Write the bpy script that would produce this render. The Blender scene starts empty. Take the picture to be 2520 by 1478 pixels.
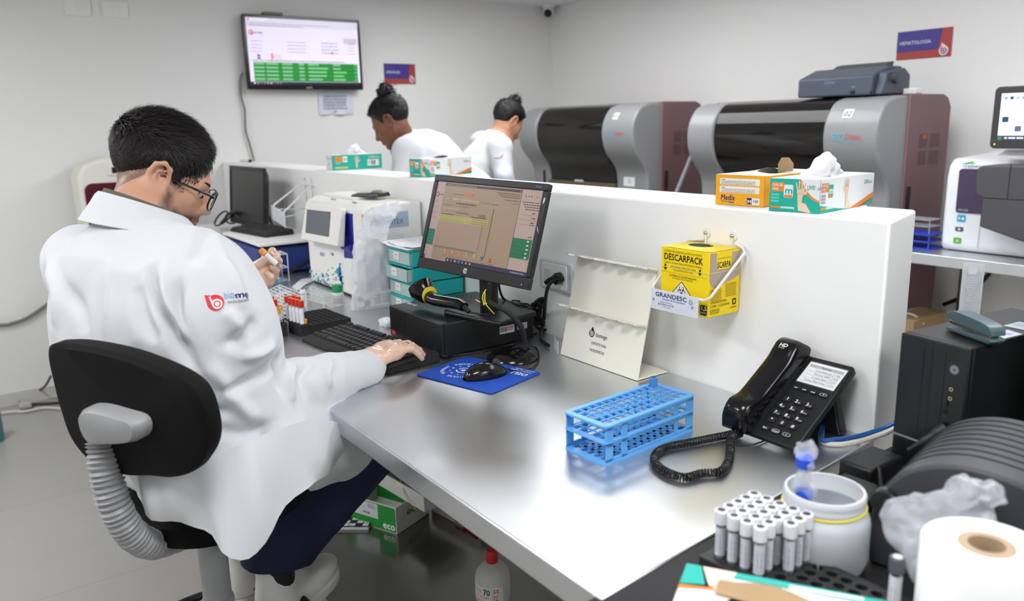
import bpy, math, random
import numpy as np
from mathutils import Vector, Matrix

sc = bpy.context.scene
COL = sc.collection
R_ = math.radians
PI = math.pi
T = 0.85                       # bench top height
random.seed(4); RNG = np.random.default_rng(4)

# ------------------------------------------------------------ camera, world, exposure
def cam_axes(yaw, pitch, roll):
    cy, sy = math.cos(yaw), math.sin(yaw); cp, sp = math.cos(pitch), math.sin(pitch)
    f = np.array([sy*cp, cy*cp, -sp]); r = np.array([cy, -sy, 0.0]); u = np.cross(r, f)
    c, s = math.cos(roll), math.sin(roll)
    return c*r+s*u, -s*r+c*u, f
CR, CU, CF = cam_axes(-0.9608, 0.2192, -0.0241)
CP = np.array([0, 0, T+0.6018]); FPX = 1952.6
cam = bpy.data.cameras.new('camera'); cam_o = bpy.data.objects.new('camera', cam); COL.objects.link(cam_o)
cam_o.matrix_world = Matrix(((CR[0], CU[0], -CF[0], CP[0]), (CR[1], CU[1], -CF[1], CP[1]), (CR[2], CU[2], -CF[2], CP[2]), (0, 0, 0, 1)))
cam.sensor_width = 36; cam.lens = FPX/2520*36; cam.clip_start = 0.02
cam.dof.use_dof = True; cam.dof.focus_distance = 1.85; cam.dof.aperture_fstop = 3.2
sc.camera = cam_o
w = bpy.data.worlds.new('world'); sc.world = w; w.use_nodes = True
w.node_tree.nodes['Background'].inputs[0].default_value = (.8, .85, .9, 1)
w.node_tree.nodes['Background'].inputs[1].default_value = 0.3
sc.view_settings.view_transform = 'Standard'; sc.view_settings.look = 'None'
sc.view_settings.exposure = 0.0; sc.view_settings.gamma = 1.0
LIGHT = 1.04                    # overall strength of the ceiling panels

def ray(u, v): return CF + CR*(u-1260)/FPX - CU*(v-739)/FPX
def at(u, v, d): return CP + ray(u, v)*d                       # point at camera depth d
def onz(u, v, z): q = ray(u, v); return CP + q*((z+T-CP[2])/q[2])   # on the plane z above the bench top
def ony(u, v, y): q = ray(u, v); return CP + q*((y-CP[1])/q[1])
def onx(u, v, x): q = ray(u, v); return CP + q*((x-CP[0])/q[0])

# ------------------------------------------------------------ materials
def lin(c):
    def g(x):
        x = x/255.0
        return x/12.92 if x <= .04045 else ((x+.055)/1.055)**2.4
    return (g(c[0]), g(c[1]), g(c[2]), 1)
MATS = {}
def mat(name, c, rough=.5, metal=0, noise=0, nscale=30, bump=0, bscale=200, trans=0, ior=1.45, alpha=1, emit=0, sheen=0, coat=0, stretch=None, sub=0, spec=.5):
    if name in MATS: return MATS[name]
    m = bpy.data.materials.new(name); m.use_nodes = True; nt = m.node_tree; b = nt.nodes['Principled BSDF']
    cc = lin(c); b.inputs['Base Color'].default_value = cc
    b.inputs['Roughness'].default_value = rough; b.inputs['Metallic'].default_value = metal
    b.inputs['Transmission Weight'].default_value = trans; b.inputs['IOR'].default_value = ior
    b.inputs['Alpha'].default_value = alpha; b.inputs['Specular IOR Level'].default_value = spec
    if sheen: b.inputs['Sheen Weight'].default_value = sheen
    if coat: b.inputs['Coat Weight'].default_value = coat
    if sub:
        b.inputs['Subsurface Weight'].default_value = sub; b.inputs['Subsurface Radius'].default_value = (.012, .005, .003); b.inputs['Subsurface Scale'].default_value = 1
    if emit:
        b.inputs['Emission Color'].default_value = cc; b.inputs['Emission Strength'].default_value = emit
    if noise or bump:
        tc = nt.nodes.new('ShaderNodeTexCoord'); mp = nt.nodes.new('ShaderNodeMapping'); nt.links.new(tc.outputs['Object'], mp.inputs[0])
        if stretch: mp.inputs['Scale'].default_value = stretch
    if noise:
        n = nt.nodes.new('ShaderNodeTexNoise'); n.inputs['Scale'].default_value = nscale; n.inputs['Detail'].default_value = 5
        nt.links.new(mp.outputs[0], n.inputs[0])
        mx = nt.nodes.new('ShaderNodeMix'); mx.data_type = 'RGBA'
        mx.inputs[6].default_value = tuple(x*(1-noise) for x in cc[:3])+(1,); mx.inputs[7].default_value = tuple(min(1, x*(1+noise)) for x in cc[:3])+(1,)
        nt.links.new(n.outputs[0], mx.inputs[0]); nt.links.new(mx.outputs[2], b.inputs['Base Color'])
    if bump:
        n2 = nt.nodes.new('ShaderNodeTexNoise'); n2.inputs['Scale'].default_value = bscale; n2.inputs['Detail'].default_value = 3
        nt.links.new(mp.outputs[0], n2.inputs[0])
        bp = nt.nodes.new('ShaderNodeBump'); bp.inputs['Strength'].default_value = bump; bp.inputs['Distance'].default_value = .002
        nt.links.new(n2.outputs[0], bp.inputs['Height']); nt.links.new(bp.outputs[0], b.inputs['Normal'])
    MATS[name] = m; return m
def flat(c, rough=.55, emit=0):
    return mat('ink_%d_%d_%d_%d_%d' % (c[0], c[1], c[2], rough*100, emit*100), c, rough, emit=emit)

def steel_mat(name, c, rough, big):
    m = bpy.data.materials.new(name); m.use_nodes = True; nt = m.node_tree; b = nt.nodes['Principled BSDF']; L = nt.links
    b.inputs['Metallic'].default_value = 1
    tc = nt.nodes.new('ShaderNodeTexCoord'); mp = nt.nodes.new('ShaderNodeMapping'); mp.inputs['Scale'].default_value = (1.2, 1.2, 1.2)
    L.new(tc.outputs['Object'], mp.inputs[0])
    n = nt.nodes.new('ShaderNodeTexNoise'); n.inputs['Scale'].default_value = big; n.inputs['Detail'].default_value = 6; n.inputs['Roughness'].default_value = .6
    L.new(mp.outputs[0], n.inputs[0])
    r = nt.nodes.new('ShaderNodeMapRange'); r.inputs[1].default_value = .3; r.inputs[2].default_value = .7; r.inputs[3].default_value = rough-.06; r.inputs[4].default_value = rough+.06
    L.new(n.outputs[0], r.inputs[0]); L.new(r.outputs[0], b.inputs['Roughness'])
    mx = nt.nodes.new('ShaderNodeMix'); mx.data_type = 'RGBA'; cc = lin(c)
    mx.inputs[6].default_value = tuple(x*.88 for x in cc[:3])+(1,); mx.inputs[7].default_value = tuple(x*1.04 for x in cc[:3])+(1,)
    L.new(n.outputs[0], mx.inputs[0])
    # brown stains with their own shape
    n3 = nt.nodes.new('ShaderNodeTexNoise'); n3.inputs['Scale'].default_value = 7; n3.inputs['Detail'].default_value = 8; n3.inputs['Roughness'].default_value = .7
    L.new(tc.outputs['Object'], n3.inputs[0])
    cr = nt.nodes.new('ShaderNodeMapRange'); cr.inputs[1].default_value = .745; cr.inputs[2].default_value = .80; L.new(n3.outputs[0], cr.inputs[0])
    m2 = nt.nodes.new('ShaderNodeMix'); m2.data_type = 'RGBA'; m2.inputs[7].default_value = lin((120, 105, 85)); L.new(cr.outputs[0], m2.inputs[0]); L.new(mx.outputs[2], m2.inputs[6])
    L.new(m2.outputs[2], b.inputs['Base Color'])
    # fine brushed bump
    mp2 = nt.nodes.new('ShaderNodeMapping'); mp2.inputs['Scale'].default_value = (8, 260, 260); L.new(tc.outputs['Object'], mp2.inputs[0])
    n2 = nt.nodes.new('ShaderNodeTexNoise'); n2.inputs['Scale'].default_value = 3; n2.inputs['Detail'].default_value = 2; L.new(mp2.outputs[0], n2.inputs[0])
    bp = nt.nodes.new('ShaderNodeBump'); bp.inputs['Strength'].default_value = .05; bp.inputs['Distance'].default_value = .001
    L.new(n2.outputs[0], bp.inputs['Height']); L.new(bp.outputs[0], b.inputs['Normal'])
    MATS[name] = m; return m

def tile_mat():
    m = bpy.data.materials.new('floor_tile'); m.use_nodes = True; nt = m.node_tree; b = nt.nodes['Principled BSDF']; L = nt.links
    b.inputs['Roughness'].default_value = .28
    tc = nt.nodes.new('ShaderNodeTexCoord'); mp = nt.nodes.new('ShaderNodeMapping'); mp.inputs['Location'].default_value = (.35, .12, 0); L.new(tc.outputs['Object'], mp.inputs[0])
    br = nt.nodes.new('ShaderNodeTexBrick'); br.offset = 0; br.inputs['Scale'].default_value = 1.0; br.inputs['Brick Width'].default_value = .8; br.inputs['Row Height'].default_value = .8
    br.inputs['Mortar Size'].default_value = .0018; br.inputs['Color1'].default_value = lin((166, 163, 156)); br.inputs['Color2'].default_value = lin((170, 167, 161)); br.inputs['Mortar'].default_value = lin((150, 146, 138))
    L.new(mp.outputs[0], br.inputs[0]); 
    n = nt.nodes.new('ShaderNodeTexNoise'); n.inputs['Scale'].default_value = 2.5; n.inputs['Detail'].default_value = 6; L.new(tc.outputs['Object'], n.inputs[0])
    mx = nt.nodes.new('ShaderNodeMix'); mx.data_type = 'RGBA'; mx.blend_type = 'MULTIPLY'; mx.inputs[0].default_value = .12
    L.new(br.outputs[0], mx.inputs[6]); L.new(n.outputs[1], mx.inputs[7]); L.new(mx.outputs[2], b.inputs['Base Color'])
    MATS['floor_tile'] = m; return m

M_wall = mat('wall_paint', (232, 232, 230), .75, bump=.06, bscale=120)
M_part = mat('partition_paint', (247, 247, 245), .45, bump=.08, bscale=60)
M_ceil = mat('ceiling_paint', (230, 229, 232), .9, bump=.05)
M_base = mat('baseboard_tile', (205, 203, 197), .35)
M_floor = tile_mat()
M_steel = steel_mat('brushed_steel', (218, 221, 224), .35, 3)
M_steel2 = steel_mat('shelf_steel', (150, 149, 145), .2, 4)
M_black = mat('black_plastic', (24, 25, 27), .38, bump=.1, bscale=600)
M_blackg = mat('black_gloss_plastic', (14, 14, 16), .16)
M_blackm = mat('black_matte', (26, 26, 28), .62, bump=.15, bscale=500)
M_cable = mat('black_cable', (20, 20, 21), .4)
M_dgrey = mat('dark_grey_plastic', (62, 63, 66), .42, bump=.08, bscale=500)
M_white = mat('white_plastic', (236, 236, 234), .35)
M_whitem = mat('white_powder_coat', (232, 233, 232), .4)
M_grey = mat('grey_plastic', (150, 151, 154), .4)
M_chrome = mat('chrome', (200, 200, 200), .15, 1)
M_paper = mat('paper', (232, 233, 236), .8)
M_card = mat('cardboard', (168, 140, 104), .85, noise=.08, bump=.2, bscale=90)
M_glass = mat('clear_plastic', (245, 248, 250), .05, trans=.97, ior=1.3)
M_rubber = mat('yellow_rubber_band', (235, 215, 60), .5)

# ------------------------------------------------------------ mesh helpers
def tag(o, label=None, cat=None, group=None, kind=None):
    if label: o['label'] = label
    if cat: o['category'] = cat
    if group: o['group'] = group
    if kind: o['kind'] = kind
    return o
def thing(name, label, cat, loc=(0, 0, 0), rz=0, group=None):
    o = bpy.data.objects.new(name, None); COL.objects.link(o); o.empty_display_size = .05
    o.location = [float(x) for x in loc]; o.rotation_euler = (0, 0, rz)
    return tag(o, label, cat, group)
def dup(root, loc=None, rz=None, label=None, group=None):
    r = root.copy(); COL.objects.link(r)
    if loc is not None: r.location = [float(x) for x in loc]
    if rz is not None: r.rotation_euler = (0, 0, rz)
    if label: r['label'] = label
    if group: r['group'] = group
    for ch in list(root.children):
        c = ch.copy(); COL.objects.link(c); c.parent = r
        for g in list(ch.children):
            d = g.copy(); COL.objects.link(d); d.parent = c
    return r
def spl(pts, n=8, closed=False):
    P = np.array(pts, float); out = []; N = len(P)
    rng = range(N if closed else N-1)
    for i in rng:
        if closed: p0, p1, p2, p3 = P[(i-1) % N], P[i], P[(i+1) % N], P[(i+2) % N]
        else: p0, p1, p2, p3 = P[max(i-1, 0)], P[i], P[i+1], P[min(i+2, N-1)]
        for k in range(n):
            t = k/n
            out.append(.5*((2*p1)+(-p0+p2)*t+(2*p0-5*p1+4*p2-p3)*t*t+(-p0+3*p1-3*p2+p3)*t**3))
    if not closed: out.append(P[-1])
    return np.array(out)
class MB:
    def __init__(s): s.v = []; s.f = []; s.m = []; s.n = 0
    def add(s, v, f, m=0):
        v = np.asarray(v, float); s.v.append(v); s.f += [tuple(int(i)+s.n for i in q) for q in f]; s.m += [m]*len(f); s.n += len(v); return s
    def box(s, lo, hi, m=0):
        x0, y0, z0 = lo; x1, y1, z1 = hi
        return s.add([(x0, y0, z0), (x1, y0, z0), (x1, y1, z0), (x0, y1, z0), (x0, y0, z1), (x1, y0, z1), (x1, y1, z1), (x0, y1, z1)],
                     [(0, 3, 2, 1), (4, 5, 6, 7), (0, 1, 5, 4), (1, 2, 6, 5), (2, 3, 7, 6), (3, 0, 4, 7)], m)
    def hexa(s, p, m=0):   # 8 corner points, bottom ring then top ring
        return s.add(p, [(0, 3, 2, 1), (4, 5, 6, 7), (0, 1, 5, 4), (1, 2, 6, 5), (2, 3, 7, 6), (3, 0, 4, 7)], m)
    def prism(s, poly, a, b, axis='z', m=0):   # polygon (2D) extruded from a to b along axis
        n = len(poly)
        def mk(p, h):
            if axis == 'z': return (p[0], p[1], h)
            if axis == 'y': return (p[0], h, p[1])
            return (h, p[0], p[1])
        v = [mk(p, a) for p in poly]+[mk(p, b) for p in poly]
        f = [tuple(range(n))[::-1], tuple(range(n, 2*n))]+[(i, (i+1) % n, n+(i+1) % n, n+i) for i in range(n)]
        return s.add(v, f, m)
    def lathe(s, prof, c=(0, 0, 0), seg=28, axis='z', m=0, cap=True):
        v = []; f = []; n = len(prof)
        for i in range(seg):
            a = 2*PI*i/seg
            for r, h in prof:
                x, y, z = r*math.cos(a), r*math.sin(a), h
                if axis == 'y': x, y, z = x, z, y
                if axis == 'x': x, y, z = z, x, y
                v.append((x+c[0], y+c[1], z+c[2]))
        for i in range(seg):
            j = (i+1) % seg
            for k in range(n-1): f.append((i*n+k, j*n+k, j*n+k+1, i*n+k+1))
        if cap:
            if prof[0][0] > 1e-6: f.append(tuple(i*n for i in range(seg))[::-1])
            if prof[-1][0] > 1e-6: f.append(tuple(i*n+n-1 for i in range(seg)))
        return s.add(v, f, m)
    def cyl(s, a, b, r, seg=16, r2=None, m=0):
        return s.tube([a, b], [r, r if r2 is None else r2], seg, m=m)
    def tube(s, path, r, seg=8, m=0, cap=True, flatten=None, closed=False):
        P = np.array(path, float); n = len(P)
        rr = np.full(n, r) if np.isscalar(r) else np.array(r, float)
        tg = np.gradient(P, axis=0) if n > 2 else np.repeat((P[1]-P[0])[None], 2, 0)
        if closed: tg = np.roll(P, -1, 0)-np.roll(P, 1, 0)
        tg = tg/np.maximum(np.linalg.norm(tg, axis=1, keepdims=True), 1e-9)
        up = np.array([0, 0, 1.0]) if abs(tg[0][2]) < .9 else np.array([1.0, 0, 0])
        x = np.cross(up, tg[0]); x /= np.linalg.norm(x); v = []
        for i in range(n):
            x = x-tg[i]*(x@tg[i]); x /= np.linalg.norm(x); y = np.cross(tg[i], x)
            for k in range(seg):
                a = 2*PI*k/seg; sx, sy = (1, 1) if flatten is None else flatten
                v.append(P[i]+x*math.cos(a)*rr[i]*sx+y*math.sin(a)*rr[i]*sy)
        f = []
        for i in range(n if closed else n-1):
            i2 = (i+1) % n
            for k in range(seg): f.append((i*seg+k, i*seg+(k+1) % seg, i2*seg+(k+1) % seg, i2*seg+k))
        if cap and not closed: f.append(tuple(range(seg))[::-1]); f.append(tuple((n-1)*seg+k for k in range(seg)))
        return s.add(v, f, m)
    def sphere(s, c, r, seg=16, m=0):
        r = (r, r, r) if np.isscalar(r) else r; k = seg//2; v = [(c[0], c[1], c[2]-r[2])]; f = []
        for i in range(1, k):
            t = PI*i/k-PI/2
            for j in range(seg): v.append((c[0]+r[0]*math.cos(t)*math.cos(2*PI*j/seg), c[1]+r[1]*math.cos(t)*math.sin(2*PI*j/seg), c[2]+r[2]*math.sin(t)))
        v.append((c[0], c[1], c[2]+r[2])); e = len(v)-1
        for j in range(seg):
            f.append((0, 1+(j+1) % seg, 1+j)); f.append((e, e-seg+j, e-seg+(j+1) % seg))
            for i in range(k-2): f.append((1+i*seg+j, 1+i*seg+(j+1) % seg, 1+(i+1)*seg+(j+1) % seg, 1+(i+1)*seg+j))
        return s.add(v, f, m)
    def grid(s, P, m=0, thick=0):   # P[nu][nv] points -> sheet, optional thickness along normals
        P = np.array(P, float); nu, nv = P.shape[:2]
        idx = lambda i, j: i*nv+j
        f = [(idx(i, j), idx(i+1, j), idx(i+1, j+1), idx(i, j+1)) for i in range(nu-1) for j in range(nv-1)]
        if not thick: return s.add(P.reshape(-1, 3), f, m)
        du = np.gradient(P, axis=0); dv = np.gradient(P, axis=1); n = np.cross(du, dv); n /= np.maximum(np.linalg.norm(n, axis=2, keepdims=True), 1e-9)
        A = (P+n*thick/2).reshape(-1, 3); B = (P-n*thick/2).reshape(-1, 3); o = nu*nv
        g = f+[tuple(i+o for i in q[::-1]) for q in f]
        for i in range(nu-1):
            for j in (0, nv-1): g.append((idx(i, j), idx(i+1, j), idx(i+1, j)+o, idx(i, j)+o))
        for j in range(nv-1):
            for i in (0, nu-1): g.append((idx(i, j), idx(i, j+1), idx(i, j+1)+o, idx(i, j)+o))
        return s.add(np.vstack([A, B]), g, m)
    def build(s, name, mats, parent=None, bevel=0, smooth=False, seg=2, fix=True):
        me = bpy.data.meshes.new(name); V = np.vstack(s.v)
        me.from_pydata(V.tolist(), [], s.f); 
        if not isinstance(mats, (list, tuple)): mats = [mats]
        for m in mats: me.materials.append(m)
        me.polygons.foreach_set('material_index', s.m)
        me.update()
        if fix:
            import bmesh
            bm = bmesh.new(); bm.from_mesh(me); bmesh.ops.recalc_face_normals(bm, faces=bm.faces); bm.to_mesh(me); bm.free()
        if smooth:
            me.polygons.foreach_set('use_smooth', [True]*len(me.polygons))
            try: me.set_sharp_from_angle(angle=R_(42))
            except Exception: pass
        o = bpy.data.objects.new(name, me); COL.objects.link(o)
        if parent: o.parent = parent
        if bevel:
            b = o.modifiers.new('bevel', 'BEVEL'); b.width = bevel; b.segments = seg; b.limit_method = 'ANGLE'; b.angle_limit = R_(35)
            b.harden_normals = False
            me.polygons.foreach_set('use_smooth', [True]*len(me.polygons))
            try: me.set_sharp_from_angle(angle=R_(42))
            except Exception: pass
        return o
def box(name, lo, hi, m, parent=None, bevel=.002): return MB().box(lo, hi).build(name, m, parent, bevel)
def rrect(w, h, r, n=5, cx=0, cy=0):
    out = []
    for ax, ay, a0 in ((w/2-r, h/2-r, 0), (-w/2+r, h/2-r, 90), (-w/2+r, -h/2+r, 180), (w/2-r, -h/2+r, 270)):
        for k in range(n+1):
            a = R_(a0+90*k/n); out.append((cx+ax+r*math.cos(a), cy+ay+r*math.sin(a)))
    return out
def holeplate(mb, nx, ny, px, py, rx, z0, z1, x0=0, y0=0, seg=14, bottom=True, m=0, square=False):
    # a block pierced (or dimpled) by nx x ny round wells
    for i in range(nx):
        for j in range(ny):
            cx, cy = x0+(i+.5)*px, y0+(j+.5)*py; v = []; f = []
            for k in range(seg):
                a = 2*PI*(k+.5)/seg; ca, sa = math.cos(a), math.sin(a); q = 1/max(abs(ca), abs(sa))
                v += [(cx+ca*q*px/2, cy+sa*q*py/2, z1), (cx+ca*rx, cy+sa*rx, z1), (cx+ca*rx*.97, cy+sa*rx*.97, z0)]
            for k in range(seg):
                l = (k+1) % seg; f += [(3*k, 3*l, 3*l+1, 3*k+1), (3*k+1, 3*l+1, 3*l+2, 3*k+2)]
            if bottom: f.append(tuple(3*k+2 for k in range(seg)))
            mb.add(v, f, m)
    X, Y = nx*px, ny*py
    return mb

TXT = {}
def text_mesh(s):
    if s not in TXT:
        c = bpy.data.curves.new('t', 'FONT'); c.body = s; c.size = 1; c.resolution_u = 2
        o = bpy.data.objects.new('t', c); me = bpy.data.meshes.new_from_object(o)
        v = np.zeros(len(me.vertices)*3); me.vertices.foreach_get('co', v); v = v.reshape(-1, 3)[:, :2]
        f = [tuple(p.vertices) for p in me.polygons]
        bpy.data.objects.remove(o); bpy.data.curves.remove(c); bpy.data.meshes.remove(me)
        TXT[s] = (v, f)
    return TXT[s]
class Art:
    """printed artwork lying on a face: origin, x axis, y axis; stacked in thin layers"""
    def __init__(s, o, ux, uy, rough=.55, emit=0, warp=None):
        s.o = np.array(o, float); s.ux = np.array(ux, float); s.ux /= np.linalg.norm(s.ux); s.uy = np.array(uy, float); s.uy /= np.linalg.norm(s.uy)
        s.n = np.cross(s.ux, s.uy); s.mb = MB(); s.cols = []; s.k = 1; s.rough = rough; s.emit = emit; s.warp = warp; s.step = .00012
    def _add(s, pts, faces, col, hold=False):
        if col not in s.cols: s.cols.append(col)
        p = np.asarray(pts, float); h = s.step*s.k
        if s.warp: V = s.warp(p, h)
        else: V = s.o+p[:, :1]*s.ux+p[:, 1:2]*s.uy+s.n*h
        s.mb.add(V, faces, s.cols.index(col))
        if not hold: s.k += 1
    def rect(s, x, y, w, h, c, hold=False):
        if s.warp:
            n = max(1, int(w/.004)); m = max(1, int(h/.01)); P = [(x+w*i/n, y+h*j/m) for i in range(n+1) for j in range(m+1)]
            F = [(i*(m+1)+j, (i+1)*(m+1)+j, (i+1)*(m+1)+j+1, i*(m+1)+j+1) for i in range(n) for j in range(m)]; s._add(P, F, c, hold)
        else: s._add([(x, y), (x+w, y), (x+w, y+h), (x, y+h)], [(0, 1, 2, 3)], c, hold)
        return s
    def poly(s, pts, c, hold=False): s._add(pts, [tuple(range(len(pts)))], c, hold); return s
    def rr(s, x, y, w, h, r, c, hold=False): return s.poly(rrect(w, h, r, 4, x+w/2, y+h/2), c, hold)
    def disc(s, x, y, r, c, seg=24, sx=1, hold=False): return s.poly([(x+sx*r*math.cos(2*PI*i/seg), y+r*math.sin(2*PI*i/seg)) for i in range(seg)], c, hold)
    def ring(s, x, y, r, w, c, a0=0, a1=360, seg=30, hold=False, sx=1):
        P = []; n = seg
        for i in range(n+1):
            a = R_(a0+(a1-a0)*i/n); P += [(x+sx*r*math.cos(a), y+r*math.sin(a)), (x+sx*(r-w)*math.cos(a), y+(r-w)*math.sin(a))]
        s._add(P, [(2*i, 2*i+2, 2*i+3, 2*i+1) for i in range(n)], c, hold); return s
    def text(s, t, x, y, size, c, w=None, align='l', shear=0, bold=0, hold=True, rot=0):
        v, f = text_mesh(t)
        if len(v) == 0: return s
        v = v.copy(); W = v[:, 0].max(); k = size*1.4
        sx = k if w is None else w/W
        v[:, 0] += shear*v[:, 1]; v = v*[sx, k]
        if align == 'c': v[:, 0] -= W*sx/2
        if align == 'r': v[:, 0] -= W*sx
        if rot: ca, sa = math.cos(R_(rot)), math.sin(R_(rot)); v = v@np.array([[ca, sa], [-sa, ca]])
        v += [x, y]
        s._add(v, f, c, True)
        if bold:
            k0 = s.k
            for d in ((bold, 0), (bold/2, bold/2), (bold/2, -bold/2)): s.k += .2; s._add(v+np.array(d)*size, f, c, True)
            s.k = k0
        if not hold: s.k += 1
        return s
    def dashes(s, x, y, w, h, c, rows=1, gap=2.0, seed=1, fill=.75):   # unreadable small print
        rg = random.Random(seed); 
        for r in range(rows):
            yy = y-r*h*gap; xx = x
            while xx < x+w-h:
                l = rg.uniform(1.2, 4.5)*h; l = min(l, x+w-xx)
                s._add([(xx, yy), (xx+l, yy), (xx+l, yy+h), (xx, yy+h)], [(0, 1, 2, 3)], c, True); xx += l+h*.7
            if rg.random() > fill: pass
        return s
    def barcode(s, x, y, w, h, c=(30, 30, 30), seed=1):
        rg = random.Random(seed); xx = x
        while xx < x+w:
            l = rg.choice((.4, .8, 1.2))*w/40; s._add([(xx, y), (xx+l, y), (xx+l, y+h), (xx, y+h)], [(0, 1, 2, 3)], c, True); xx += l+rg.choice((.5, .9, 1.3))*w/40
        return s
    def drop(s, x, y, h, c, inner, rot=0, tipdir=90):   # the drop shaped emblem with a b
        P = []
        for i in range(28):
            a = R_(tipdir+180-140+280*i/27); P.append((x+.42*h*math.cos(a), y+.42*h*math.sin(a)))
        a = R_(tipdir); P.append((x+.72*h*math.cos(a), y+.72*h*math.sin(a)))
        s.poly(P, c)
        s.ring(x+.02*h, y-.04*h, .27*h, .09*h, inner, hold=True); s.rect(x-.25*h, y-.04*h, .09*h, .42*h, inner, hold=True); s.disc(x+.02*h, y-.04*h, .1*h, inner)
        return s
    def build(s, name, parent):
        o = s.mb.build(name, [flat(c, s.rough, s.emit) for c in s.cols], parent, fix=False)
        return o
# ------------------------------------------------------------ smooth solid modelling (signed distances -> mesh)
def V3(*a): return np.array(a, float)
def sd_cone(p, a, b, r1, r2):      # tapered capsule
    a = np.asarray(a, float); b = np.asarray(b, float); ba = b-a; L2 = ba@ba
    t = np.clip(((p-a)@ba)/L2, 0, 1)
    return np.linalg.norm(p-a-t[:, None]*ba, axis=1)-(r1+(r2-r1)*t)
def sd_ell(p, c, r, M=None):
    q = p-np.asarray(c, float)
    if M is not None: q = q@M
    r = np.asarray(r, float); k0 = np.linalg.norm(q/r, axis=1); k1 = np.linalg.norm(q/(r*r), axis=1)
    return k0*(k0-1)/np.maximum(k1, 1e-9)
def sd_box(p, c, h, rad=0.0, M=None):
    q = p-np.asarray(c, float)
    if M is not None: q = q@M
    q = np.abs(q)-np.asarray(h, float)+rad
    return np.linalg.norm(np.maximum(q, 0), axis=1)+np.minimum(q.max(axis=1), 0)-rad
def smin(a, b, k):
    h = np.maximum(k-np.abs(a-b), 0)/k
    return np.minimum(a, b)-h*h*k*.25
def smax(a, b, k): return -smin(-a, -b, k)
def sd_poly2(x, y, poly):
    P = np.array(poly, float); n = len(P); d = np.full(len(x), 1e9); s = np.ones(len(x))
    for i in range(n):
        a = P[i]; b = P[i-1]; e = b-a; wx = x-a[0]; wy = y-a[1]
        t = np.clip((wx*e[0]+wy*e[1])/(e@e), 0, 1); d = np.minimum(d, (wx-e[0]*t)**2+(wy-e[1]*t)**2)
        c1 = y >= a[1]; c2 = y < b[1]; c3 = e[0]*wy > e[1]*wx
        s = np.where((c1 & c2 & c3) | (~c1 & ~c2 & ~c3), -s, s)
    return s*np.sqrt(d)
_H = np.random.default_rng(11).random((32, 32, 32))
def vnoise(p):
    i = np.floor(p).astype(int); f = p-i; f = f*f*(3-2*f); i &= 31; j = (i+1) & 31; o = 0
    for dx in (0, 1):
        for dy in (0, 1):
            for dz in (0, 1):
                ix = j[:, 0] if dx else i[:, 0]; iy = j[:, 1] if dy else i[:, 1]; iz = j[:, 2] if dz else i[:, 2]
                o = o+_H[ix, iy, iz]*(f[:, 0] if dx else 1-f[:, 0])*(f[:, 1] if dy else 1-f[:, 1])*(f[:, 2] if dz else 1-f[:, 2])
    return o*2-1
def surf(fn, lo, hi, h, margin=0.0):
    """sample fn sparsely on a grid of cell h and return vertices, quads (surface nets)"""
    lo = np.array(lo, float); hi = np.array(hi, float); B = 6
    nb = np.ceil((hi-lo)/(h*B)).astype(int); N = nb*B
    gi = np.stack(np.meshgrid(*[np.arange(n) for n in nb], indexing='ij'), -1).reshape(-1, 3)
    dc = fn(lo+(gi+.5)*B*h-h*.5)
    F = np.repeat(np.repeat(np.repeat(dc.reshape(nb).astype(np.float32), B, 0), B, 1), B, 2)
    act = gi[np.abs(dc) < B*h*.95+margin]
    off = np.stack(np.meshgrid(*[np.arange(B)]*3, indexing='ij'), -1).reshape(-1, 3)
    for c in range(0, len(act), 1500):
        a = act[c:c+1500]; ijk = (a[:, None]*B+off[None]).reshape(-1, 3)
        F[ijk[:, 0], ijk[:, 1], ijk[:, 2]] = fn(lo+ijk*h)
    F[0] = F[-1] = 1; F[:, 0] = F[:, -1] = 1; F[:, :, 0] = F[:, :, -1] = 1
    I = F < 0; s = None
    cs = [(x, y, z) for x in (0, 1) for y in (0, 1) for z in (0, 1)]
    sl = lambda c: tuple(slice(c[k], N[k]-1+c[k]) for k in range(3))
    any_ = np.zeros(N-1, bool); all_ = np.ones(N-1, bool)
    for c in cs: any_ |= I[sl(c)]; all_ &= I[sl(c)]
    A = np.argwhere(any_ & ~all_); idx = np.full(N-1, -1, np.int64); idx[A[:, 0], A[:, 1], A[:, 2]] = np.arange(len(A))
    val = np.stack([F[A[:, 0]+c[0], A[:, 1]+c[1], A[:, 2]+c[2]] for c in cs], 1).astype(float)
    sm = np.zeros((len(A), 3)); cnt = np.zeros(len(A)); C = np.array(cs, float)
    for i in range(8):
        for j in range(i+1, 8):
            if np.abs(C[i]-C[j]).sum() == 1:
                x = (val[:, i] < 0) != (val[:, j] < 0); t = np.where(x, val[:, i]/np.where(x, val[:, i]-val[:, j], 1), 0)
                sm += np.where(x[:, None], C[i]+(C[j]-C[i])*t[:, None], 0); cnt += x
    V = lo+(A+sm/cnt[:, None])*h; Q = []
    for ax in range(3):
        b, c = [(1, 2), (2, 0), (0, 1)][ax]
        s0 = [slice(1, N[k]-1) for k in range(3)]; s1 = list(s0); s0[ax] = slice(0, N[ax]-1); s1[ax] = slice(1, N[ax])
        a0 = I[tuple(s0)]; a1 = I[tuple(s1)]; E = np.argwhere(a0 != a1); flip = a0[E[:, 0], E[:, 1], E[:, 2]]
        st = np.array([1, 1, 1]); st[ax] = 0; E = E+st; eb = np.zeros(3, int); eb[b] = 1; ec = np.zeros(3, int); ec[c] = 1
        g = lambda P: idx[P[:, 0], P[:, 1], P[:, 2]]
        q = np.stack([g(E-eb-ec), g(E-ec), g(E), g(E-eb)], 1); q[~flip] = q[~flip][:, ::-1]; Q.append(q[(q >= 0).all(1)])
    return V, np.vstack(Q)
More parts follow.
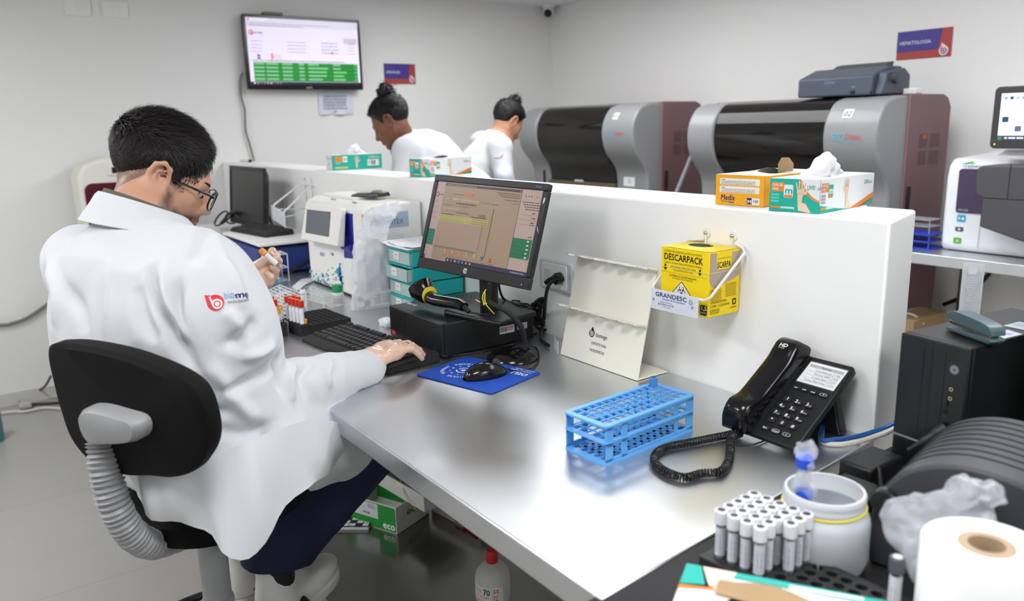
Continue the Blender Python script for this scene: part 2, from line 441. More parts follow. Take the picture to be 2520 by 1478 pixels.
def vnormals(V, Q):
    n = np.cross(V[Q[:, 2]]-V[Q[:, 0]], V[Q[:, 3]]-V[Q[:, 1]]); N = np.zeros_like(V)
    for k in range(4): np.add.at(N, Q[:, k], n)
    return N/np.maximum(np.linalg.norm(N, axis=1, keepdims=True), 1e-12)
def relax(V, Q, it=2, lam=.5):
    E = np.vstack([Q[:, [0, 1]], Q[:, [1, 2]], Q[:, [2, 3]], Q[:, [3, 0]]]); 
    for _ in range(it):
        S = np.zeros_like(V); c = np.zeros(len(V)); np.add.at(S, E[:, 0], V[E[:, 1]]); np.add.at(S, E[:, 1], V[E[:, 0]]); np.add.at(c, E[:, 0], 1); np.add.at(c, E[:, 1], 1)
        V = V+lam*(S/np.maximum(c, 1)[:, None]-V)
    return V
def mesh_obj(name, V, Q, mats, parent=None, midx=None):
    me = bpy.data.meshes.new(name); me.vertices.add(len(V)); me.vertices.foreach_set('co', np.asarray(V, np.float32).ravel())
    n = len(Q); k = Q.shape[1]; me.loops.add(n*k); me.loops.foreach_set('vertex_index', np.asarray(Q, np.int32).ravel()); me.polygons.add(n)
    me.polygons.foreach_set('loop_start', np.arange(0, n*k, k, dtype=np.int32)); me.polygons.foreach_set('loop_total', np.full(n, k, np.int32))
    for m in (mats if isinstance(mats, (list, tuple)) else [mats]): me.materials.append(m)
    if midx is not None: me.polygons.foreach_set('material_index', np.asarray(midx, np.int32))
    me.update(calc_edges=True); me.validate(); me.polygons.foreach_set('use_smooth', [True]*len(me.polygons))
    o = bpy.data.objects.new(name, me); COL.objects.link(o)
    if parent: o.parent = parent
    return o
# ------------------------------------------------------------ the room
WX, WY, CEIL = -5.0, 3.92, T+1.45
RX, RY = 1.6, -1.9
def struct(name, o): o.name = name; o['kind'] = 'structure'; return o
struct('floor', box('floor', (WX-.2, RY-.2, -.1), (RX+.2, WY+.2, 0), M_floor, bevel=0))
struct('ceiling', box('ceiling', (WX-.2, RY-.2, CEIL), (RX+.2, WY+.2, CEIL+.1), M_ceil, bevel=0))
struct('wall_left', box('wall_left', (WX-.2, RY-.2, 0), (WX, WY+.2, CEIL), M_wall, bevel=0))
struct('wall_back', box('wall_back', (WX, WY, 0), (RX, WY+.2, CEIL), M_wall, bevel=0))
struct('wall_right', box('wall_right', (RX, RY-.2, 0), (RX+.2, WY+.2, CEIL), M_wall, bevel=0))
struct('wall_front', box('wall_front', (WX, RY-.2, 0), (RX, RY, CEIL), M_wall, bevel=0))
struct('baseboard_left', box('baseboard_left', (WX, RY, 0), (WX+.012, 1.375, .075), M_base, bevel=.002))
struct('baseboard_back', box('baseboard_back', (WX+.012, WY-.012, 0), (RX, WY, .075), M_base, bevel=.002))
PY0, PY1, PZ = 1.375, 1.58, T+.414
struct('wall_partition', MB().hexa([(WX, PY0, 0), (-.770, PY0, 0), (-.836, PY1, 0), (WX, PY1, 0), (WX, PY0, PZ), (-.772, PY0, PZ), (-.836, PY1, PZ), (WX, PY1, PZ)]).build('wall_partition', M_part, bevel=.006, seg=3))

# LED panels in the ceiling (the light of the room)
def led(x, y, sx, sy, label, strength):
    E_led = mat('led_diffuser_%d' % (strength*10), (252, 253, 255), .6, emit=strength)
    t = thing('ceiling_light', label, 'ceiling light', (x, y, CEIL-.02), 0, 'square light panels set in the ceiling')
    f = MB()
    for lo, hi in (((-sx/2-.02, -sy/2-.02, 0), (sx/2+.02, -sy/2, .02)), ((-sx/2-.02, sy/2, 0), (sx/2+.02, sy/2+.02, .02)), ((-sx/2-.02, -sy/2, 0), (-sx/2, sy/2, .02)), ((sx/2, -sy/2, 0), (sx/2+.02, sy/2, .02))): f.box(lo, hi)
    f.build('frame', M_white, t); MB().box((-sx/2, -sy/2, .006), (sx/2, sy/2, .014)).build('diffuser', E_led, t)
LEDS = [(-3.3, 2.5, 1.7, .9, 6.4), (-1.2, 2.45, 1.6, .9, 6.4), (-3.5, -.6, .6, .6, 21), (-1.8, -1.0, .6, .6, 19.5), (-.5, .25, .56, .56, 20), (.95, 1.2, .75, .75, 16)]
for x, y, sx, sy, st in LEDS: led(x, y, sx, sy, 'white LED panel set flush in the ceiling above the lab', st*LIGHT)

# ------------------------------------------------------------ steel benches
t = thing('steel_workbench', 'long stainless steel workbench along the white low wall', 'workbench', (0, 0, 0))
XE1, XE0 = -.690, -.768
MB().hexa([(-2.95, .612, T-.045), (XE1, .612, T-.045), (XE0, PY0-.002, T-.045), (-2.95, PY0-.002, T-.045), (-2.95, .612, T), (XE1, .612, T), (XE0, PY0-.002, T), (-2.95, PY0-.002, T)]).build('bench_top', M_steel, t, bevel=.003)
MB().box((-2.93, .70, .135), (-.80, PY0-.01, .155)).build('lower_shelf', M_steel2, t, bevel=.002)
for x in (-2.9, -.84):
    for y in (.74, 1.32): MB().cyl((x, y, 0), (x, y, T-.045), .019, 16).build('leg', M_steel, t, smooth=True)
t = thing('steel_workbench', 'farther stainless steel workbench holding the small monitor and blue instrument', 'workbench', (0, 0, 0))
MB().box((WX+.02, .612, T-.045), (-2.955, PY0-.002, T)).build('bench_top', M_steel, t, bevel=.003)
for x in (-4.9, -3.02):
    for y in (.68, 1.32): MB().cyl((x, y, 0), (x, y, T-.045), .019, 16).build('leg', M_steel, t, smooth=True)
t = thing('side_table', 'black topped side table carrying the label printer and black computer tower', 'table', (0, 0, 0))
MB().hexa([(XE1+.012, -.02, T-.03), (.55, -.02, T-.03), (.55, 2.0, T-.03), (XE0+.010, 2.0, T-.03), (XE1+.012, -.02, T-.003), (.55, -.02, T-.003), (.55, 2.0, T-.003), (XE0+.010, 2.0, T-.003)]).build('table_top', M_blackm, t, bevel=.002)
for x in (-.62, .5):
    for y in (.04, 1.9): MB().box((x-.02, y-.02, 0), (x+.02, y+.02, T-.03)).build('leg', M_dgrey, t)
t = thing('steel_workbench', 'stainless steel bench under the white blood analyser by the back wall', 'workbench', (0, 0, 0))
MB().box((-1.84, 3.18, T+.005), (1.2, WY-.01, T+.05)).build('bench_top', M_steel, t, bevel=.003)
for x in (-1.78, 1.1):
    for y in (3.24, 3.84): MB().cyl((x, y, 0), (x, y, T+.01), .019, 16).build('leg', M_steel, t, smooth=True)

# ------------------------------------------------------------ things on the walls
def switch_plate(y, label, knob):
    t = thing('switch_plate', label, 'wall switch', (WX, y, T+1.262))
    MB().prism(rrect(.13, .085, .012), 0, .01, 'x').build('cover', M_white, t, bevel=.003)
    MB().prism(rrect(.03, .05, .004), .01, .014, 'x').build('rocker', M_white, t, bevel=.001)
    if knob: MB().lathe([(.0, .02), (.014, .018), (.015, .012), (.015, .01)], axis='x', seg=20).build('dimmer_knob', M_white, t, smooth=True)
switch_plate(.701, 'white wall plate with a round dimmer, top left corner', True)
switch_plate(.885, 'plain white wall switch plate nearer the television', False)

def urn(y0, y1, z0, z1): pass
# television
ty0, ty1, tz0, tz1 = 1.552, 2.300, T+.838, T+1.270
t = thing('television', 'wall mounted television showing a table with green rows', 'television', (WX+.06, (ty0+ty1)/2, (tz0+tz1)/2))
W, H = ty1-ty0, tz1-tz0
MB().box((-.055, -W/2+.1, -H/2+.08), (-.01, W/2-.1, H/2-.08)).build('rear_housing', M_black, t, bevel=.01)
MB().prism(rrect(W, H, .008), -.012, .018, 'x').build('bezel', M_blackg, t, bevel=.003)
a = Art((.0182, -W/2+.018, -H/2+.030), (0, 1, 0), (0, 0, 1), .3, emit=.5); w_, h_ = W-.036, H-.048
a.rect(0, 0, w_, h_, (226, 218, 240))
a.rect(0, h_-.05, w_, .05, (214, 208, 230)); a.rect(.02, h_-.016, .12, .012, (238, 236, 246), True); a.disc(.018, h_-.01, .006, (215, 90, 90))
a.dashes(.02, h_-.034, .5, .004, (150, 145, 170), 1); a.dashes(.02, h_-.046, .33, .005, (160, 140, 150), 1, seed=5)
a.ring(.027, h_-.085, .015, .006, (205, 70, 90)); a.ring(.03, h_-.088, .007, .004, (205, 70, 90)); a.dashes(.046, h_-.09, .06, .008, (120, 120, 170), 1)
a.dashes(w_-.10, h_-.105, .09, .004, (120, 115, 140), 4, 2.1, seed=9)
for k in range(4):
    y = h_-.135-.02*k
    a.dashes(.02, y, .07, .004, (165, 150, 175), seed=k); a.dashes(.24, y, .12, .005, (180, 150, 170), seed=k+4); a.dashes(.46, y, .12, .006, (150, 150, 170), seed=k+8); a.dashes(.64, y, .05, .004, (160, 155, 180), seed=k+14)
a.disc(.53, h_-.19, .006, (60, 55, 70)); a.dashes(.052, h_-.222, .02, .012, (90, 90, 120), 2, 1.3); a.dashes(.135, h_-.21, .018, .008, (215, 100, 100), 4, 1.4, seed=3); a.dashes(.155, h_-.216, .05, .004, (190, 170, 190), 4, 2.6)
a.dashes(.02, .137, .6, .005, (120, 115, 140), 1, seed=8)
a.rect(.025, .018, w_-.04, .112, (8, 128, 40))
for k in range(5):
    a.rect(.025, .02+.0222*k, w_-.04, .0022, (4, 96, 28), True)
    for x, l in ((.03, .06), (.10, .075), (.20, .045), (.245, .018), (.305, .035), (.365, [.09, .12, .12, .13, .07][k]), (.53, [.08, .07, .09, .05, .05][k]), (w_-.035, .01)):
        a.rect(x, .027+.0222*k, l, .0105, (116, 190, 132), True)
a.rect(0, -.0, w_, .016, (22, 22, 44)); 
for i, c in enumerate(((230, 230, 240), (160, 160, 190), (190, 60, 110), (60, 150, 220), (230, 160, 90), (200, 200, 210), (80, 80, 160), (210, 80, 120), (120, 100, 180))): a.rect(.018+.02*i, .004, .011, .008, c, True)
a.build('screen', t)
a = Art((.0181, -.012, -H/2+.004), (0, 1, 0), (0, 0, 1)); a.text('AOC', 0, .002, .013, (215, 215, 220)); a.build('maker_mark', t)
box('set_top_receiver', (-.03, -W/2+.13, H/2+.001), (.02, -W/2+.25, H/2+.018), mat('receiver_grey', (120, 112, 104), .5), t, .004)
tag(MB().tube(spl([(WX+.03, 1.545, T+.94), (WX+.022, 1.527, T+.90), (WX+.02, 1.522, T+.8), (WX+.02, 1.535, T+.72), (WX+.02, 1.53, T+.6), (WX+.02, 1.545, T+.52), (WX+.02, 1.57, T+.38)], 8), .006, 8).build('television_cable', mat('grey_cable', (120, 120, 118), .5), smooth=True), 'grey cable hanging down the wall from the television', 'cable')
# taped note
n = 14; P = [[(WX+.006+.012*math.sin(i/n*2.4)*(1-j/8)+(.010 if j == 0 else 0)*math.sin(i*.9), 2.015+.232*i/n, T+.828-.142*(8-j)/8) for j in range(9)] for i in range(n+1)]
t = tag(MB().grid(P).build('paper_note', mat('note_paper', (214, 218, 232), .6), smooth=True), 'printed paper note hanging below the television', 'note')
a = Art((WX+.021, 2.045, T+.815), (0, 1, 0), (0, 0, 1)); a.dashes(0, -.016, .16, .008, (150, 152, 170), 5, 2.4); a.dashes(.07, -.113, .02, .008, (150, 152, 170)); a.build('printed_lines', t)
# department signs
def dept_sign(o, ux, w_, h_, word, label, wx):
    uy = np.array((0, 0, 1.)); ux = np.array(ux, float); n = np.cross(ux, uy); t = thing('department_sign', label, 'sign', o)
    MB().hexa([tuple(q) for q in (0*ux, w_*ux, w_*ux+n*.004, n*.004, uy*h_, w_*ux+uy*h_, w_*ux+uy*h_+n*.004, uy*h_+n*.004)]).build('board', flat((168, 62, 58), .45), t)
    a = Art(n*.0045, ux, uy, .45); a.step = .0008; a.poly([(0, .26*h_), (.76*w_, .26*h_+.002), (.83*w_, h_), (0, h_)], (66, 52, 140))
    a.text(word, .05*w_, .52*h_, .125*h_ if len(word) > 8 else .13*h_, (225, 222, 238), w=wx*w_, bold=.03, hold=False)
    a.drop(.875*w_, .21*h_, .2*w_ if w_ < .3 else .19*w_, (232, 214, 222), (120, 60, 110), tipdir=105); a.build('printed_face', t)
dept_sign((WX+.001, 2.492, T+.882), (0, 1, 0), .236, .132, 'URINÁLISE', 'small blue and red department sign reading URINÁLISE beside the television', .44)
dept_sign((-2.238, WY-.001, T+.862), (1, 0, 0), .264, .131, 'HEMATOLOGIA', 'blue and red department sign reading HEMATOLOGIA on the back wall', .58)
# security camera
t = thing('security_camera', 'white dome security camera in the ceiling corner', 'security camera', (-4.915, 3.83, CEIL))
MB().lathe([(.05, 0), (.05, -.012), (.034, -.02)], seg=24).build('mount', M_white, t, smooth=True)
MB().sphere((0, 0, -.045), (.042, .042, .040), 20).build('housing', M_white, t, smooth=True)
MB().sphere((.014, -.016, -.056), .031, 18).build('lens_dome', M_blackg, t, smooth=True)

def wall_socket(x, z, w_, h_, label):
    t = thing('wall_socket', label, 'socket', (x, PY0, z)); g = mat('socket_grey', (205, 207, 210), .4)
    MB().prism(rrect(w_, h_, .012), 0, -.011, 'y').build('cover', g, t, bevel=.004)
    MB().prism(rrect(w_*.74, h_*.80, .006), -.011, -.014, 'y').build('insert', M_white, t, bevel=.001)
    for sx in (-.22, .22): MB().prism(rrect(.026, .038, .006, cx=sx*w_), -.0142, -.0165, 'y').build('outlet', g, t, bevel=.001)
    return t
wall_socket(-1.737, T+.178, .150, .088, 'grey socket plate on the low wall right of the main monitor')
wall_socket(-4.02, T+.215, .16, .09, 'socket plate on the low wall behind the small far monitor')
def wire_bracket(x0, x1, zt, zb, yf, zf, label):
    t = thing('wire_bracket', label, 'bracket', (0, 0, 0))
    for x in (x0, x1):
        MB().lathe([(.011, 0), (.011, -.003), (.006, -.004)], (x, PY0, zt), 20, 'y').build('washer', M_white, t, smooth=True)
        MB().sphere((x, PY0-.006, zt), (.005, .004, .005), 10).build('screw', M_chrome, t, smooth=True)
    return t
# ------------------------------------------------------------ things on the main bench
def mbmap(mb, fn): mb.v = [np.array([fn(*q) for q in v]) for v in mb.v]; return mb
DARK = (34, 34, 36); TEALC = (26, 168, 152); ORA = (232, 128, 34)

# --- small desktop computer under the monitor
px0, px1, py0, py1, ph = -2.055, -1.756, .998, 1.300, .094
t = thing('desktop_computer', 'flat black desktop computer lying under the main monitor', 'computer', ((px0+px1)/2, (py0+py1)/2, T))
w2, d2 = (px1-px0)/2, (py1-py0)/2
MB().box((-w2, -d2+.012, .004), (w2, d2, ph)).build('case', M_black, t, bevel=.003)
MB().box((-w2, -d2, .003), (w2, -d2+.0125, ph)).build('front_panel', M_black, t, bevel=.003)
for x in (-w2+.03, w2-.03):
    for y in (-d2+.03, d2-.03): MB().cyl((x, y, 0), (x, y, .005), .008, 12).build('foot', M_blackm, t)
a = Art((-w2, -d2-.0002, 0), (1, 0, 0), (0, 0, 1))
for k in range(22):
    for j in range(2): a.rect(.008+.0045*k+.002*j, .022+.034*j, .0016, .03, (8, 8, 9), True)
a.rect(.112, .006, .0015, .085, (70, 72, 75), True); a.rect(.125, .055, .15, .0015, (6, 6, 7), True); a.rect(.18, .048, .022, .003, (5, 5, 6), True)
a.rect(.012, .010, .022, .014, (214, 52, 40)); a.text('Lenovo', .013, .0145, .0035, (240, 210, 205))
for i in range(3): a.rect(.15+.012*i, .026, .007, .010, (4, 4, 5), True); a.rect(.15+.012*i, .012, .007, .010, (4, 4, 5), True)
a.disc(.205, .018, .0035, (4, 4, 5)); a.ring(.262, .018, .008, .0015, (90, 92, 96)); a.rect(.2612, .015, .0016, .006, (120, 122, 126), True); a.build('front_details', t)
a = Art((w2+.0003, -d2, 0), (0, 1, 0), (0, 0, 1)); a.rect(.185, .035, .05, .022, (205, 205, 208)); a.barcode(.188, .04, .022, .012); a.dashes(.213, .048, .019, .003, (190, 70, 70), 2); a.rect(.245, .038, .034, .018, (175, 180, 185)); a.barcode(.248, .042, .02, .010, seed=3); a.build('asset_stickers', t)
a = Art((-w2, -d2, ph+.0003), (1, 0, 0), (0, 1, 0)); a.rect(.012, .05, .022, .012, (190, 196, 200), True); a.rect(.040, .052, .02, .012, (175, 182, 188), True); a.build('top_stickers', t)

# --- main monitor
BL, BR, TL = at(1024.5, 656, 2.235), at(1297.5, 713, 1.945), at(1037, 431.5, 2.270)
mx = BR-BL; mw = np.linalg.norm(mx); mx /= mw; mz = TL-BL; mh = np.linalg.norm(mz); mz = mz-mx*(mz@mx); mz /= np.linalg.norm(mz); mn = np.cross(mx, mz)   # towards the viewer side
def monitor(name, label, O, mx, mz, mn, mw, mh, foot, footz, feet, gloss=None):
    t = thing(name, label, 'monitor', foot)
    O = np.array(O)-np.array(foot, float)
    L = lambda x, y, z: tuple(O+mx*x+mz*y+mn*z)
    b = MB(); f = .016; ft, fb = .018, .030
    def slab(x0, x1, y0, y1, z0, z1): b.hexa([L(x0, y0, z0), L(x1, y0, z0), L(x1, y0, z1), L(x0, y0, z1), L(x0, y1, z0), L(x1, y1, z0), L(x1, y1, z1), L(x0, y1, z1)])
    slab(0, mw, 0, fb, -.016, 0); slab(0, mw, mh-ft, mh, -.016, 0); slab(0, f, fb, mh-ft, -.016, 0); slab(mw-f, mw, fb, mh-ft, -.016, 0)
    b.build('bezel', M_black, t, bevel=.0025)
    b = MB(); slab2 = lambda x0, x1, y0, y1, z0, z1, e=0: b.hexa([L(x0+e, y0+e, z0), L(x1-e, y0+e, z0), L(x1, y0, z1), L(x0, y0, z1), L(x0+e, y1-e, z0), L(x1-e, y1-e, z0), L(x1, y1, z1), L(x0, y1, z1)])
    slab2(.006, mw-.006, .006, mh-.006, -.042, -.0165, .03); b.build('rear_cover', M_black, t, bevel=.004)
    b = MB(); slab2(f, mw-f, fb, mh-ft, -.012, -.004); b.build('panel', gloss or M_blackg, t)
    c = O+mx*mw*.5+mz*mh*.30-mn*.040
    b = MB(); b.tube([c+mz*.02, (c[0]-mn[0]*.012, c[1]-mn[1]*.012, c[2]-.03), (c[0]-mn[0]*.012, c[1]-mn[1]*.012, .012+footz)], .022, 14, flatten=(1.3, .7)); b.build('neck', M_black, t, smooth=True)
    hx = np.array([mx[0], mx[1], 0]); hx /= np.linalg.norm(hx); hy = np.array([-hx[1], hx[0], 0]); cc = np.array([c[0]-mn[0]*.012, c[1]-mn[1]*.012, footz])
    pts = [cc+hx*x+hy*y for x, y in rrect(feet[0], feet[1], .02, cy=0)]
    MB().prism([(q[0], q[1]) for q in pts], footz, footz+.012).build('base', M_black, t, bevel=.004)
    return t, O, L
t, O, L = monitor('monitor', 'black monitor with a brownish results window, standing on the black desktop computer', BL, mx, mz, mn, mw, mh, (-1.86, 1.19, T+ph), .0005, (.22, .16))
t['label'] = 'large black monitor with a dim brown window on screen, standing on the flat computer'
a = Art(O+mn*-.0038+mx*.016+mz*.030, mx, mz, .35, emit=.2); sw, sh = mw-.032, mh-.048
BG = (150, 126, 112); a.rect(0, 0, sw, sh, BG)
X_ = lambda f: f*sw
a.rect(X_(.085), sh*.02, X_(.735), sh*.965, (142, 120, 98)); a.rect(X_(.085), sh*.955, X_(.735), sh*.03, (40, 36, 48)); a.dashes(X_(.1), sh*.962, X_(.3), .0025, (130, 120, 110), seed=2); a.rect(X_(.80), sh*.957, X_(.02), sh*.025, (120, 50, 60), True)
a.rect(0, 0, X_(.085), sh, (160, 138, 134)); a.rect(X_(.825), 0, X_(.175), sh, (158, 138, 128)); a.rect(X_(.822), .0, .0012, sh, (28, 26, 32), True)
a.ring(X_(.022), sh*.835, .007, .0028, (130, 50, 60)); a.dashes(X_(.04), sh*.828, X_(.04), .003, (70, 60, 90))
for k in range(4): a.dashes(X_(.012), sh*(.74-.07*k), X_(.045), .0014, (120, 100, 100), seed=k)
a.rect(X_(.0), sh*.18, X_(.072), sh*.205, (18, 96, 74)); a.rect(X_(.826), sh*.19, X_(.165), sh*.235, (18, 96, 62))
for k in range(4):
    a.rect(X_(.0), sh*(.222+.041*k), X_(.072), .0008, (30, 140, 110), True); a.rect(X_(.826), sh*(.235+.047*k), X_(.165), .0008, (12, 70, 46), True)
for k in range(5): a.dashes(X_(.95), sh*(.205+.047*k), X_(.02), .0035, (180, 200, 190), seed=k)
a.dashes(X_(.95), sh*.445, X_(.03), .003, (60, 50, 50))
for k in range(4): a.dashes(X_(.845+.012*k), sh*(.845-.028*k), X_(.14), .0022, (70, 58, 58), seed=k+3)
for k, x in enumerate((.865, .89, .915, .96)): a.disc(X_(x), sh*.92, .0018, (60, 50, 56), hold=True)
for k in range(3): a.rect(X_(.83), sh*(.70-.055*k), X_(.16), .0006, (110, 96, 90), True); a.dashes(X_(.945), sh*(.72-.055*k), X_(.035), .0025, (50, 44, 44), seed=k)
a.dashes(X_(.94), sh*.585, X_(.04), .0022, (90, 74, 74))
a.rect(X_(.31), sh*.845, X_(.07), sh*.04, (190, 84, 58)); a.dashes(X_(.18), sh*.85, X_(.11), .0025, (110, 92, 78), seed=5)
for k in range(3): a.dashes(X_(.60+.02*k), sh*(.925-.022*k), X_(.21-.02*k), .0018, (84, 74, 72), seed=k+11)
a.dashes(X_(.68), sh*.845, X_(.13), .0016, (70, 60, 60)); a.dashes(X_(.75), sh*.81, X_(.06), .0016, (170, 80, 60))
a.rect(X_(.10), sh*.775, X_(.06), sh*.03, (156, 134, 108), True); a.rect(X_(.18), sh*.78, X_(.08), sh*.028, (160, 140, 112), True); a.rect(X_(.27), sh*.775, X_(.18), sh*.028, (158, 138, 110), True); a.rect(X_(.47), sh*.772, X_(.07), sh*.024, (124, 112, 108), True); a.dashes(X_(.56), sh*.775, X_(.08), .0018, (90, 78, 70))
a.dashes(X_(.23), sh*.735, X_(.20), .0035, (70, 58, 62), seed=21); a.dashes(X_(.27), sh*.705, X_(.10), .0018, (96, 82, 78)); a.dashes(X_(.10), sh*.71, X_(.11), .0014, (96, 82, 78)); a.rect(X_(.10), sh*.655, X_(.18), sh*.022, (154, 134, 110), True)
a.dashes(X_(.25), sh*.625, X_(.13), .002, (80, 68, 66)); a.dashes(X_(.47), sh*.63, X_(.07), .002, (90, 78, 72), 2)
a.rect(X_(.09), sh*.50, X_(.49), sh*.085, (158, 146, 84)); a.rect(X_(.09), sh*.522, X_(.49), sh*.006, (126, 130, 110), True)
for k in range(3): a.dashes(X_(.1), sh*(.565-.028*k), X_(.24), .0018, (128, 134, 60), seed=k); a.dashes(X_(.42), sh*(.565-.028*k), X_(.15), .002, (110, 100, 70), seed=k+7)
a.dashes(X_(.1), sh*.592, X_(.14), .0016, (60, 52, 56)); a.dashes(X_(.4), sh*.592, X_(.15), .0018, (40, 36, 40))
a.rect(X_(.085), sh*.185, X_(.44), sh*.315, (146, 122, 106)); a.rect(X_(.085), sh*.165, X_(.42), sh*.016, (110, 100, 92), True)
for k in range(34): a.rect(X_(.60), sh*(.14+.0175*k), .0022, .0022, (46, 42, 44), True)
for i, (x, c) in enumerate(((.215, (176, 130, 60)), (.29, (170, 140, 70)), (.36, (190, 120, 40)), (.435, (140, 140, 90)), (.51, (150, 158, 84)))): a.rr(X_(x)-.004, sh*.105, .009, .011, .002, c, True); a.dashes(X_(x)-.008, sh*.075, .018, .0012, (110, 92, 80), seed=i)
a.poly([(X_(.585)-.007, sh*.14), (X_(.585)+.007, sh*.14), (X_(.585), sh*.085)], (52, 86, 130), True); a.text('X', X_(.66)-.006, sh*.085, .012, (176, 50, 50), bold=.08); a.dashes(X_(.58), sh*.06, .014, .0016, (90, 70, 60)); a.dashes(X_(.655), sh*.06, .018, .0016, (90, 70, 60))
a.rect(X_(.24), 0, X_(.76), sh*.052, (36, 38, 66)); a.rect(0, 0, X_(.018), sh*.05, (40, 48, 80))
for i, c in enumerate(((130, 150, 180), (190, 70, 90), (190, 150, 90), (80, 110, 150), (50, 140, 180), (200, 110, 50), (150, 150, 160))): a.rect(X_(.255+.037*i), sh*.014, .0055, .0055, c, True)
a.dashes(X_(.86), sh*.018, X_(.12), .0025, (140, 140, 160)); a.build('screen', t)
a = Art(O+mn*.0006, mx, mz); a.disc(mw*.465, .0155, .0075, (205, 206, 208)); a.text('hp', mw*.465-.0052, .0125, .0085, (30, 30, 32), shear=.3, bold=.05)
a.text('V206hz', mw-.04, mh-.012, .0045, (150, 150, 152)); a.disc(mw-.022, .010, .0016, (170, 200, 255)); a.poly([(mw-.006, mh*.80), (mw-.003, mh*.83), (mw-.002, mh*.86), (mw-.006, mh*.87), (mw-.0075, mh*.83)], (215, 218, 220), True); a.poly([(mw-.009, mh*.58), (mw-.005, mh*.56), (mw-.001, mh*.535), (mw-.004, mh*.545), (mw-.007, mh*.56), (mw-.009, mh*.60)], (215, 218, 220), True); a.build('bezel_marks', t)

# --- handheld barcode scanner lying on the computer
t = thing('barcode_scanner', 'black handheld barcode scanner with a yellow band lying on the flat computer', 'barcode scanner', (-1.93, 1.06, T+ph))
s0 = np.array([-1.93, 1.06, T+ph])
hd, hn = onz(1040, 720, .139), onz(1130, 748, .130)
hdl, hnl = hd-s0, hn-s0
dv = hnl-hdl; dv /= np.linalg.norm(dv)
MB().tube([hdl-dv*.012+V3(0, 0, .022), hdl-dv*.004+V3(0, 0, .012), hdl+dv*.02, hdl+dv*.032], [.034, .036, .026, .021], 20, flatten=(1, 1.15)).build('head', M_blackg, t, smooth=True)
MB().tube([hdl+dv*.02-V3(0, 0, .004), hdl+dv*.06-V3(0, 0, .01), hnl, hnl+dv*.02-V3(0, 0, .004)], [.021, .018, .017, .014], 16, flatten=(1.1, .9)).build('handle', M_blackg, t, smooth=True)
MB().tube([hdl+dv*(.030+.0012*k) for k in range(5)], .0245, 20).build('rubber_band', M_rubber, t, smooth=True)
MB().tube([hnl+dv*(.018+.003*k)-V3(0, 0, .004+.0012*k) for k in range(9)], [.0085-.0004*k+(.0012 if k % 2 else 0) for k in range(9)], 10).build('strain_relief', M_blackm, t, smooth=True)
e = hnl+dv*.042-V3(0, 0, .014)
MB().tube(spl([e, e+V3(.03, .04, -.008), onz(1200, 768, .098)-s0, onz(1240, 757, .098)-s0], 8), .0028, 8).build('cable', M_cable, t, smooth=True)

# --- scanner stand with a bent neck
b0 = onz(1262, 882, 0)
t = thing('scanner_stand', 'black gooseneck scanner stand with yellow bands on its top', 'stand', b0)
MB().lathe([(.068, 0), (.067, .006), (.055, .018), (.03, .030), (.012, .036), (0, .037)], seg=36).build('base', M_blackg, t, smooth=True)
st = [onz(1290, 866, .02), onz(1291, 838, .05), onz(1280, 800, .095), onz(1250, 768, .13), onz(1215, 750, .145), onz(1196, 742, .15)]
st = [q-b0 for q in spl(st, 10)]
MB().tube(st, [.0068+.0008*(i % 2) for i in range(len(st))], 10).build('gooseneck', M_blackm, t, smooth=True)
q = st[-1]
MB().tube([q+V3(.0, -.0, -.01), q+V3(-.004, 0, .012), q+V3(-.002, .004, .032), q+V3(.004, .008, .05)], [.017, .014, .013, .007], 14, flatten=(1, .5)).build('holder', M_blackg, t, smooth=True)
for i, (p0, p1) in enumerate((((-.03, -.012, .002), (.03, .012, -.004)), ((.012, -.01, .03), (.022, .01, -.03)), ((.0, .012, .045), (.012, -.014, -.005)))):
    MB().tube(spl([q+V3(*p0), q+V3(*((np.array(p0)+np.array(p1))/2+[0, -.012, 0])), q+V3(*p1)], 5), .0014, 6).build('rubber_band', M_rubber, t, smooth=True)

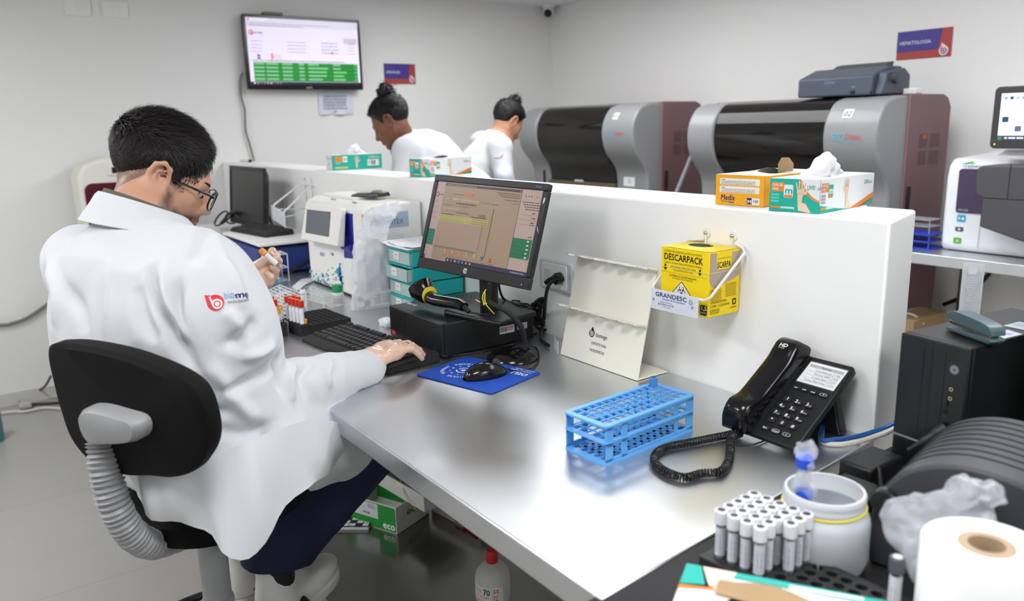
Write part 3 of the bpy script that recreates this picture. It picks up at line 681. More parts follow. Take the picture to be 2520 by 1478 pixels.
# --- keyboards
def keyboard(name, label, loc, rz, L_=.46, W_=.165, keys=True):
    t = thing(name, label, 'keyboard', loc, rz)
    MB().hexa([(-L_/2, -W_/2, 0), (L_/2, -W_/2, 0), (L_/2, W_/2, 0), (-L_/2, W_/2, 0), (-L_/2+.003, -W_/2+.003, .014), (L_/2-.003, -W_/2+.003, .014), (L_/2-.003, W_/2-.003, .026), (-L_/2+.003, W_/2-.003, .026)]).build('housing', M_blackm, t, bevel=.004)
    u = (L_-.02)/22.7; rows = [(W_/2-.022, [(0, 1)]+[(2+i, 1) for i in range(4)]+[(6.5+i, 1) for i in range(4)]+[(11+i, 1) for i in range(4)]+[(15.3+i, 1) for i in range(3)]),
        (W_/2-.052, [(i, 1) for i in range(13)]+[(13, 2)]+[(15.3+i, 1) for i in range(3)]+[(18.6+i, 1) for i in range(4)]),
        (W_/2-.072, [(0, 1.5)]+[(1.5+i, 1) for i in range(12)]+[(13.5, 1.5)]+[(15.3+i, 1) for i in range(3)]+[(18.6+i, 1) for i in range(3)]),
        (W_/2-.092, [(0, 1.8)]+[(1.8+i, 1) for i in range(11)]+[(12.8, 2.2)]+[(18.6+i, 1) for i in range(3)]),
        (W_/2-.112, [(0, 2.2)]+[(2.2+i, 1) for i in range(10)]+[(12.2, 2.8)]+[(16.3, 1)]+[(18.6+i, 1) for i in range(3)]),
        (W_/2-.132, [(0, 1.4), (1.4, 1.2), (2.6, 1.2), (3.8, 6), (9.8, 1.2), (11, 1.2), (12.2, 1.2), (13.4, 1.6), (15.3, 1), (16.3, 1), (17.3, 1), (18.6, 2), (20.6, 1)])]
    cache = {}; extra = MB(); n = 0; marks = Art((0, 0, 0), (1, 0, 0), (0, 1, 0))
    for y, ks in rows:
        z = .014+(y+W_/2)/W_*.012
        for x, k in ks:
            x0 = -L_/2+.01+x*u; w_ = k*u-.0022
            if not keys or n >= 98:
                extra.hexa([(x0, y, z), (x0+w_, y, z), (x0+w_, y+.0175, z), (x0, y+.0175, z), (x0+.002, y+.002, z+.006), (x0+w_-.002, y+.002, z+.006), (x0+w_-.002, y+.0155, z+.006), (x0+.002, y+.0155, z+.006)]); 
            else:
                if k not in cache:
                    o = MB().hexa([(0, 0, 0), (w_, 0, 0), (w_, .0175, 0), (0, .0175, 0), (.002, .002, .006), (w_-.002, .002, .006), (w_-.002, .0155, .006), (.002, .0155, .006)]).build('key', M_black, t, bevel=.0008); cache[k] = o
                else: o = cache[k].copy(); COL.objects.link(o)
                o.parent = t; o.location = (x0, y, z)
            n += 1
    if extra.v: e = extra.build('keys', M_black, t); e['kind'] = 'stuff'
    if keys:
        ch = '1234567890QWERTYUIOPASDFGHJKLZXCVBNM'; i = 0
        for y, ks in rows[1:5]:
            z = .014+(y+W_/2)/W_*.012+.0062
            for x, k in ks:
                if k == 1 and x < 12.5 and i < len(ch) and not (y == rows[1][0] and x == 0):
                    v, f = text_mesh(ch[i]); v = v*.0062+[-L_/2+.01+x*u+.005, y+.0075]; marks.mb.add(np.c_[v, np.full(len(v), z)], f, 0); i += 1
        marks.cols = [(200, 200, 202)]; marks.build('key_legends', t)
    return t
keyboard('keyboard', 'long black keyboard under the seated man\'s gloved hand', (-1.958, .878, T), R_(6))

# --- mouse mat and mouse
t = thing('mouse_mat', 'blue mouse mat with white recycling slogans', 'mouse mat', (-1.583, 1.000, T), R_(16))
MB().prism(rrect(.246, .190, .010), 0, .004).build('mat', mat('mat_blue', (18, 74, 180), .75, bump=.2, bscale=900), t, bevel=.001)
MB().prism(rrect(.2462, .1902, .010), -.0, .0012).build('underside', M_blackm, t)
a = Art((0, 0, .0042), (-1, 0, 0), (0, -1, 0), .8); WH = (225, 232, 245)
for k, wd in enumerate(('REPENSAR', 'REDUZIR', 'REPARAR', 'RECICLAR')):
    for i, chh in enumerate(wd):
        an = R_(60+k*90+(i-3.5)*9); a.text(chh, .045+.048*math.sin(an), .005+.048*math.cos(an), .0095, WH, rot=-math.degrees(an), align='c', bold=.05)
a.ring(.045, .005, .019, .0035, WH, 20, 170); a.ring(.045, .005, .019, .0035, WH, 200, 350); a.disc(.045, .005, .006, WH)
for i in range(10): a.disc(.045+.034*math.cos(i*.63), .005+.034*math.sin(i*.63), .0022 if i % 2 else .0035, WH, 8, hold=True)
a.text('DELL', -.112, -.060, .017, WH, bold=.06); a.text('Technologies', -.112, -.076, .009, WH); a.dashes(-.112, -.083, .06, .0015, WH, 2); a.build('print', t)
t = thing('computer_mouse', 'glossy black wired mouse on the blue mat', 'mouse', onz(1195, 925, .0045), R_(-4))
P = []
for i in range(15):
    u = i/14; row = []
    for j in range(21):
        a_ = PI*j/20; yy = -.058+.116*u; ww = .031*(math.sin(PI*min(max(u*.96+.02, .0), 1))**.45); hh = .036*math.sin(PI*(u*.82+.12))**.8
        row.append((-math.cos(a_)*ww, yy, math.sin(a_)**.75*hh*(1 if 0 < i < 14 else .35)))
    P.append(row)
b = MB().grid(P); b.add([P[i][0] for i in range(15)]+[P[i][-1] for i in range(15)], [(i, i+1, 16+i, 15+i) for i in range(14)]); b.build('shell', M_blackg, t, smooth=True)
MB().cyl((-.004, .032, .030), (.004, .032, .030), .008, 16).build('wheel', mat('grey_rubber', (60, 60, 62), .6), t, smooth=True)
MB().sphere((-.024, .035, .018), (.004, .007, .006), 10).build('red_sticker', flat((214, 40, 36)), t, smooth=True)
mo = np.array(t.location); 
tag(MB().tube(spl([onz(1248, 905, .018), onz(1268, 913, .004), onz(1310, 905, .004), onz(1326, 880, .004), onz(1318, 855, .004), onz(1290, 850, .045), onz(1240, 862, .02), onz(1205, 872, .004), onz(1200, 886, .004), onz(1225, 902, .004), onz(1262, 912, .004)], 10), .0022, 8).build('mouse_cable', M_cable, smooth=True), 'thin black mouse cable coiled around the scanner stand base', 'cable')
tag(MB().tube(spl([(-1.76, .975, T+.02), (-1.735, 1.0, T+.012), onz(1110, 875, .004), onz(1160, 868, .004), onz(1215, 860, .004), onz(1270, 842, .004), onz(1320, 820, .004)], 10), .0024, 8).build('keyboard_cable', M_cable, smooth=True), 'thin black keyboard cable running along the front of the flat computer', 'cable')

# --- cables between monitor and wall
for i, (pts, r, lab) in enumerate(((
    [onz(1388, 684, .178)*0+ony(1382, 684, 1.345), ony(1362, 690, 1.33), ony(1346, 715, 1.31), onz(1338, 790, .03), onz(1330, 830, .01), onz(1350, 850, .008)], .0052, 'thick black power cord from the wall socket'),
    ([ony(1225, 690, 1.19), onz(1240, 735, .098), onz(1290, 752, .098), onz(1325, 765, .06), onz(1345, 800, .012)], .0036, 'black cable from the back of the main monitor'))):
    tag(MB().tube(spl(pts, 10), r, 10).build('power_cable', M_cable, smooth=True), lab, 'cable')
c0 = onz(1338, 815, 0); b = MB()
for k in range(7):
    rr_ = .040+.006*math.sin(k*2.1); th = np.linspace(0, 2*PI, 30)[:-1]; tl = .9+.12*math.sin(k*1.7)
    off = V3(.012*math.sin(k*1.9), .010*math.cos(k*1.3), .052+.006*k*.3)
    b.tube([c0+off+V3(math.cos(x)*rr_*.55+.004*k-.01, math.cos(x)*rr_*.5-.01*math.sin(k), math.sin(x)*rr_*tl*1.05) for x in th], .0042, 8, closed=True)
tag(b.build('coiled_cable', M_cable, smooth=True), 'bundle of coiled black cable leaning between computer and wall', 'cable')
b = MB()
for k in range(3):
    c1 = onz(1255+14*k, 800+8*k, .0)+V3(0, .03, .05); th = np.linspace(0, 2*PI, 26)[:-1]
    b.tube([c1+V3(math.cos(x)*.022, math.cos(x)*.012, math.sin(x)*.026+.004*math.sin(3*x)) for x in th], .0026, 6, closed=True)
tag(b.build('coiled_cable', M_cable, smooth=True), 'small knot of thin black cable beside the flat computer', 'cable')
pl = ony(1380, 684, 1.358)
t = thing('power_plug', 'black three pin plug in the grey wall socket', 'plug', pl)
MB().prism([(-.018, -.006), (.0, -.018), (.018, -.006), (.018, .006), (0, .018), (-.018, .006)], .0, -.022, 'y').build('plug_body', M_black, t, bevel=.003)
MB().tube([(0, -.018, 0), (-.012, -.032, -.004), (-.022, -.038, -.012)], [.011, .008, .006], 12).build('strain_relief', M_black, t, smooth=True)

# --- pipette stand
t = thing('pipette_stand', 'cream acrylic pipette stand leaning by the low wall', 'stand', (-1.445, 1.315, T))
cream = mat('cream_acrylic', (236, 233, 220), .3, sub=0)
def yl(z): return -.052+.062*(z/.262)
th = .004; X0, X1 = -.145, .145
MB().prism([(.052, .001), (-.052, .001), (yl(.005), .005), (yl(.262), .262), (yl(.262)+th, .262), (-.046, .006), (.052, .005)], X0, X1, 'x').build('folded_sheet', cream, t, bevel=.0012)
for z, xa, xb, dep in ((.258, -.150, .150, .036), (.128, -.155, .147, .034)):
    n = 6; pr = [(xa, yl(z)+.001)]; yf = yl(z)-dep
    pr.append((xa, yf))
    for k in range(n):
        cx = xa+(k+.5)*(xb-xa)/n
        for s in range(9):
            a_ = PI*s/8; pr.append((cx-.012*math.cos(a_), yf+.018*math.sin(a_)))
    pr += [(xb, yf), (xb, yl(z)+.001)]
    mb = MB().prism(pr, z-.002, z+.002); mbmap(mb, lambda x, y, zz: (x, y, zz+(yl(z)-y)*.28)); mb.build('notched_ledge', cream, t)
s = V3(0, .062, .262); s /= np.linalg.norm(s)
a = Art((X0+.0, yl(0)-.0006, 0), (1, 0, 0), tuple(s), .5)
a.drop(.108, .080, .024, (30, 30, 32), (236, 233, 220), tipdir=90); a.text('biomego', .124, .074, .0115, (60, 60, 62), w=.042)
a.text('SUPORTE PARA', .140, .053, .0075, (40, 40, 42), w=.056, align='c'); a.text('MICROPIPETAS', .138, .035, .0075, (40, 40, 42), w=.054, align='c'); a.build('print', t)
tag(MB().grid([[onz(1362+26*math.sin(i/9*3.1)*-.3+2*i, 850+2.2*i+3*math.sin(i*.9), .002)+V3(.01*math.sin(i*.5), 0, .034*j/3) for j in range(4)] for i in range(10)], thick=.0006).build('label_strip', M_paper, smooth=True), 'curled white label strip at the foot of the pipette stand', 'label strip')

# --- sharps box in a wall bracket
t = thing('sharps_container', 'yellow cardboard sharps box with biohazard diamond hung on the low wall', 'sharps box', (-1.168, 1.322, T+.190))
YEL = mat('carton_yellow', (246, 214, 0), .42); W2 = .069; D2 = .049; Hs = .140
MB().box((-W2, -D2, 0), (W2, D2, Hs-.001)).build('carton', YEL, t, bevel=.001)
lid = MB(); seg = 24; P = []
for k in range(seg):
    a_ = 2*PI*(k+.5)/seg; ca, sa = math.cos(a_), math.sin(a_); q = 1/max(abs(ca), abs(sa)); P += [(ca*q*W2, sa*q*D2, Hs), (.004+ca*.030, -.004+sa*.022, Hs+.004)]
lid.add(P, [(2*k, 2*((k+1) % seg), 2*((k+1) % seg)+1, 2*k+1) for k in range(seg)]); lid.build('lid', YEL, t)
MB().prism([(.004+.030*math.cos(2*PI*k/24), -.004+.022*math.sin(2*PI*k/24)) for k in range(24)], Hs-.0005, Hs+.0035).build('opening', flat((14, 14, 15)), t)
MB().tube([(.004+.026*math.cos(a_), -.004+.017*math.sin(a_), Hs+.0045) for a_ in np.linspace(.5, 3.2, 12)], .0015, 6).build('opening_rim', mat('rim_plastic', (150, 150, 150), .3), t, smooth=True)
a = Art((-W2, -D2-.0004, 0), (1, 0, 0), (0, 0, 1)); K = (48, 44, 10); K2 = (120, 106, 8)
a.text('Coletor de materiais perfurocortantes', .009, .1285, .0062, K2, w=.108); a.text('DESCARPACK', .008, .1115, .0145, (30, 28, 12), w=.112, bold=.05); a.text('Colector de materiales perfurantes/cortantes', .009, .1035, .0055, K2, w=.108)
a.text('NÃO ENCHER ACIMA DESTA LINHA', .028, .0945, .0048, K, w=.074); a.text('NO LLENAR ENCIMA DE ESTA LINEA', .036, .0885, .004, K2, w=.058); a.text('RECOMENDA-SE DESCARTE ADEQUADO', .026, .0755, .0048, K, w=.078); a.text('SE RECOMIENDA DESCARTE ADECUADO', .034, .0705, .0036, K2, w=.060)
for x in (.012, .112): a.rect(x-.0015, .093, .005, .008, K, True); a.poly([(x-.004, .093), (x+.001, .087), (x+.006, .093)], K, True)
for k in range(50): a.rect(.003+.0026*k, .0835, .0014, .0007, K, True)
a.poly([(.062-.027, .041), (.062, .068), (.062+.027, .041), (.062, .014)], (30, 28, 12)); a.poly([(.062-.0248, .041), (.062, .0658), (.062+.0248, .041), (.062, .0162)], (228, 230, 228))
for k in range(3):
    an = R_(90+120*k); cx, cy = .062+.0058*math.cos(an), .046+.0058*math.sin(an); a.ring(cx, cy, .0068, .0018, (26, 26, 28), math.degrees(an)+38-180+180, math.degrees(an)+322, hold=True)
a.ring(.062, .046, .0050, .0010, (26, 26, 28)); a.disc(.062, .046, .0022, (228, 230, 228))
a.rr(.117, .004, .018, .022, .003, (26, 26, 28)); a.text('1,5', .118, .015, .009, (240, 240, 235), w=.0155, bold=.06); a.text('LITROS', .1185, .008, .003, (240, 240, 235), w=.014); a.build('front_print', t)
a = Art((W2+.0004, -D2, 0), (0, 1, 0), (0, 0, 1)); BR_ = (176, 160, 146)
a.poly([(.002, Hs-.002), (.0955, Hs-.006), (.0955, .083), (.078, .076), (.016, .062), (.006, .068), (.002, .08)], BR_); a.poly([(.022, Hs-.002), (.070, Hs-.004), (.068, .108), (.062, .1), (.024, .1015), (.026, .108), (.022, .118)], (246, 214, 0)); a.text('SCARPA', .024, .104, .0135, (30, 28, 12), w=.042, bold=.05); a.text('de materiais perfuro', .024, .1225, .005, K2, w=.044)
a.text('CAPACIDADE NOMINAL', .006, .029, .0058, K, w=.052); a.text('1,5 LITROS   1,2 QUILOGRAMAS', .005, .0205, .0056, K, w=.062); a.dashes(.005, .014, .03, .0018, K2, 3); a.rr(.076, .018, .012, .014, .002, (70, 62, 8)); a.rr(.0795, .0215, .005, .007, .001, (246, 214, 0)); a.dashes(.070, .012, .022, .0018, K)
a.dashes(.005, .058, .035, .0012, K2, 8, 2.6); a.dashes(.052, .066, .035, .0012, K2, 9, 2.8, seed=4); a.build('side_print', t)
MB().tube([(x, y, .095) for x, y in ((-W2-.0006, -D2-.0006), (W2+.0006, -D2-.0006), (W2+.0006, D2-.002))], .0008, 6).build('rubber_band', mat('pale_rubber', (216, 200, 140), .5), t)
t = wire_bracket(-1.196, -1.122, T+.353, 0, 0, 0, 'white wire wall bracket with a printed plate holding the yellow sharps box')
zf = T+.232; b = MB()
b.tube(spl([(-1.196, PY0-.006, T+.353), (-1.196, PY0-.004, T+.30), (-1.196, PY0-.004, T+.19)], 3), .0022, 8); b.tube(spl([(-1.122, PY0-.006, T+.353), (-1.122, PY0-.004, T+.30), (-1.122, PY0-.004, T+.19)], 3), .0022, 8)
b.tube([(-1.112, PY0-.006, T+.338), (-1.092, PY0-.008, T+.332), (-1.082, PY0-.012, T+.322), (-1.085, 1.262, T+.238), (-1.095, 1.255, zf), (-1.24, 1.255, zf), (-1.251, 1.262, T+.238), (-1.254, PY0-.012, T+.322), (-1.244, PY0-.006, T+.332), (-1.2, PY0-.004, T+.338)], .0030, 8)
b.build('wire', M_whitem, t, smooth=True)
MB().hexa([(-1.243, 1.249, T+.191), (-1.106, 1.249, T+.191), (-1.106, 1.251, T+.191), (-1.243, 1.251, T+.191), (-1.243, 1.249, T+.236), (-1.106, 1.249, T+.236), (-1.106, 1.251, T+.236), (-1.243, 1.251, T+.236)]).build('plate', mat('plate_white', (214, 218, 226), .4), t, bevel=.0005)
a = Art((-1.243, 1.2487, T+.191), (1, 0, 0), (0, 0, 1)); NV = (44, 56, 110)
a.text('GRANDESC', .013, .0305, .0098, NV, w=.092, bold=.06); a.text('Soluções em Descartáveis', .034, .0245, .0042, NV, w=.066); a.text('acesse nosso site em', .028, .0185, .0028, NV, w=.036); a.text('grandesc.com.br', .022, .0125, .0052, (60, 66, 90), w=.048); a.text('e saiba mais', .032, .0085, .0026, NV, w=.028)
a.ring(.117, .032, .0052, .0008, NV); a.ring(.117, .032, .003, .0006, NV)
for x in (.008, .122): a.ring(x, .0215, .0028, .0012, (60, 64, 74))
a.build('plate_print', t)

# --- desk telephone
t = thing('desk_telephone', 'black push button desk telephone with a paper number list', 'telephone', (-.882, 1.186, T+.006))
AL = R_(34); ca, sa = math.cos(AL), math.sin(AL)
tl = lambda x, s_, h: (x, s_*ca-h*sa, s_*sa+h*ca)
b = MB().prism(rrect(.152, .212, .008, cy=.106), 0, .014); mbmap(b, tl); b.build('body', M_black, t, bevel=.002)
b = MB().hexa([(-.074, .002, .012), (-.022, .002, .012), (-.022, .205, .012), (-.074, .205, .012), (-.074, .006, .024), (-.024, .006, .024), (-.024, .2, .026), (-.074, .2, .026)]); mbmap(b, tl); b.build('cradle', M_black, t, bevel=.003)
P = []
for i in range(25):
    u = i/24; s_ = -.012+.232*u; lo = .024 if .22 < u < .80 else .016; hi = .052+.014*math.exp(-((u-.16)/.10)**2)+.010*math.exp(-((u-.88)/.10)**2)
    if i == 0: hi = .030; lo = .022
    if i == 1: hi = .050
    if i == 24: hi = .036; lo = .024
    if i == 23: hi = .056
    P.append([tl(-.0495+x*.0275, s_, lo+(hi-lo)*hh) for x, hh in ((-1, 0), (-1.02, .5), (-.96, .85), (-.8, .97), (-.4, 1.0), (.2, .98), (.62, .94), (.86, .82), (1.0, .5), (1, 0))])
b = MB().grid(P); n = len(P); b.add([P[i][0] for i in range(n)]+[P[i][-1] for i in range(n)], [(i, i+1, n+i+1, n+i) for i in range(n-1)]); b.add(P[0], [tuple(range(10))]); b.add(P[-1], [tuple(range(10))]); b.build('handset', M_blackg, t, smooth=True)
a = Art(tl(-.0495, .176, .0655), (1, 0, 0), (0, ca, sa)); a.text('HD', -.007, .003, .009, (225, 225, 228), bold=.08); a.text('VOICE', -.006, -.002, .0035, (200, 200, 204)); a.build('handset_mark', t)
for (x0, y0, z0) in ((.030, .150, 0),):
    MB().hexa([(-.055, .142, -.005), (.070, .142, -.005), (.070, .168, -.005), (-.055, .168, -.005), (-.05, .118, .076), (.068, .118, .076), (.068, .136, .086), (-.05, .136, .086)]).build('rear_foot', M_black, t, bevel=.004)
a = Art(tl(0, 0, .0143), (1, 0, 0), (0, ca, sa), .4)
a.rr(-.014, .142, .084, .060, .003, (60, 62, 66)); a.rect(-.012, .145, .080, .054, (228, 229, 231)); a.rect(-.008, .186, .072, .0075, (176, 177, 181)); a.text('Ramais', .028, .1875, .0052, (40, 40, 44), align='c')
for k, (nm, num) in enumerate((('Coordenação', '1106'), ('Técnico NPP', '1104'), ('Coleta Setor', '1141'), ('Coleta Mat/Urina', '1114'))):
    y = .1775-.0088*k; a.rect(-.008, y-.0012, .072, .0004, (90, 90, 94), True); a.text(nm, .045, y+.0006, .0046, (50, 50, 54), align='r'); a.text(num, .062, y+.0006, .0046, (50, 50, 54), align='r')
a.rect(.0475, .150, .0004, .036, (90, 90, 94), True); a.rect(-.0215, .004, .0006, .2, (60, 60, 64), True)
a.build('number_list', t)
def keyp(x, s_, w_, h_, wd=None, sub=None, name='key', bord=False, sz=.0072):
    b = MB().prism(rrect(w_, h_, .002, cx=x, cy=s_), .0135, .0175); mbmap(b, tl); k = b.build(name, M_blackm, t, bevel=.0006)
    if wd:
        a = Art(tl(x, s_, .0178), (1, 0, 0), (0, ca, sa)); 
        if bord: a.ring(0, 0, h_*.5, .0006, (190, 190, 192), sx=w_/h_)
        a.text(wd, -.0055 if sub else 0, -.0022, sz, (238, 238, 240), align='l' if sub else 'c', bold=.05)
        if sub: a.text(sub, .0005, -.0022, .0032, (220, 220, 222))
        a.build('legend', k)
for r, row in enumerate((('1', '2', '3'), ('4', '5', '6'), ('7', '8', '9'), ('*', '0', '#'))):
    for c, ch in enumerate(row):
        keyp(-.001+.0235*c, .096-.0185*r, .0150, .0105, ch, {'2': 'abc', '3': 'def', '4': 'ghi', '5': 'jkl', '6': 'mno', '7': 'pqrs', '8': 'tuv', '9': 'wxyz'}.get(ch))
for c, wd in enumerate(('vol-', 'vol+', 'mod')): keyp(-.001+.0185*c, .128, .013, .0065, wd, sz=.0034)
keyp(.058, .128, .015, .0075, '=', bord=True, sz=.005)
for c, wd in enumerate(('flash', 'mute', 'C')): keyp(-.001+.0235*c, .020, .0165, .0085, wd, bord=c > 0, sz=.0036)
# coiled cord
cp_ = [onz(u, v, .009) for u, v in ((1806, 1066), (1779, 1072), (1709, 1086), (1650, 1098), (1618, 1112), (1611, 1135), (1639, 1160), (1685, 1174), (1730, 1164), (1772, 1160), (1792, 1136), (1797, 1103), (1799, 1078), (1822, 1066))]
cp_ = spl(cp_, 60); L_ = np.r_[0, np.cumsum(np.linalg.norm(np.diff(cp_, axis=0), axis=1))]; n = 1500; s_ = np.linspace(0, L_[-1], n); C_ = np.stack([np.interp(s_, L_, cp_[:, k]) for k in range(3)], 1)
tg = np.gradient(C_, axis=0); tg /= np.linalg.norm(tg, axis=1, keepdims=True); sd = np.cross(tg, [0, 0, 1.]); ph_ = s_/.0052*2*PI
H_ = C_+sd*(np.cos(ph_)*.0062)[:, None]+np.array([0, 0, 1.])*(np.sin(ph_)*.0062)[:, None]
tag(MB().tube(H_, .0019, 6).build('coiled_handset_cord', M_cable, smooth=True), 'coiled black handset cord looping on the bench before the telephone', 'cord')
tag(MB().tube(spl([onz(1810, 1092, .003), onz(1830, 1094, .003), onz(1865, 1090, .003), (-.89, 1.25, T+.003)], 8), .0016, 6).build('phone_line', M_cable, smooth=True), 'thin black line running under the telephone', 'cable')
for k, (cc, r, lab, dz) in enumerate((((24, 84, 158), .0045, 'blue network cable behind the telephone', .012), ((205, 203, 196), .005, 'pale grey network cable behind the telephone', .005))):
    tag(MB().tube(spl([onz(2010, 1068-6*k*0, dz)+V3(-.02, .05, 0), onz(2022, 1080+4*k, dz), onz(2060, 1080+13*k, dz), onz(2110, 1073+13*k, dz), onz(2160, 1058+13*k, .02+dz), onz(2205, 1038+13*k, .03+dz), V3(-.735, 1.62, T+.05+.02*(1-k))], 8), r, 8).build('network_cable', mat('cable_%d' % k, cc, .45), smooth=True), lab, 'cable')

# --- blue tube rack and its single tube
t = thing('test_tube_rack', 'light blue plastic test tube rack before the telephone', 'rack', (-.9924, .8913, T), 1.6468)
BL_ = mat('rack_blue', (96, 168, 230), .32, sub=0); Lr, Wr, Hr = .246, .105, .074
def tier(z, th, nx, ny, m_, mar=.008, bar=.0022, name='tier'):
    b = MB(); b_ = rrect(Lr+.010, Wr+.006, .012, cx=Lr/2, cy=Wr/2); pxx, pyy = (Lr-2*mar)/nx, (Wr-2*mar)/ny
    n = len(b_); inner = []
    # border ring between rounded outline and inner rectangle
    for x, y in b_:
        inner.append((min(max(x, mar), Lr-mar), min(max(y, mar), Wr-mar)))
    v = [(x, y, z) for x, y in b_]+[(x, y, z) for x, y in inner]+[(x, y, z+th) for x, y in b_]+[(x, y, z+th) for x, y in inner]
    f = []
    for i in range(n):
        j = (i+1) % n; f += [(i, j, n+j, n+i), (2*n+i, 2*n+j, 3*n+j, 3*n+i), (i, j, 2*n+j, 2*n+i), (n+i, n+j, 3*n+j, 3*n+i)]
    b.add(v, f)
    for i in range(1, nx): b.box((mar+i*pxx-bar/2, mar, z), (mar+i*pxx+bar/2, Wr-mar, z+th))
    for j in range(1, ny): b.box((mar, mar+j*pyy-bar/2, z), (Lr-mar, mar+j*pyy+bar/2, z+th))
    return b.build(name, m_, t)
tier(Hr-.004, .004, 12, 5, BL_, name='upper_grid'); tier(.040, .003, 12, 5, BL_, name='middle_grid'); tier(0, .0035, 12, 5, BL_, bar=.0075, name='perforated_base')
for y in (0, Wr-.003):
    b = MB()
    for x0, x1 in ((0, .018), (.040, .052), (.098, .110) if False else (.052, .056), (.190, .200), (.226, .246)): b.box((x0, y, .003), (x1, y+.003, Hr-.003))
    for z0, z1 in ((.003, .010), (.032, .044), (.063, .071)): b.box((0, y, z0), (Lr, y+.003, z1))
    b.build('side_wall', BL_, t, bevel=.0006)
def tube_thing(name, label, loc, r, h, capc, caph, capr, liq=None, liqh=0, group=None, lab=True, ring=None, capname='cap', rz=0, labc=(228, 230, 234)):
    t = thing(name, label, 'test tube', loc, rz, group)
    MB().lathe([(0, 0), (r*.6, .001), (r*.95, r*.6), (r, r), (r, h-.004)], seg=18, cap=False).build('glass', M_glass, t, smooth=True)
    cm = flat(capc, .4); MB().lathe([(capr, h-caph), (capr, h-.001), (capr-.001, h), (capr*.55, h), (capr*.5, h-.003), (0, h-.003)], seg=20).build(capname, cm, t, smooth=True)
    if ring is not None: MB().lathe([(0, h-.0026), (capr*.62, h-.0024), (capr*.62, h+.0004)], seg=18).build('cap_centre', flat(ring, .5), t, smooth=True)
    if liq is not None: MB().lathe([(0, .0012), (r*.55, .002), (r*.88, r), (r*.88, liqh)], seg=16).build('liquid', mat('liquid_%d_%d' % (liq[0], liq[1]), liq, .2), t, smooth=True)
    if lab:
        b = MB(); n = 9; R2 = r+.0004; b.add([(R2*math.cos(R_(-150+170*i/n)), R2*math.sin(R_(-150+170*i/n)), z) for i in range(n+1) for z in (h*.30, h-caph-.004)], [(2*i, 2*i+2, 2*i+3, 2*i+1) for i in range(n)]); lb = b.build('paper_label', flat(labc), t, smooth=True, fix=False)
        a = Art((0, 0, 0), (1, 0, 0), (0, 0, 1), warp=lambda p, hh: np.stack([(R2+hh+.0002)*np.cos(R_(-150)+p[:, 0]/R2), (R2+hh+.0002)*np.sin(R_(-150)+p[:, 0]/R2), p[:, 1]], 1))
        for k in range(7): a.rect(r*.9, h*.36+k*.0042, .006, (.0012, .002)[k % 2], (70, 72, 78), True)
        a.build('barcode', lb)
    return t
cpt = onz(1608, 932, .088)
tube_thing('capped_tube', 'single tube with a light blue cap standing in the blue rack', (cpt[0], cpt[1], T+.004), .0062, .088, (70, 140, 205), .019, .0085, liq=(70, 30, 28), liqh=.045, ring=(40, 60, 90))

# --- sample tubes by the man
caps = [(668, 732, 'r'), (675, 738, 'r'), (706, 730, 'r'), (714, 734, 'r'), (722, 736, 'r'), (731, 738, 'r'), (740, 741, 'r'), (723, 728, 'r'), (732, 731, 'r')]
RC = (196, 38, 26)
names = ['leftmost red capped tube in the small rack by the man\'s sleeve', 'red capped tube next to the short orange one by the sleeve', 'leftmost red capped tube of the front row in the full black rack', 'second red capped tube from the left in the full rack\'s front row', 'middle red capped tube of the full rack\'s front row', 'red capped tube left of the front corner tube in the full rack', 'nearest red capped tube, at the front corner of the full rack', 'left red capped tube of the pair behind the front row', 'right red capped tube of the pair behind the front row']
proto = None
for (u, v, c), nm in zip(caps, names):
    q = onz(u, v, .104)
    if proto is None: proto = tube_thing('sample_tube', nm, (q[0], q[1], T+.006), .0066, .100, RC, .020, .0086, liq=(60, 22, 22), liqh=.028, group='red capped sample tubes by the man', ring=(232, 150, 50))
    else: dup(proto, (q[0], q[1], T+.006), label=nm)
for u, v, lab in ((684, 762, 'short tube with an orange cap in the small rack by the sleeve'), (748.5, 786, 'short tube with an orange cap beside the full black rack'), (688, 752, 'orange capped tube behind the short one by the sleeve')):
    hh_ = .045 if u > 740 else .072; q = onz(u, v, hh_+.002); tube_thing('sample_tube', lab, (q[0], q[1], T+.004), .006, hh_, (238, 158, 24), .013, .0078, group='orange capped sample tubes')
q = onz(744.5, 713, .085); tube_thing('sample_tube', 'clear tube with a white cap behind the red capped tubes', (q[0], q[1], T+.002), .0075, .085, (238, 238, 238), .013, .0095, ring=(120, 120, 125))
def sample_rack(p0, p1, label, n=5, labpos=.5):
    p0 = np.array(p0[:2]); p1 = np.array(p1[:2]); d = p1-p0; L = np.linalg.norm(d); rz = math.atan2(d[1], d[0]); c = (p0+p1)/2
    t = thing('sample_rack', label, 'rack', (c[0], c[1], T), rz); b = MB(); holeplate(b, n, 1, (L+.026)/n, .026, .0082, .004, .034, -(L+.026)/2, -.013); X = (L+.026)/2
    b.box((-X, -.0135, 0), (X, -.012, .034)); b.box((-X, .012, 0), (X, .0135, .034)); b.box((-X-.001, -.0135, 0), (-X, .0135, .034)); b.box((X, -.0135, 0), (X+.001, .0135, .034)); b.box((-X, -.0135, 0), (X, .0135, .003)); b.build('holder', M_blackm, t)
    a = Art((-X+.2*L*labpos, -.0142, .0), (1, 0, 0), (0, 0, 1)); a.rect(0, -.0, .026, .034, (222, 224, 226)); a.barcode(.003, .018, .018, .012); a.dashes(.003, .010, .016, .0018, (120, 120, 124), 3); a.build('barcode_label', t)
    return t
a0, a1 = onz(668, 732, .104), onz(686, 741, .104); sample_rack(a0, a1, 'small black sample rack beside the man\'s sleeve', 3, 1.2)
a0, a1 = onz(706, 730, .104), onz(740, 741, .104); sample_rack(a0, a1, 'full black sample rack holding five red capped tubes', 5, .6)
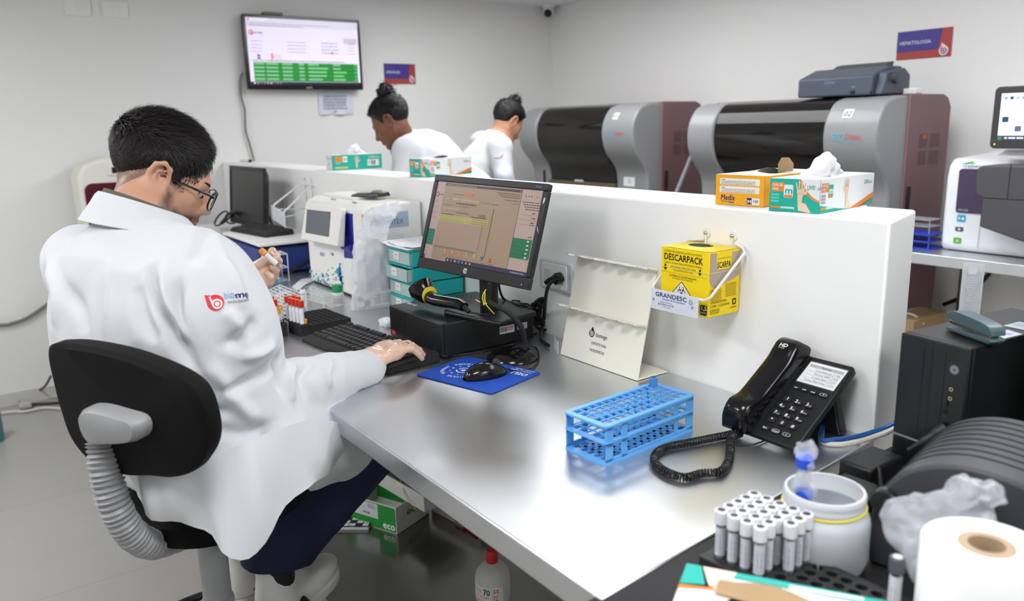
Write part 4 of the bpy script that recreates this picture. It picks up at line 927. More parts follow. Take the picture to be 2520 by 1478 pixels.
# black tube tray behind the keyboard
t = thing('tube_tray', 'empty black plastic tube tray beside the keyboard', 'tray', (-2.405, .800, T), R_(3))
b = MB(); holeplate(b, 10, 8, .0178, .0178, .0068, .004, .030, seg=10); Lx, Ly = .178, .1424
b.box((0, 0, 0), (Lx, Ly, .003)); 
for lo, hi in (((-.002, -.002, 0), (Lx+.002, 0, .030)), ((-.002, Ly, 0), (Lx+.002, Ly+.002, .030)), ((-.002, 0, 0), (0, Ly, .030)), ((Lx, 0, 0), (Lx+.002, Ly, .030))): b.box(lo, hi)
b.build('tray_body', M_blackm, t)

# --- wire racks
def wire_rack(name, label, c, h, nx, ny, m_, r=.0013, mid=True, plate=None, locz=0):
    c = [np.array([q[0], q[1], 0]) for q in c]; o = sum(c)/4; t = thing(name, label, 'rack', (o[0], o[1], T+locz)); c = [q-o for q in c]
    bil = lambda u, v: c[0]*(1-u)*(1-v)+c[1]*u*(1-v)+c[2]*u*v+c[3]*(1-u)*v
    for z, nm in [(h, 'upper_grid')]+([(h*.5, 'middle_grid')] if mid else []):
        b = MB(); Z = V3(0, 0, z)
        for i in range(nx+1): b.tube([bil(i/nx, 0)+Z, bil(i/nx, 1)+Z], r, 6)
        for j in range(ny+1): b.tube([bil(0, j/ny)+Z, bil(1, j/ny)+Z], r, 6)
        b.build(nm, m_, t)
    for u in (0, 1):
        for v in (0, 1): MB().tube([bil(u, v)+V3(0, 0, 0), bil(u, v)+V3(0, 0, h)], r*1.4, 6).build('post', m_, t)
    b = MB(); n = 4; P = [bil(0, 0), bil(1, 0), bil(1, 1), bil(0, 1)]
    b.hexa([tuple(q) for q in P]+[tuple(q+V3(0, 0, .002)) for q in P]); 
    if plate: b.build('base_plate', plate, t)
    return t
M_trans = mat('frosted_plastic', (236, 240, 242), .25, trans=.5, ior=1.2)
wire_rack('wire_tube_rack', 'large white wire tube rack in front of the raised gloved hand', [onz(600, 745, .07), onz(662, 772, .07), onz(752, 726, .07), onz(688, 700, .07)], .07, 6, 10, M_whitem)
wire_rack('wire_tube_rack', 'small clear plastic tube rack left of the green capped bottle', [onz(752.6, 717, .05), onz(795, 730, .05), onz(817.5, 724, .05), onz(765, 703, .05)], .05, 5, 3, M_whitem, plate=M_trans)
rk = wire_rack('tube_stand', 'two tier clear rack with blue liquid tubes behind the raised hand', [onz(650, 690, .0), onz(668, 699, .0), onz(712, 690, 0), onz(694, 681, .0)], .11, 4, 2, M_whitem, plate=M_trans)
for k, (u, v) in enumerate(((686, 700), (699, 697), (674, 703))):
    q = onz(u, v, .0); tube_thing('liquid_tube', ('middle', 'right', 'left')[k]+' glass tube of pale blue liquid in the clear two tier rack', (q[0], q[1]-.01, T+.004), .0075, .10, (225, 230, 232), .004, .0078, liq=(120, 196, 224), liqh=.022, lab=False, group='blue liquid tubes')
# bottle with green cap
q = onz(833, 750, 0)
t = thing('reagent_bottle', 'small white bottle with a green cap before the white analyser', 'bottle', q)
MB().lathe([(.019, 0), (.0205, .003), (.0205, .040), (.018, .0455), (.0165, .047)], seg=28).build('body', M_white, t, smooth=True)
MB().lathe([(.0178, .047), (.0178, .069), (.0165, .0715), (0, .072)], seg=28).build('cap', flat((18, 152, 84), .35), t, smooth=True)
wp = lambda p, hh: np.stack([(.0206+hh)*np.cos(R_(-100)+p[:, 0]/.0206), (.0206+hh)*np.sin(R_(-100)+p[:, 0]/.0206), p[:, 1]], 1)
a = Art((0, 0, 0), (1, 0, 0), (0, 0, 1), warp=wp); a.rect(0, .006, .05, .032, (216, 218, 220)); a.dashes(.006, .032, .035, .003, (90, 90, 96), 1); a.dashes(.006, .026, .036, .0014, (130, 130, 136), 6, 2.4); a.build('label', t)
# ------------------------------------------------------------ urine analyser, bag, drawers
t = thing('bench_analyser', 'white bench analyser with a grey touch screen and a vertical blue slot', 'analyser', (-2.765, 1.25, T))
M_an = mat('analyser_white', (238, 237, 232), .38)
ax0, ax1, fy, by = -.265, .255, -.115, .118
MB().prism([(fy, .008), (by, .008), (by, .342), (fy+.045, .342), (fy+.004, .325), (fy, .30)], ax0, ax1, 'x').build('body', M_an, t, bevel=.008, seg=3)
MB().box((ax0+.01, fy+.01, 0), (ax1-.01, by-.01, .009)).build('foot_frame', M_blackm, t)
MB().box((-.24, -.05, .341), (.05, .09, .352)).build('lid', M_an, t, bevel=.004)
for x in (-.06, -.035, .13, .15): MB().cyl((x, -.085, .34), (x, -.085, .345), .005, 10).build('button', M_grey, t)
q = [V3(*ony(u, v, yy))-V3(-2.765, 1.25, T) for u, v, yy in ((739, 588, 1.085), (829, 606, 1.085), (839, 513, 1.108), (752, 501, 1.108))]
n_ = np.cross(q[1]-q[0], q[3]-q[0]); n_ /= np.linalg.norm(n_)
MB().hexa([tuple(q[0]-n_*.03), tuple(q[1]-n_*.03), tuple(q[2]-n_*.02), tuple(q[3]-n_*.02), tuple(q[0]), tuple(q[1]), tuple(q[2]), tuple(q[3])]).build('screen_housing', M_an, t, bevel=.005, seg=3)
ux = q[1]-q[0]; W_ = np.linalg.norm(ux); uy = q[3]-q[0]; H_2 = np.linalg.norm(uy)
a = Art(q[0]+n_*.0004, ux, uy-ux/W_*(uy@ux/W_), .25); a.rect(W_*.14, H_2*.20, W_*.64, H_2*.63, (30, 32, 36)); a.rect(W_*.15, H_2*.215, W_*.62, H_2*.60, (92, 98, 108)); a.build('touch_screen', t)
P = [V3(*ony(u, v, 1.134))-V3(-2.765, 1.25, T) for u, v in ((848, 634), (872, 636), (867, 526), (843, 522))]
MB().hexa([tuple(p+V3(0, .004, 0)) for p in P]+[tuple(p+V3(0, -.002, 0)) for p in P]).build('slot_cover', mat('slot_blue', (16, 24, 140), .3), t, bevel=.001)
MB().cyl(tuple((P[0]+P[3])/2*V3(1, 1, 0)+V3(.003, -.003, P[0][2]+.045)), tuple((P[1]+P[2])/2*V3(1, 1, 0)+V3(0, -.003, P[0][2]+.045)), .014, 18).build('slot_roller', mat('slot_blue', (16, 24, 140), .3), t, smooth=True)
a = Art((ax0, fy-.0006, 0), (1, 0, 0), (0, 0, 1)); S = lambda u, v: (lambda z: (z[0]+2.765-ax0, z[2]-T))(ony(u, v, 1.134))
a.rect(S(846, 700)[0], .02, .0012, .30, (170, 168, 160), True)
x, y = S(786, 628); a.text('18/09', x, y, .016, (110, 110, 190), w=.05, shear=.2); x, y = S(813, 627); a.text('iT 1000', x, y, .010, (40, 44, 70), w=.03, bold=.05)
rg = random.Random(3)
for k in range(70):
    x, y = S(760+82*rg.random(), 700); yy = .012+rg.random()**2*.075*(.3+abs(x-.06)/.2); c = rg.choice(((60, 176, 172), (24, 110, 150), (150, 216, 212), (30, 150, 150), (20, 70, 150)))
    a.poly([(x, yy), (x+.014, yy+.006*rg.random()), (x+.02, yy+.012*rg.random()), (x+.004, yy+.008)], c, True)
x, y = S(846, 720); a.poly([(x-.002, .01), (x-.012, .10), (x-.026, .11), (x-.040, .07), (x-.03, .05), (x-.016, .04)], (20, 100, 176), True); a.poly([(x-.02, .105), (x-.05, .09), (x-.075, .075), (x-.045, .07)], (40, 176, 170), True)
x, y = S(892, 531); a.disc(x, y, .0085, (236, 220, 205), sx=1.6); a.text('URIT', x-.009, y-.004, .008, (214, 84, 60), bold=.05)
a.build('front_print', t)
a = Art((ax1+.0006, fy, 0), (0, 1, 0), (0, 0, 1)); a.rect(.03, .255, .15, .055, (168, 186, 206)); a.text('QUALITEX', .05, .268, .018, (66, 96, 140), w=.11); a.rect(.04, .05, .12, .18, (225, 228, 232)); a.build('side_poster', t)
qp = V3(-2.70, 1.27, T+.353)
t = thing('calculator', 'small black hand device lying on top of the white analyser', 'device', qp, R_(25))
MB().hexa([(-.075, -.035, 0), (.06, -.035, 0), (.06, .035, 0), (-.075, .035, 0), (-.07, -.03, .008), (.055, -.03, .016), (.055, .03, .016), (-.07, .03, .008)]).build('body', M_black, t, bevel=.003)
MB().box((-.06, -.022, .0105), (-.01, .022, .0125)).build('display', M_grey, t); MB().sphere((.03, 0, .014), (.03, .026, .010), 14).build('raised_back', mat('warm_grey', (130, 124, 120), .4), t, smooth=True)

def blob(name, fn, lo, hi, h, m, parent=None, it=1):
    V, Q = surf(fn, lo, hi, h); 
    if it: V = relax(V, Q, it)
    return mesh_obj(name, V, Q, m, parent)
M_bag = mat('translucent_bag', (240, 242, 248), .28, alpha=.58, bump=.9, bscale=50)
def film(P, name, m, parent=None, amp=.006, sc_=40, seed=0, th=.0008):
    P = np.array(P, float); sh = P.shape; F = P.reshape(-1, 3)
    d = vnoise(F*sc_+seed)*amp+vnoise(F*sc_*2.3+seed)*amp*.45
    du = np.gradient(P, axis=0); dv = np.gradient(P, axis=1); n = np.cross(du, dv); n /= np.maximum(np.linalg.norm(n, axis=2, keepdims=True), 1e-9)
    P = P+n*d.reshape(sh[0], sh[1], 1); return MB().grid(P).build(name, m, parent, smooth=True)
def bagsurf(prof, nu=60, square=3.0):   # prof: list of (center xyz, half width vector, half depth vector)
    C = spl([p[0] for p in prof], 8); A = spl([p[1] for p in prof], 8); B = spl([p[2] for p in prof], 8); P = []
    for c, a, b in zip(C, A, B):
        row = []
        for k in range(nu+1):
            th = 2*PI*k/nu; ca, sa = math.cos(th), math.sin(th); e = 2/square
            row.append(c+a*math.copysign(abs(ca)**e, ca)+b*math.copysign(abs(sa)**e, sa))
        P.append(row)
    return P
# bag against the analyser: a flat standing bag with a crumpled open top
o = V3(-2.435, 1.12, T)
t = thing('plastic_bag', 'tall translucent white plastic bag with a crumpled open top standing against the analyser', 'plastic bag', o)
P = bagsurf([(V3(0, 0, .002), V3(.005, .075, 0), V3(.024, 0, 0)), (V3(0, 0, .05), V3(.0, .066, 0), V3(.026, 0, 0)), (V3(-.002, .006, .16), V3(0, .062, 0), V3(.026, 0, 0)), (V3(-.006, .02, .245), V3(0, .055, 0), V3(.022, 0, 0)), (V3(-.010, .045, .28), V3(0, .05, .01), V3(.03, 0, 0)), (V3(-.012, .06, .315), V3(0, .062, .012), V3(.04, 0, 0)), (V3(-.012, .07, .338), V3(0, .05, .012), V3(.03, 0, 0)), (V3(-.01, .07, .31), V3(0, .036, .0), V3(.018, 0, 0))])
film(P, 'bag_film', M_bag, t, .008, 46)
a = Art((-.0, 0, 0), (0, 1, 0), (0, 0, 1)); a.o = V3(.031, -.05, 0); a.rect(.03, .012, .09, .05, (222, 224, 226)); a.barcode(.045, .018, .06, .035, (170, 174, 178)); a.build('printed_band', t)

# drawer tower
dx0, dx1, dy0, dy1 = -2.395, -2.235, 1.170, 1.365
t = thing('drawer_tower', 'small turquoise drawer tower with four clear drawers', 'drawers', ((dx0+dx1)/2, (dy0+dy1)/2, T)); w2, d2 = (dx1-dx0)/2, (dy1-dy0)/2
M_tq = mat('turquoise_plastic', (18, 176, 178), .35); M_dr = mat('clear_drawer', (206, 228, 226), .25, trans=.35, ior=1.2)
b = MB(); b.box((-w2, -d2+.006, 0), (-w2+.004, d2, .212)); b.box((w2-.004, -d2+.006, 0), (w2, d2, .212)); b.box((-w2, d2-.004, 0), (w2, d2, .212))
for k in range(5): b.box((-w2, -d2, .0525*k-(.004 if k else 0)), (w2, d2, .0525*k+.004))
b.build('frame', M_tq, t, bevel=.002)
for k in range(4):
    z = .0525*k+.006; pull = .012 if k == 2 else .0
    d = MB(); d.box((-w2+.006, -d2-pull, z), (w2-.006, -d2+.003-pull, z+.041)); d.box((-w2+.006, -d2-pull, z), (-w2+.008, d2-.01, z+.04)); d.box((w2-.008, -d2-pull, z), (w2-.006, d2-.01, z+.04)); d.box((-w2+.006, -d2-pull, z), (w2-.006, d2-.01, z+.002))
    d = d.build('drawer', M_dr, t, bevel=.001)
    MB().box((-.045, -d2-pull+.03, z+.004), (.05, d2-.03, z+.028)).build('contents', mat('contents_%d' % (k % 2), ((150, 178, 150), (150, 190, 200))[k % 2], .7), d)
    a = Art((-.035, -d2-pull-.0005, z+.012), (1, 0, 0), (0, 0, 1)); a.rect(.0, .0, .036, .025, (236, 236, 238)); a.dashes(.006, .013, .022, .003, (90, 90, 96)); a.dashes(.008, .006, .016, .0015, (200, 90, 90)); a.build('drawer_label', d)
t = tag(MB().grid([[( -2.43+.20*i/6, 1.16+.18*j/6, T+.2175+.004*math.sin(i*1.1)*j/6+(.008*(1-i/2) if i < 2 else 0)) for j in range(7)] for i in range(7)], thick=.0008).build('paper_sheets', M_paper, smooth=True), 'loose white papers on top of the turquoise drawers', 'papers')
t = tag(MB().grid([[( -2.42+.19*i/6+.02*j/6, 1.175+.165*j/6, T+.2215+.003*math.sin(i*1.4)) for j in range(7)] for i in range(7)], thick=.0008).build('paper_sheets', M_paper, smooth=True), 'upper sheet of the papers on the turquoise drawers', 'papers')
# crumpled tissue by the computer, papers on the bench
V, Q = surf(lambda p: sd_ell(p, (0, 0, .014), (.035, .02, .016))+vnoise(p*60)*.006, (-.06, -.05, -.01), (.06, .05, .05), .0025)
o = mesh_obj('crumpled_glove', V, Q, M_paper); o.location = [float(x) for x in onz(953, 803, .0)]; tag(o, 'small crumpled white glove left of the flat computer', 'glove')
tag(MB().grid([[onz(670+110*i/8+70*j/8-40*(i/8), 735-25*i/8-45*j/8, .002)+V3(0, 0, .004*math.sin(i*.8+j)) for j in range(9)] for i in range(9)], thick=.0008).build('paper_sheets', M_paper, smooth=True), 'white sheets lying on the bench behind the wire rack', 'papers')
tag(MB().grid([[ony(760+50*i/6-12*j/6, 690-52*j/6*(i+2)/8, 1.30-.012*j)+V3(0, 0, .02) for j in range(7)] for i in range(7)], thick=.0008).build('paper_sheets', M_paper, smooth=True), 'white paper leaning between the analyser and the low wall', 'papers')

# small wall bracket with socket cable at left
t = wire_bracket(-3.636, -3.555, T+.371, 0, 0, 0, 'empty white wire wall bracket above the white analyser\'s left side')
b = MB(); q1 = ony(675, 515, 1.20); q2 = ony(698, 534, 1.20)
b.tube([(-3.636, PY0-.006, T+.371), (-3.636, PY0-.004, T+.25)], .003, 8); b.tube([(-3.555, PY0-.006, T+.371), (-3.555, PY0-.004, T+.25)], .003, 8)
b.tube([(-3.65, PY0-.006, T+.345), (-3.66, PY0-.03, T+.34), q1+V3(0, 0, .02), q1, q1*.5+q2*.5, q2, q2+V3(0, 0, .02), (-3.52, PY0-.03, T+.34), (-3.53, PY0-.006, T+.345), (-3.65, PY0-.006, T+.345)], .004, 8); b.tube([q1, (-3.65, PY0-.006, T+.23)], .003, 8); b.tube([q2, (-3.54, PY0-.006, T+.23)], .003, 8); b.build('wire', M_whitem, t, smooth=True)
MB().hexa([tuple(q1+V3(-.02, -.006, -.045)), tuple(q2+V3(.03, -.006, -.045)), tuple(q2+V3(.03, -.003, -.045)), tuple(q1+V3(-.02, -.003, -.045)), tuple(q1+V3(-.02, -.006, .02)), tuple(q2+V3(.03, -.006, .02)), tuple(q2+V3(.03, -.003, .02)), tuple(q1+V3(-.02, -.003, .02))]).build('plate', mat('plate_white', (214, 218, 226), .4), t)
for i, (pts, lab) in enumerate((([ony(662, 532, 1.36), ony(672, 560, 1.35), ony(688, 600, 1.362), ony(712, 628, 1.362)], 'black cord dropping from the far socket to the blue instrument'), ([ony(655, 530, 1.35), ony(640, 545, 1.33), ony(655, 520, 1.36)], 'short black cord at the far wall socket'), ([onz(712, 668, .02), onz(740, 655, .03), onz(765, 640, .05)], 'black cord with white connector left of the analyser'))):
    tag(MB().tube(spl(pts, 8), .007, 8).build('power_cable', M_cable, smooth=True), lab, 'cable')
# second monitor, far keyboard, blue instrument
monitor('monitor', 'switched off black monitor on the farther bench by the low wall', (-4.29, 1.19, T+.13), V3(1, .03, 0)/np.linalg.norm([1, .03, 0]), V3(0, .08, .997), V3(.03, -.996, .08), .50, .295, (-4.03, 1.24, T), .0005, (.22, .18), mat('off_screen', (34, 32, 36), .3))
t = thing('blue_instrument', 'blue bench instrument with a round red and white emblem under the white tray', 'instrument', (-3.55, 1.16, T))
MB().box((-.30, -.15, .006), (.27, .17, .115)).build('body', mat('instrument_blue', (40, 60, 130), .4), t, bevel=.01, seg=3)
MB().box((-.22, -.10, .114), (.22, .13, .128)).build('top_deck', M_blackm, t, bevel=.004)
a = Art((-.30, -.1505, 0), (1, 0, 0), (0, 0, 1)); a.rr(.04, .03, .09, .06, .03, (225, 210, 215)); a.ring(.085, .06, .024, .008, (190, 40, 70)); a.rect(.2, .03, .006, .05, (190, 200, 225), True); a.rect(.22, .03, .006, .04, (190, 200, 225), True); a.build('emblem', t)
tag(box('white_tray', (-3.78, 1.01, T+.129), (-3.25, 1.31, T+.141), M_white, bevel=.003), 'flat white tray lying on the blue instrument', 'tray')
keyboard('keyboard', 'small black keyboard resting on the white tray by the far monitor', (-3.62, 1.14, T+.1415), R_(8), .36, .14, keys=False)
b = MB()
for k in range(5):
    th = np.linspace(0, 2*PI, 22)[:-1]; c1 = onz(535+9*k, 560, .12)+V3(-.1, .05, 0)
    b.tube([c1+V3(math.cos(x)*.07, math.sin(x)*.03+.01*k, .035+.035*math.sin(x+k)) for x in th], .005, 6, closed=True)
tag(b.build('coiled_cable', M_cable, smooth=True), 'tangle of black cable on the far bench beside the switched off monitor', 'cable')
tag(box('document_tray', (-4.55, 1.02, T+.0005), (-4.30, 1.33, T+.10), M_white, bevel=.01), 'white box device on the farther bench left of the off monitor', 'device')
t = thing('marker_pen', 'white marker pen with a black tip on the low wall', 'pen', (-4.86, 1.47, PZ+.009), R_(8))
MB().lathe([(0, -.06), (.008, -.058), (.0085, .05), (.006, .06)], axis='x', seg=14).build('barrel', M_white, t, smooth=True); MB().lathe([(.006, .06), (.0085, .062), (.0085, .08), (.004, .095), (0, .098)], axis='x', seg=14).build('cap', M_black, t, smooth=True)
# cream centrifuge far left
t = thing('centrifuge', 'cream laboratory centrifuge with a dark red window behind the seated man', 'centrifuge', (-4.78, .72, T))
crm = mat('cream_enamel', (226, 224, 212), .35)
MB().prism([(-.17, .0), (.17, .0), (.17, .36), (.15, .42), (.06, .475), (-.06, .475), (-.15, .44), (-.175, .38)], -.16, .13, 'x').build('housing', crm, t, bevel=.02, seg=4)
MB().prism(rrect(.30, .30, .04, cx=.0, cy=.20), .128, .14, 'x').build('window', mat('maroon_window', (84, 16, 34), .12), t, bevel=.004)
MB().box((.128, -.03, .385), (.138, .06, .44)).build('display_frame', crm, t, bevel=.004); MB().box((.1385, -.01, .397), (.1395, .045, .428)).build('display', M_blackg, t)
# wall-left floor cables
for i, (pts, r, c, lab) in enumerate((
    ([V3(WX+.02, -1.6, T-.28), onx(-200, 815, WX+.02), onx(0, 800, WX+.02), onx(30, 795, WX+.02), onx(70, 780, WX+.02), onx(130, 740, WX+.02), onx(200, 700, WX+.02), onx(300, 690, WX+.02)], .009, (120, 118, 118), 'grey cable running along the left wall behind the chair'),
    ([V3(WX+.03, -1.2, T-.7), onz(0, 935, -T+.01)+V3(-.0, 0, .12), onz(20, 965, -T+.01)+V3(0, 0, .06), onz(50, 990, -T+.012), onz(100, 993, -T+.01), onz(150, 990, -T+.01)], .008, (60, 58, 56), 'dark cable lying on the floor by the left wall'),
    ([onz(0, 980, -T+.01), onz(40, 985, -T+.01), onz(80, 970, -T+.02), onz(110, 950, -T+.1), onz(125, 925, -T+.2)], .006, (70, 66, 62), 'dark cable rising from the floor behind the chair'),
    ([onz(-300, 1060, -T+.01), onz(0, 1016, -T+.01), onz(60, 1012, -T+.01), onz(110, 1003, -T+.01), onz(160, 1006, -T+.01)], .008, (206, 204, 198), 'white cable lying on the floor behind the chair'))):
    tag(MB().tube(spl(pts, 8), r, 8).build('floor_cable', mat('floorcable_%d' % i, c, .5), smooth=True), lab, 'cable')
tag(box('cable_connector', (-4.93, .14, .008), (-4.85, .20, .034), mat('pale_connector', (180, 176, 168), .5), bevel=.006), 'small pale connector on the floor cable by the left wall', 'connector')
t = thing('water_bottle', 'teal plastic bottle at the left edge of the floor', 'bottle', onz(-14, 1085, -T))
MB().lathe([(.04, 0), (.045, .01), (.045, .16), (.03, .2), (.014, .22)], seg=24).build('body', mat('teal_clear', (70, 150, 160), .15), t, smooth=True); MB().lathe([(.016, .22), (.016, .24), (0, .241)], seg=18).build('cap', M_white, t, smooth=True)

# ------------------------------------------------------------ glove boxes
TB = (20, 172, 152); WHT = (226, 229, 232); ORG = (226, 134, 44); SKN = (228, 198, 168)
def hand_art(a, x, y, s, c=SKN, flip=1):
    a.poly([(x+flip*s*px, y+s*py) for px, py in ((-.16, -.9), (.12, -.95), (.14, -.2), (.24, .05), (-.22, .12), (-.2, -.3))], c, True)
    a.poly([(x+flip*s*px, y+s*py) for px, py in ((-.26, .0), (.26, .0), (.26, .35), (-.26, .38))], c, True)
    for fx, l, an in ((-.22, .42, .10), (-.08, .55, .03), (.08, .54, -.03), (.22, .42, -.10)):
        a.poly([(x+flip*s*(fx-.055), y+s*.3), (x+flip*s*(fx+.055), y+s*.3), (x+flip*s*(fx+.045-an), y+s*(.3+l)), (x+flip*s*(fx-an), y+s*(.36+l)), (x+flip*s*(fx-.045-an), y+s*(.3+l))], c, True)
    a.poly([(x+flip*s*.2, y-s*.02), (x+flip*s*.26, y+s*.16), (x+flip*s*.52, y+s*.36), (x+flip*s*.56, y+s*.30), (x+flip*s*.38, y-s*.02)], c); a.k += 0
def glove_box(label, loc, rz, L_=.235, W_=.112, H_=.066, style='white', tissue=True, open_=True, swap=False):
    """long side along local y; the end face looks to -y and the long printed face to +x"""
    t = thing('glove_box', label, 'glove box', loc, rz, None)
    crd = mat('carton_white', (224, 226, 228), .5)
    b = MB(); z = H_
    b.box((-W_/2, -L_/2, 0), (W_/2, L_/2, H_-.002)) if not open_ else None
    if open_:
        for lo, hi in (((-W_/2, -L_/2, 0), (W_/2, L_/2, .0015)), ((-W_/2, -L_/2, 0), (W_/2, -L_/2+.0015, z)), ((-W_/2, L_/2-.0015, 0), (W_/2, L_/2, z)), ((-W_/2, -L_/2, 0), (-W_/2+.0015, L_/2, z)), ((W_/2-.0015, -L_/2, 0), (W_/2, L_/2, z))): b.box(lo, hi)
        s = 20; P = []
        for k in range(s):
            a_ = 2*PI*(k+.5)/s; ca, sa = math.cos(a_), math.sin(a_); q = 1/max(abs(ca), abs(sa)); jag = 1+.10*math.sin(5*a_+1)
            P += [(ca*q*W_/2, sa*q*L_/2, z), (ca*W_*.30*jag, sa*L_*.30*jag, z+.003+.004*math.sin(3*a_))]
        b.add(P, [(2*k, 2*((k+1) % s), 2*((k+1) % s)+1, 2*k+1) for k in range(s)])
    b.build('carton', crd, t)
    if open_: MB().sphere((0, 0, H_*.5), (W_*.40, L_*.40, H_*.42), 16).build('gloves_inside', mat('glove_pile', (214, 205, 190), .7, bump=.8, bscale=60), t, smooth=True)
    def livery(a, w_, full):
        a.rect(0, 0, w_, H_, TB if not full else WHT)
        if not full:
            a.poly([(w_*.58, H_), (w_, H_), (w_, H_*.30), (w_*.84, H_*.42), (w_*.70, H_*.62)], ORG); a.poly([(w_*.62, H_), (w_, H_), (w_, H_*.36), (w_*.86, H_*.48), (w_*.73, H_*.68)], WHT)
        else:
            a.poly([(0, 0), (w_*.50, 0), (w_*.25, H_*.10), (0, H_*.24)], TB, True); a.poly([(w_*.55, 0), (w_, H_*.40), (w_, H_*.20), (w_*.80, 0)], ORG, True); a.poly([(w_*.68, 0), (w_, H_*.22), (w_, 0)], TB)
        k = H_/.066; f = w_/.112 if not full else 1
        a.rect(.004*k, .040*k, .030*k*min(f, 1), .018*k, ORG); a.text('LUVA DE', .006*k, .0505*k, .0055*k, WHT, w=.023*k*min(f, 1), bold=.05); a.text('VINIL', .006*k, .0425*k, .0055*k, WHT, w=.014*k, bold=.05)
        a.rr(.033*k*min(f, 1), .028*k, .020*k, .026*k, .003, WHT if not full else TB); a.text('m', .0345*k*min(f, 1), .036*k, .014*k, TB if not full else WHT, w=.016*k, bold=.08); a.rect(.034*k*min(f, 1), .0285*k, .018*k, .005*k, ORG)
        for j in range(3): a.rect(.004*k, (.031-.0065*j)*k, .018*k, .0045*k, (90, 200, 184) if not full else (150, 156, 160), True)
        a.rect(.003*k, .006*k, .022*k, .004*k, ORG, True); a.rect(.026*k, .006*k, .03*k, .004*k, (190, 225, 220), True)
        hx = (.068 if not full else w_*.47); hand_art(a, hx, .036*k, .030*k, flip=-1 if full else 1)
        a.poly([(hx-.004, .004), (hx+.016, .0), (hx+.024, .0), (hx+.012, .018), (hx-.002, .02)], (232, 206, 180))
        lx = .084*f if not full else w_*.80; a.text('LIVE!', lx, .046*k, .0085*k, TB, w=.017*k*(1 if not full else 1.2), bold=.03); a.dashes(lx+.022, .049*k, .014, .0016, (120, 150, 150), 2)
    if style == 'white':
        a = Art((-W_/2, -L_/2-.0004, 0), (1, 0, 0), (0, 0, 1)); livery(a, W_, False); a.build('end_print', t)
        a = Art((W_/2+.0004, -L_/2, 0), (0, 1, 0), (0, 0, 1)); livery(a, L_, True); a.build('side_print', t)
    elif style == 'teal':
        a = Art((-W_/2, -L_/2-.0004, 0), (1, 0, 0), (0, 0, 1)); a.rect(0, 0, W_, H_, (222, 226, 228)); a.dashes(.01, .05, .07, .003, (120, 160, 160)); a.disc(W_*.45, H_*.40, .005, (60, 64, 70)); a.dashes(.012, .058, .01, .004, (190, 150, 90)); a.build('end_print', t)
        a = Art((W_/2+.0004, -L_/2, 0), (0, 1, 0), (0, 0, 1)); a.rect(0, 0, L_, H_, TB); a.rect(.015, .035, .035, .024, ORG); a.rr(.05, .034, .022, .026, .003, WHT); a.text('m', .052, .042, .014, TB, w=.017, bold=.08); a.rect(.018, .024, .02, .01, (90, 200, 184), True); a.rect(.012, .006, .06, .008, (210, 190, 120), True)
        hand_art(a, .115, .034, .030); a.rect(.165, .014, .055, .028, WHT); a.barcode(.182, .018, .022, .02); a.dashes(.169, .032, .01, .002, (120, 120, 124), 3); a.text('LIVE!', .170, .048, .010, WHT, w=.03, bold=.04); a.dashes(.203, .053, .02, .002, WHT, 2); a.build('side_print', t)
    elif style == 'yellow':
        a = Art((-W_/2, -L_/2-.0004, 0), (1, 0, 0), (0, 0, 1)); a.rect(0, 0, W_, H_, (240, 170, 20)); a.rr(W_*.09, H_*.66, W_*.82, H_*.22, .003, (236, 232, 224)); a.rr(W_*.09, H_*.40, W_*.82, H_*.22, .003, (236, 232, 224))
        a.dashes(W_*.12, H_*.82, W_*.1, .0016, (110, 104, 100)); a.dashes(W_*.12, H_*.77, W_*.7, .0014, (140, 134, 130), 3, 2.2); a.dashes(W_*.12, H_*.56, W_*.1, .0016, (110, 104, 100)); a.dashes(W_*.12, H_*.51, W_*.7, .0014, (140, 134, 130), 3, 2.2)
        a.text('Medix', W_*.11, H_*.15, .0125, (36, 32, 96), w=W_*.30, shear=.12, bold=.05); a.rect(W_*.12, H_*.09, W_*.28, .0012, (36, 32, 96), True); a.dashes(W_*.30, H_*.06, W_*.1, .0014, (60, 50, 60)); a.rr(W_*.66, H_*.05, W_*.26, H_*.22, .002, (236, 232, 224)); a.rect(W_*.665, H_*.055, W_*.10, H_*.21, (36, 32, 96)); a.text('M', W_*.675, H_*.09, .0075, (240, 240, 240), w=W_*.075, bold=.08); a.text('100', W_*.785, H_*.12, .006, (36, 32, 96), w=W_*.11, bold=.05); a.build('end_print', t)
        MB().box((W_/2+.0002, -L_/2+.001, .001), (W_/2+.0008, L_/2-.001, H_-.001)).build('side_panel', flat((240, 170, 20)), t)
    if tissue:
        tsc = L_/.235
        def fn(p):
            d = np.full(len(p), 1e9)
            for a0, b0, r0, r1 in ((V3(0, .0, H_-.01), V3(.01*0, .005, H_+.028), .030, .010), (V3(-.01, -.04, H_-.008), V3(0, -.01, H_+.015), .02, .018), (V3(.01, .04, H_-.006), V3(.01, .02, H_+.012), .018, .012)): d = smin(d, sd_cone(p, a0, b0, r0, r1), .02)
            return d+vnoise(p*70)*.007+vnoise(p*28)*.006
        blob('tissue_glove', fn, (-.07, -.09, H_-.03), (.07, .09, H_+.07), .003, mat('thin_white_glove', (240, 241, 243), .5, bump=.3, bscale=80), t, 1)
    return t
def gb_at(u, v, rz, **k):  # front corner nearest the camera, on the partition top
    W_ = k.get('W_', .112); L_ = k.get('L_', .235); q = onz(u, v, .4145); c, s = math.cos(rz), math.sin(rz)
    return (q[0]+(-W_/2)*c-(L_/2)*s, q[1]+(-W_/2)*s+(L_/2)*c, PZ+.0008)
glove_box('white and teal glove box with a white glove pulled up, beside the orange yellow box', gb_at(2015, 526, R_(7), W_=.108), R_(7), W_=.108)
t = glove_box('orange yellow glove box with a torn top beside the white and teal one', gb_at(1880, 510, R_(3), W_=.128), R_(3), W_=.126, style='yellow', tissue=False)
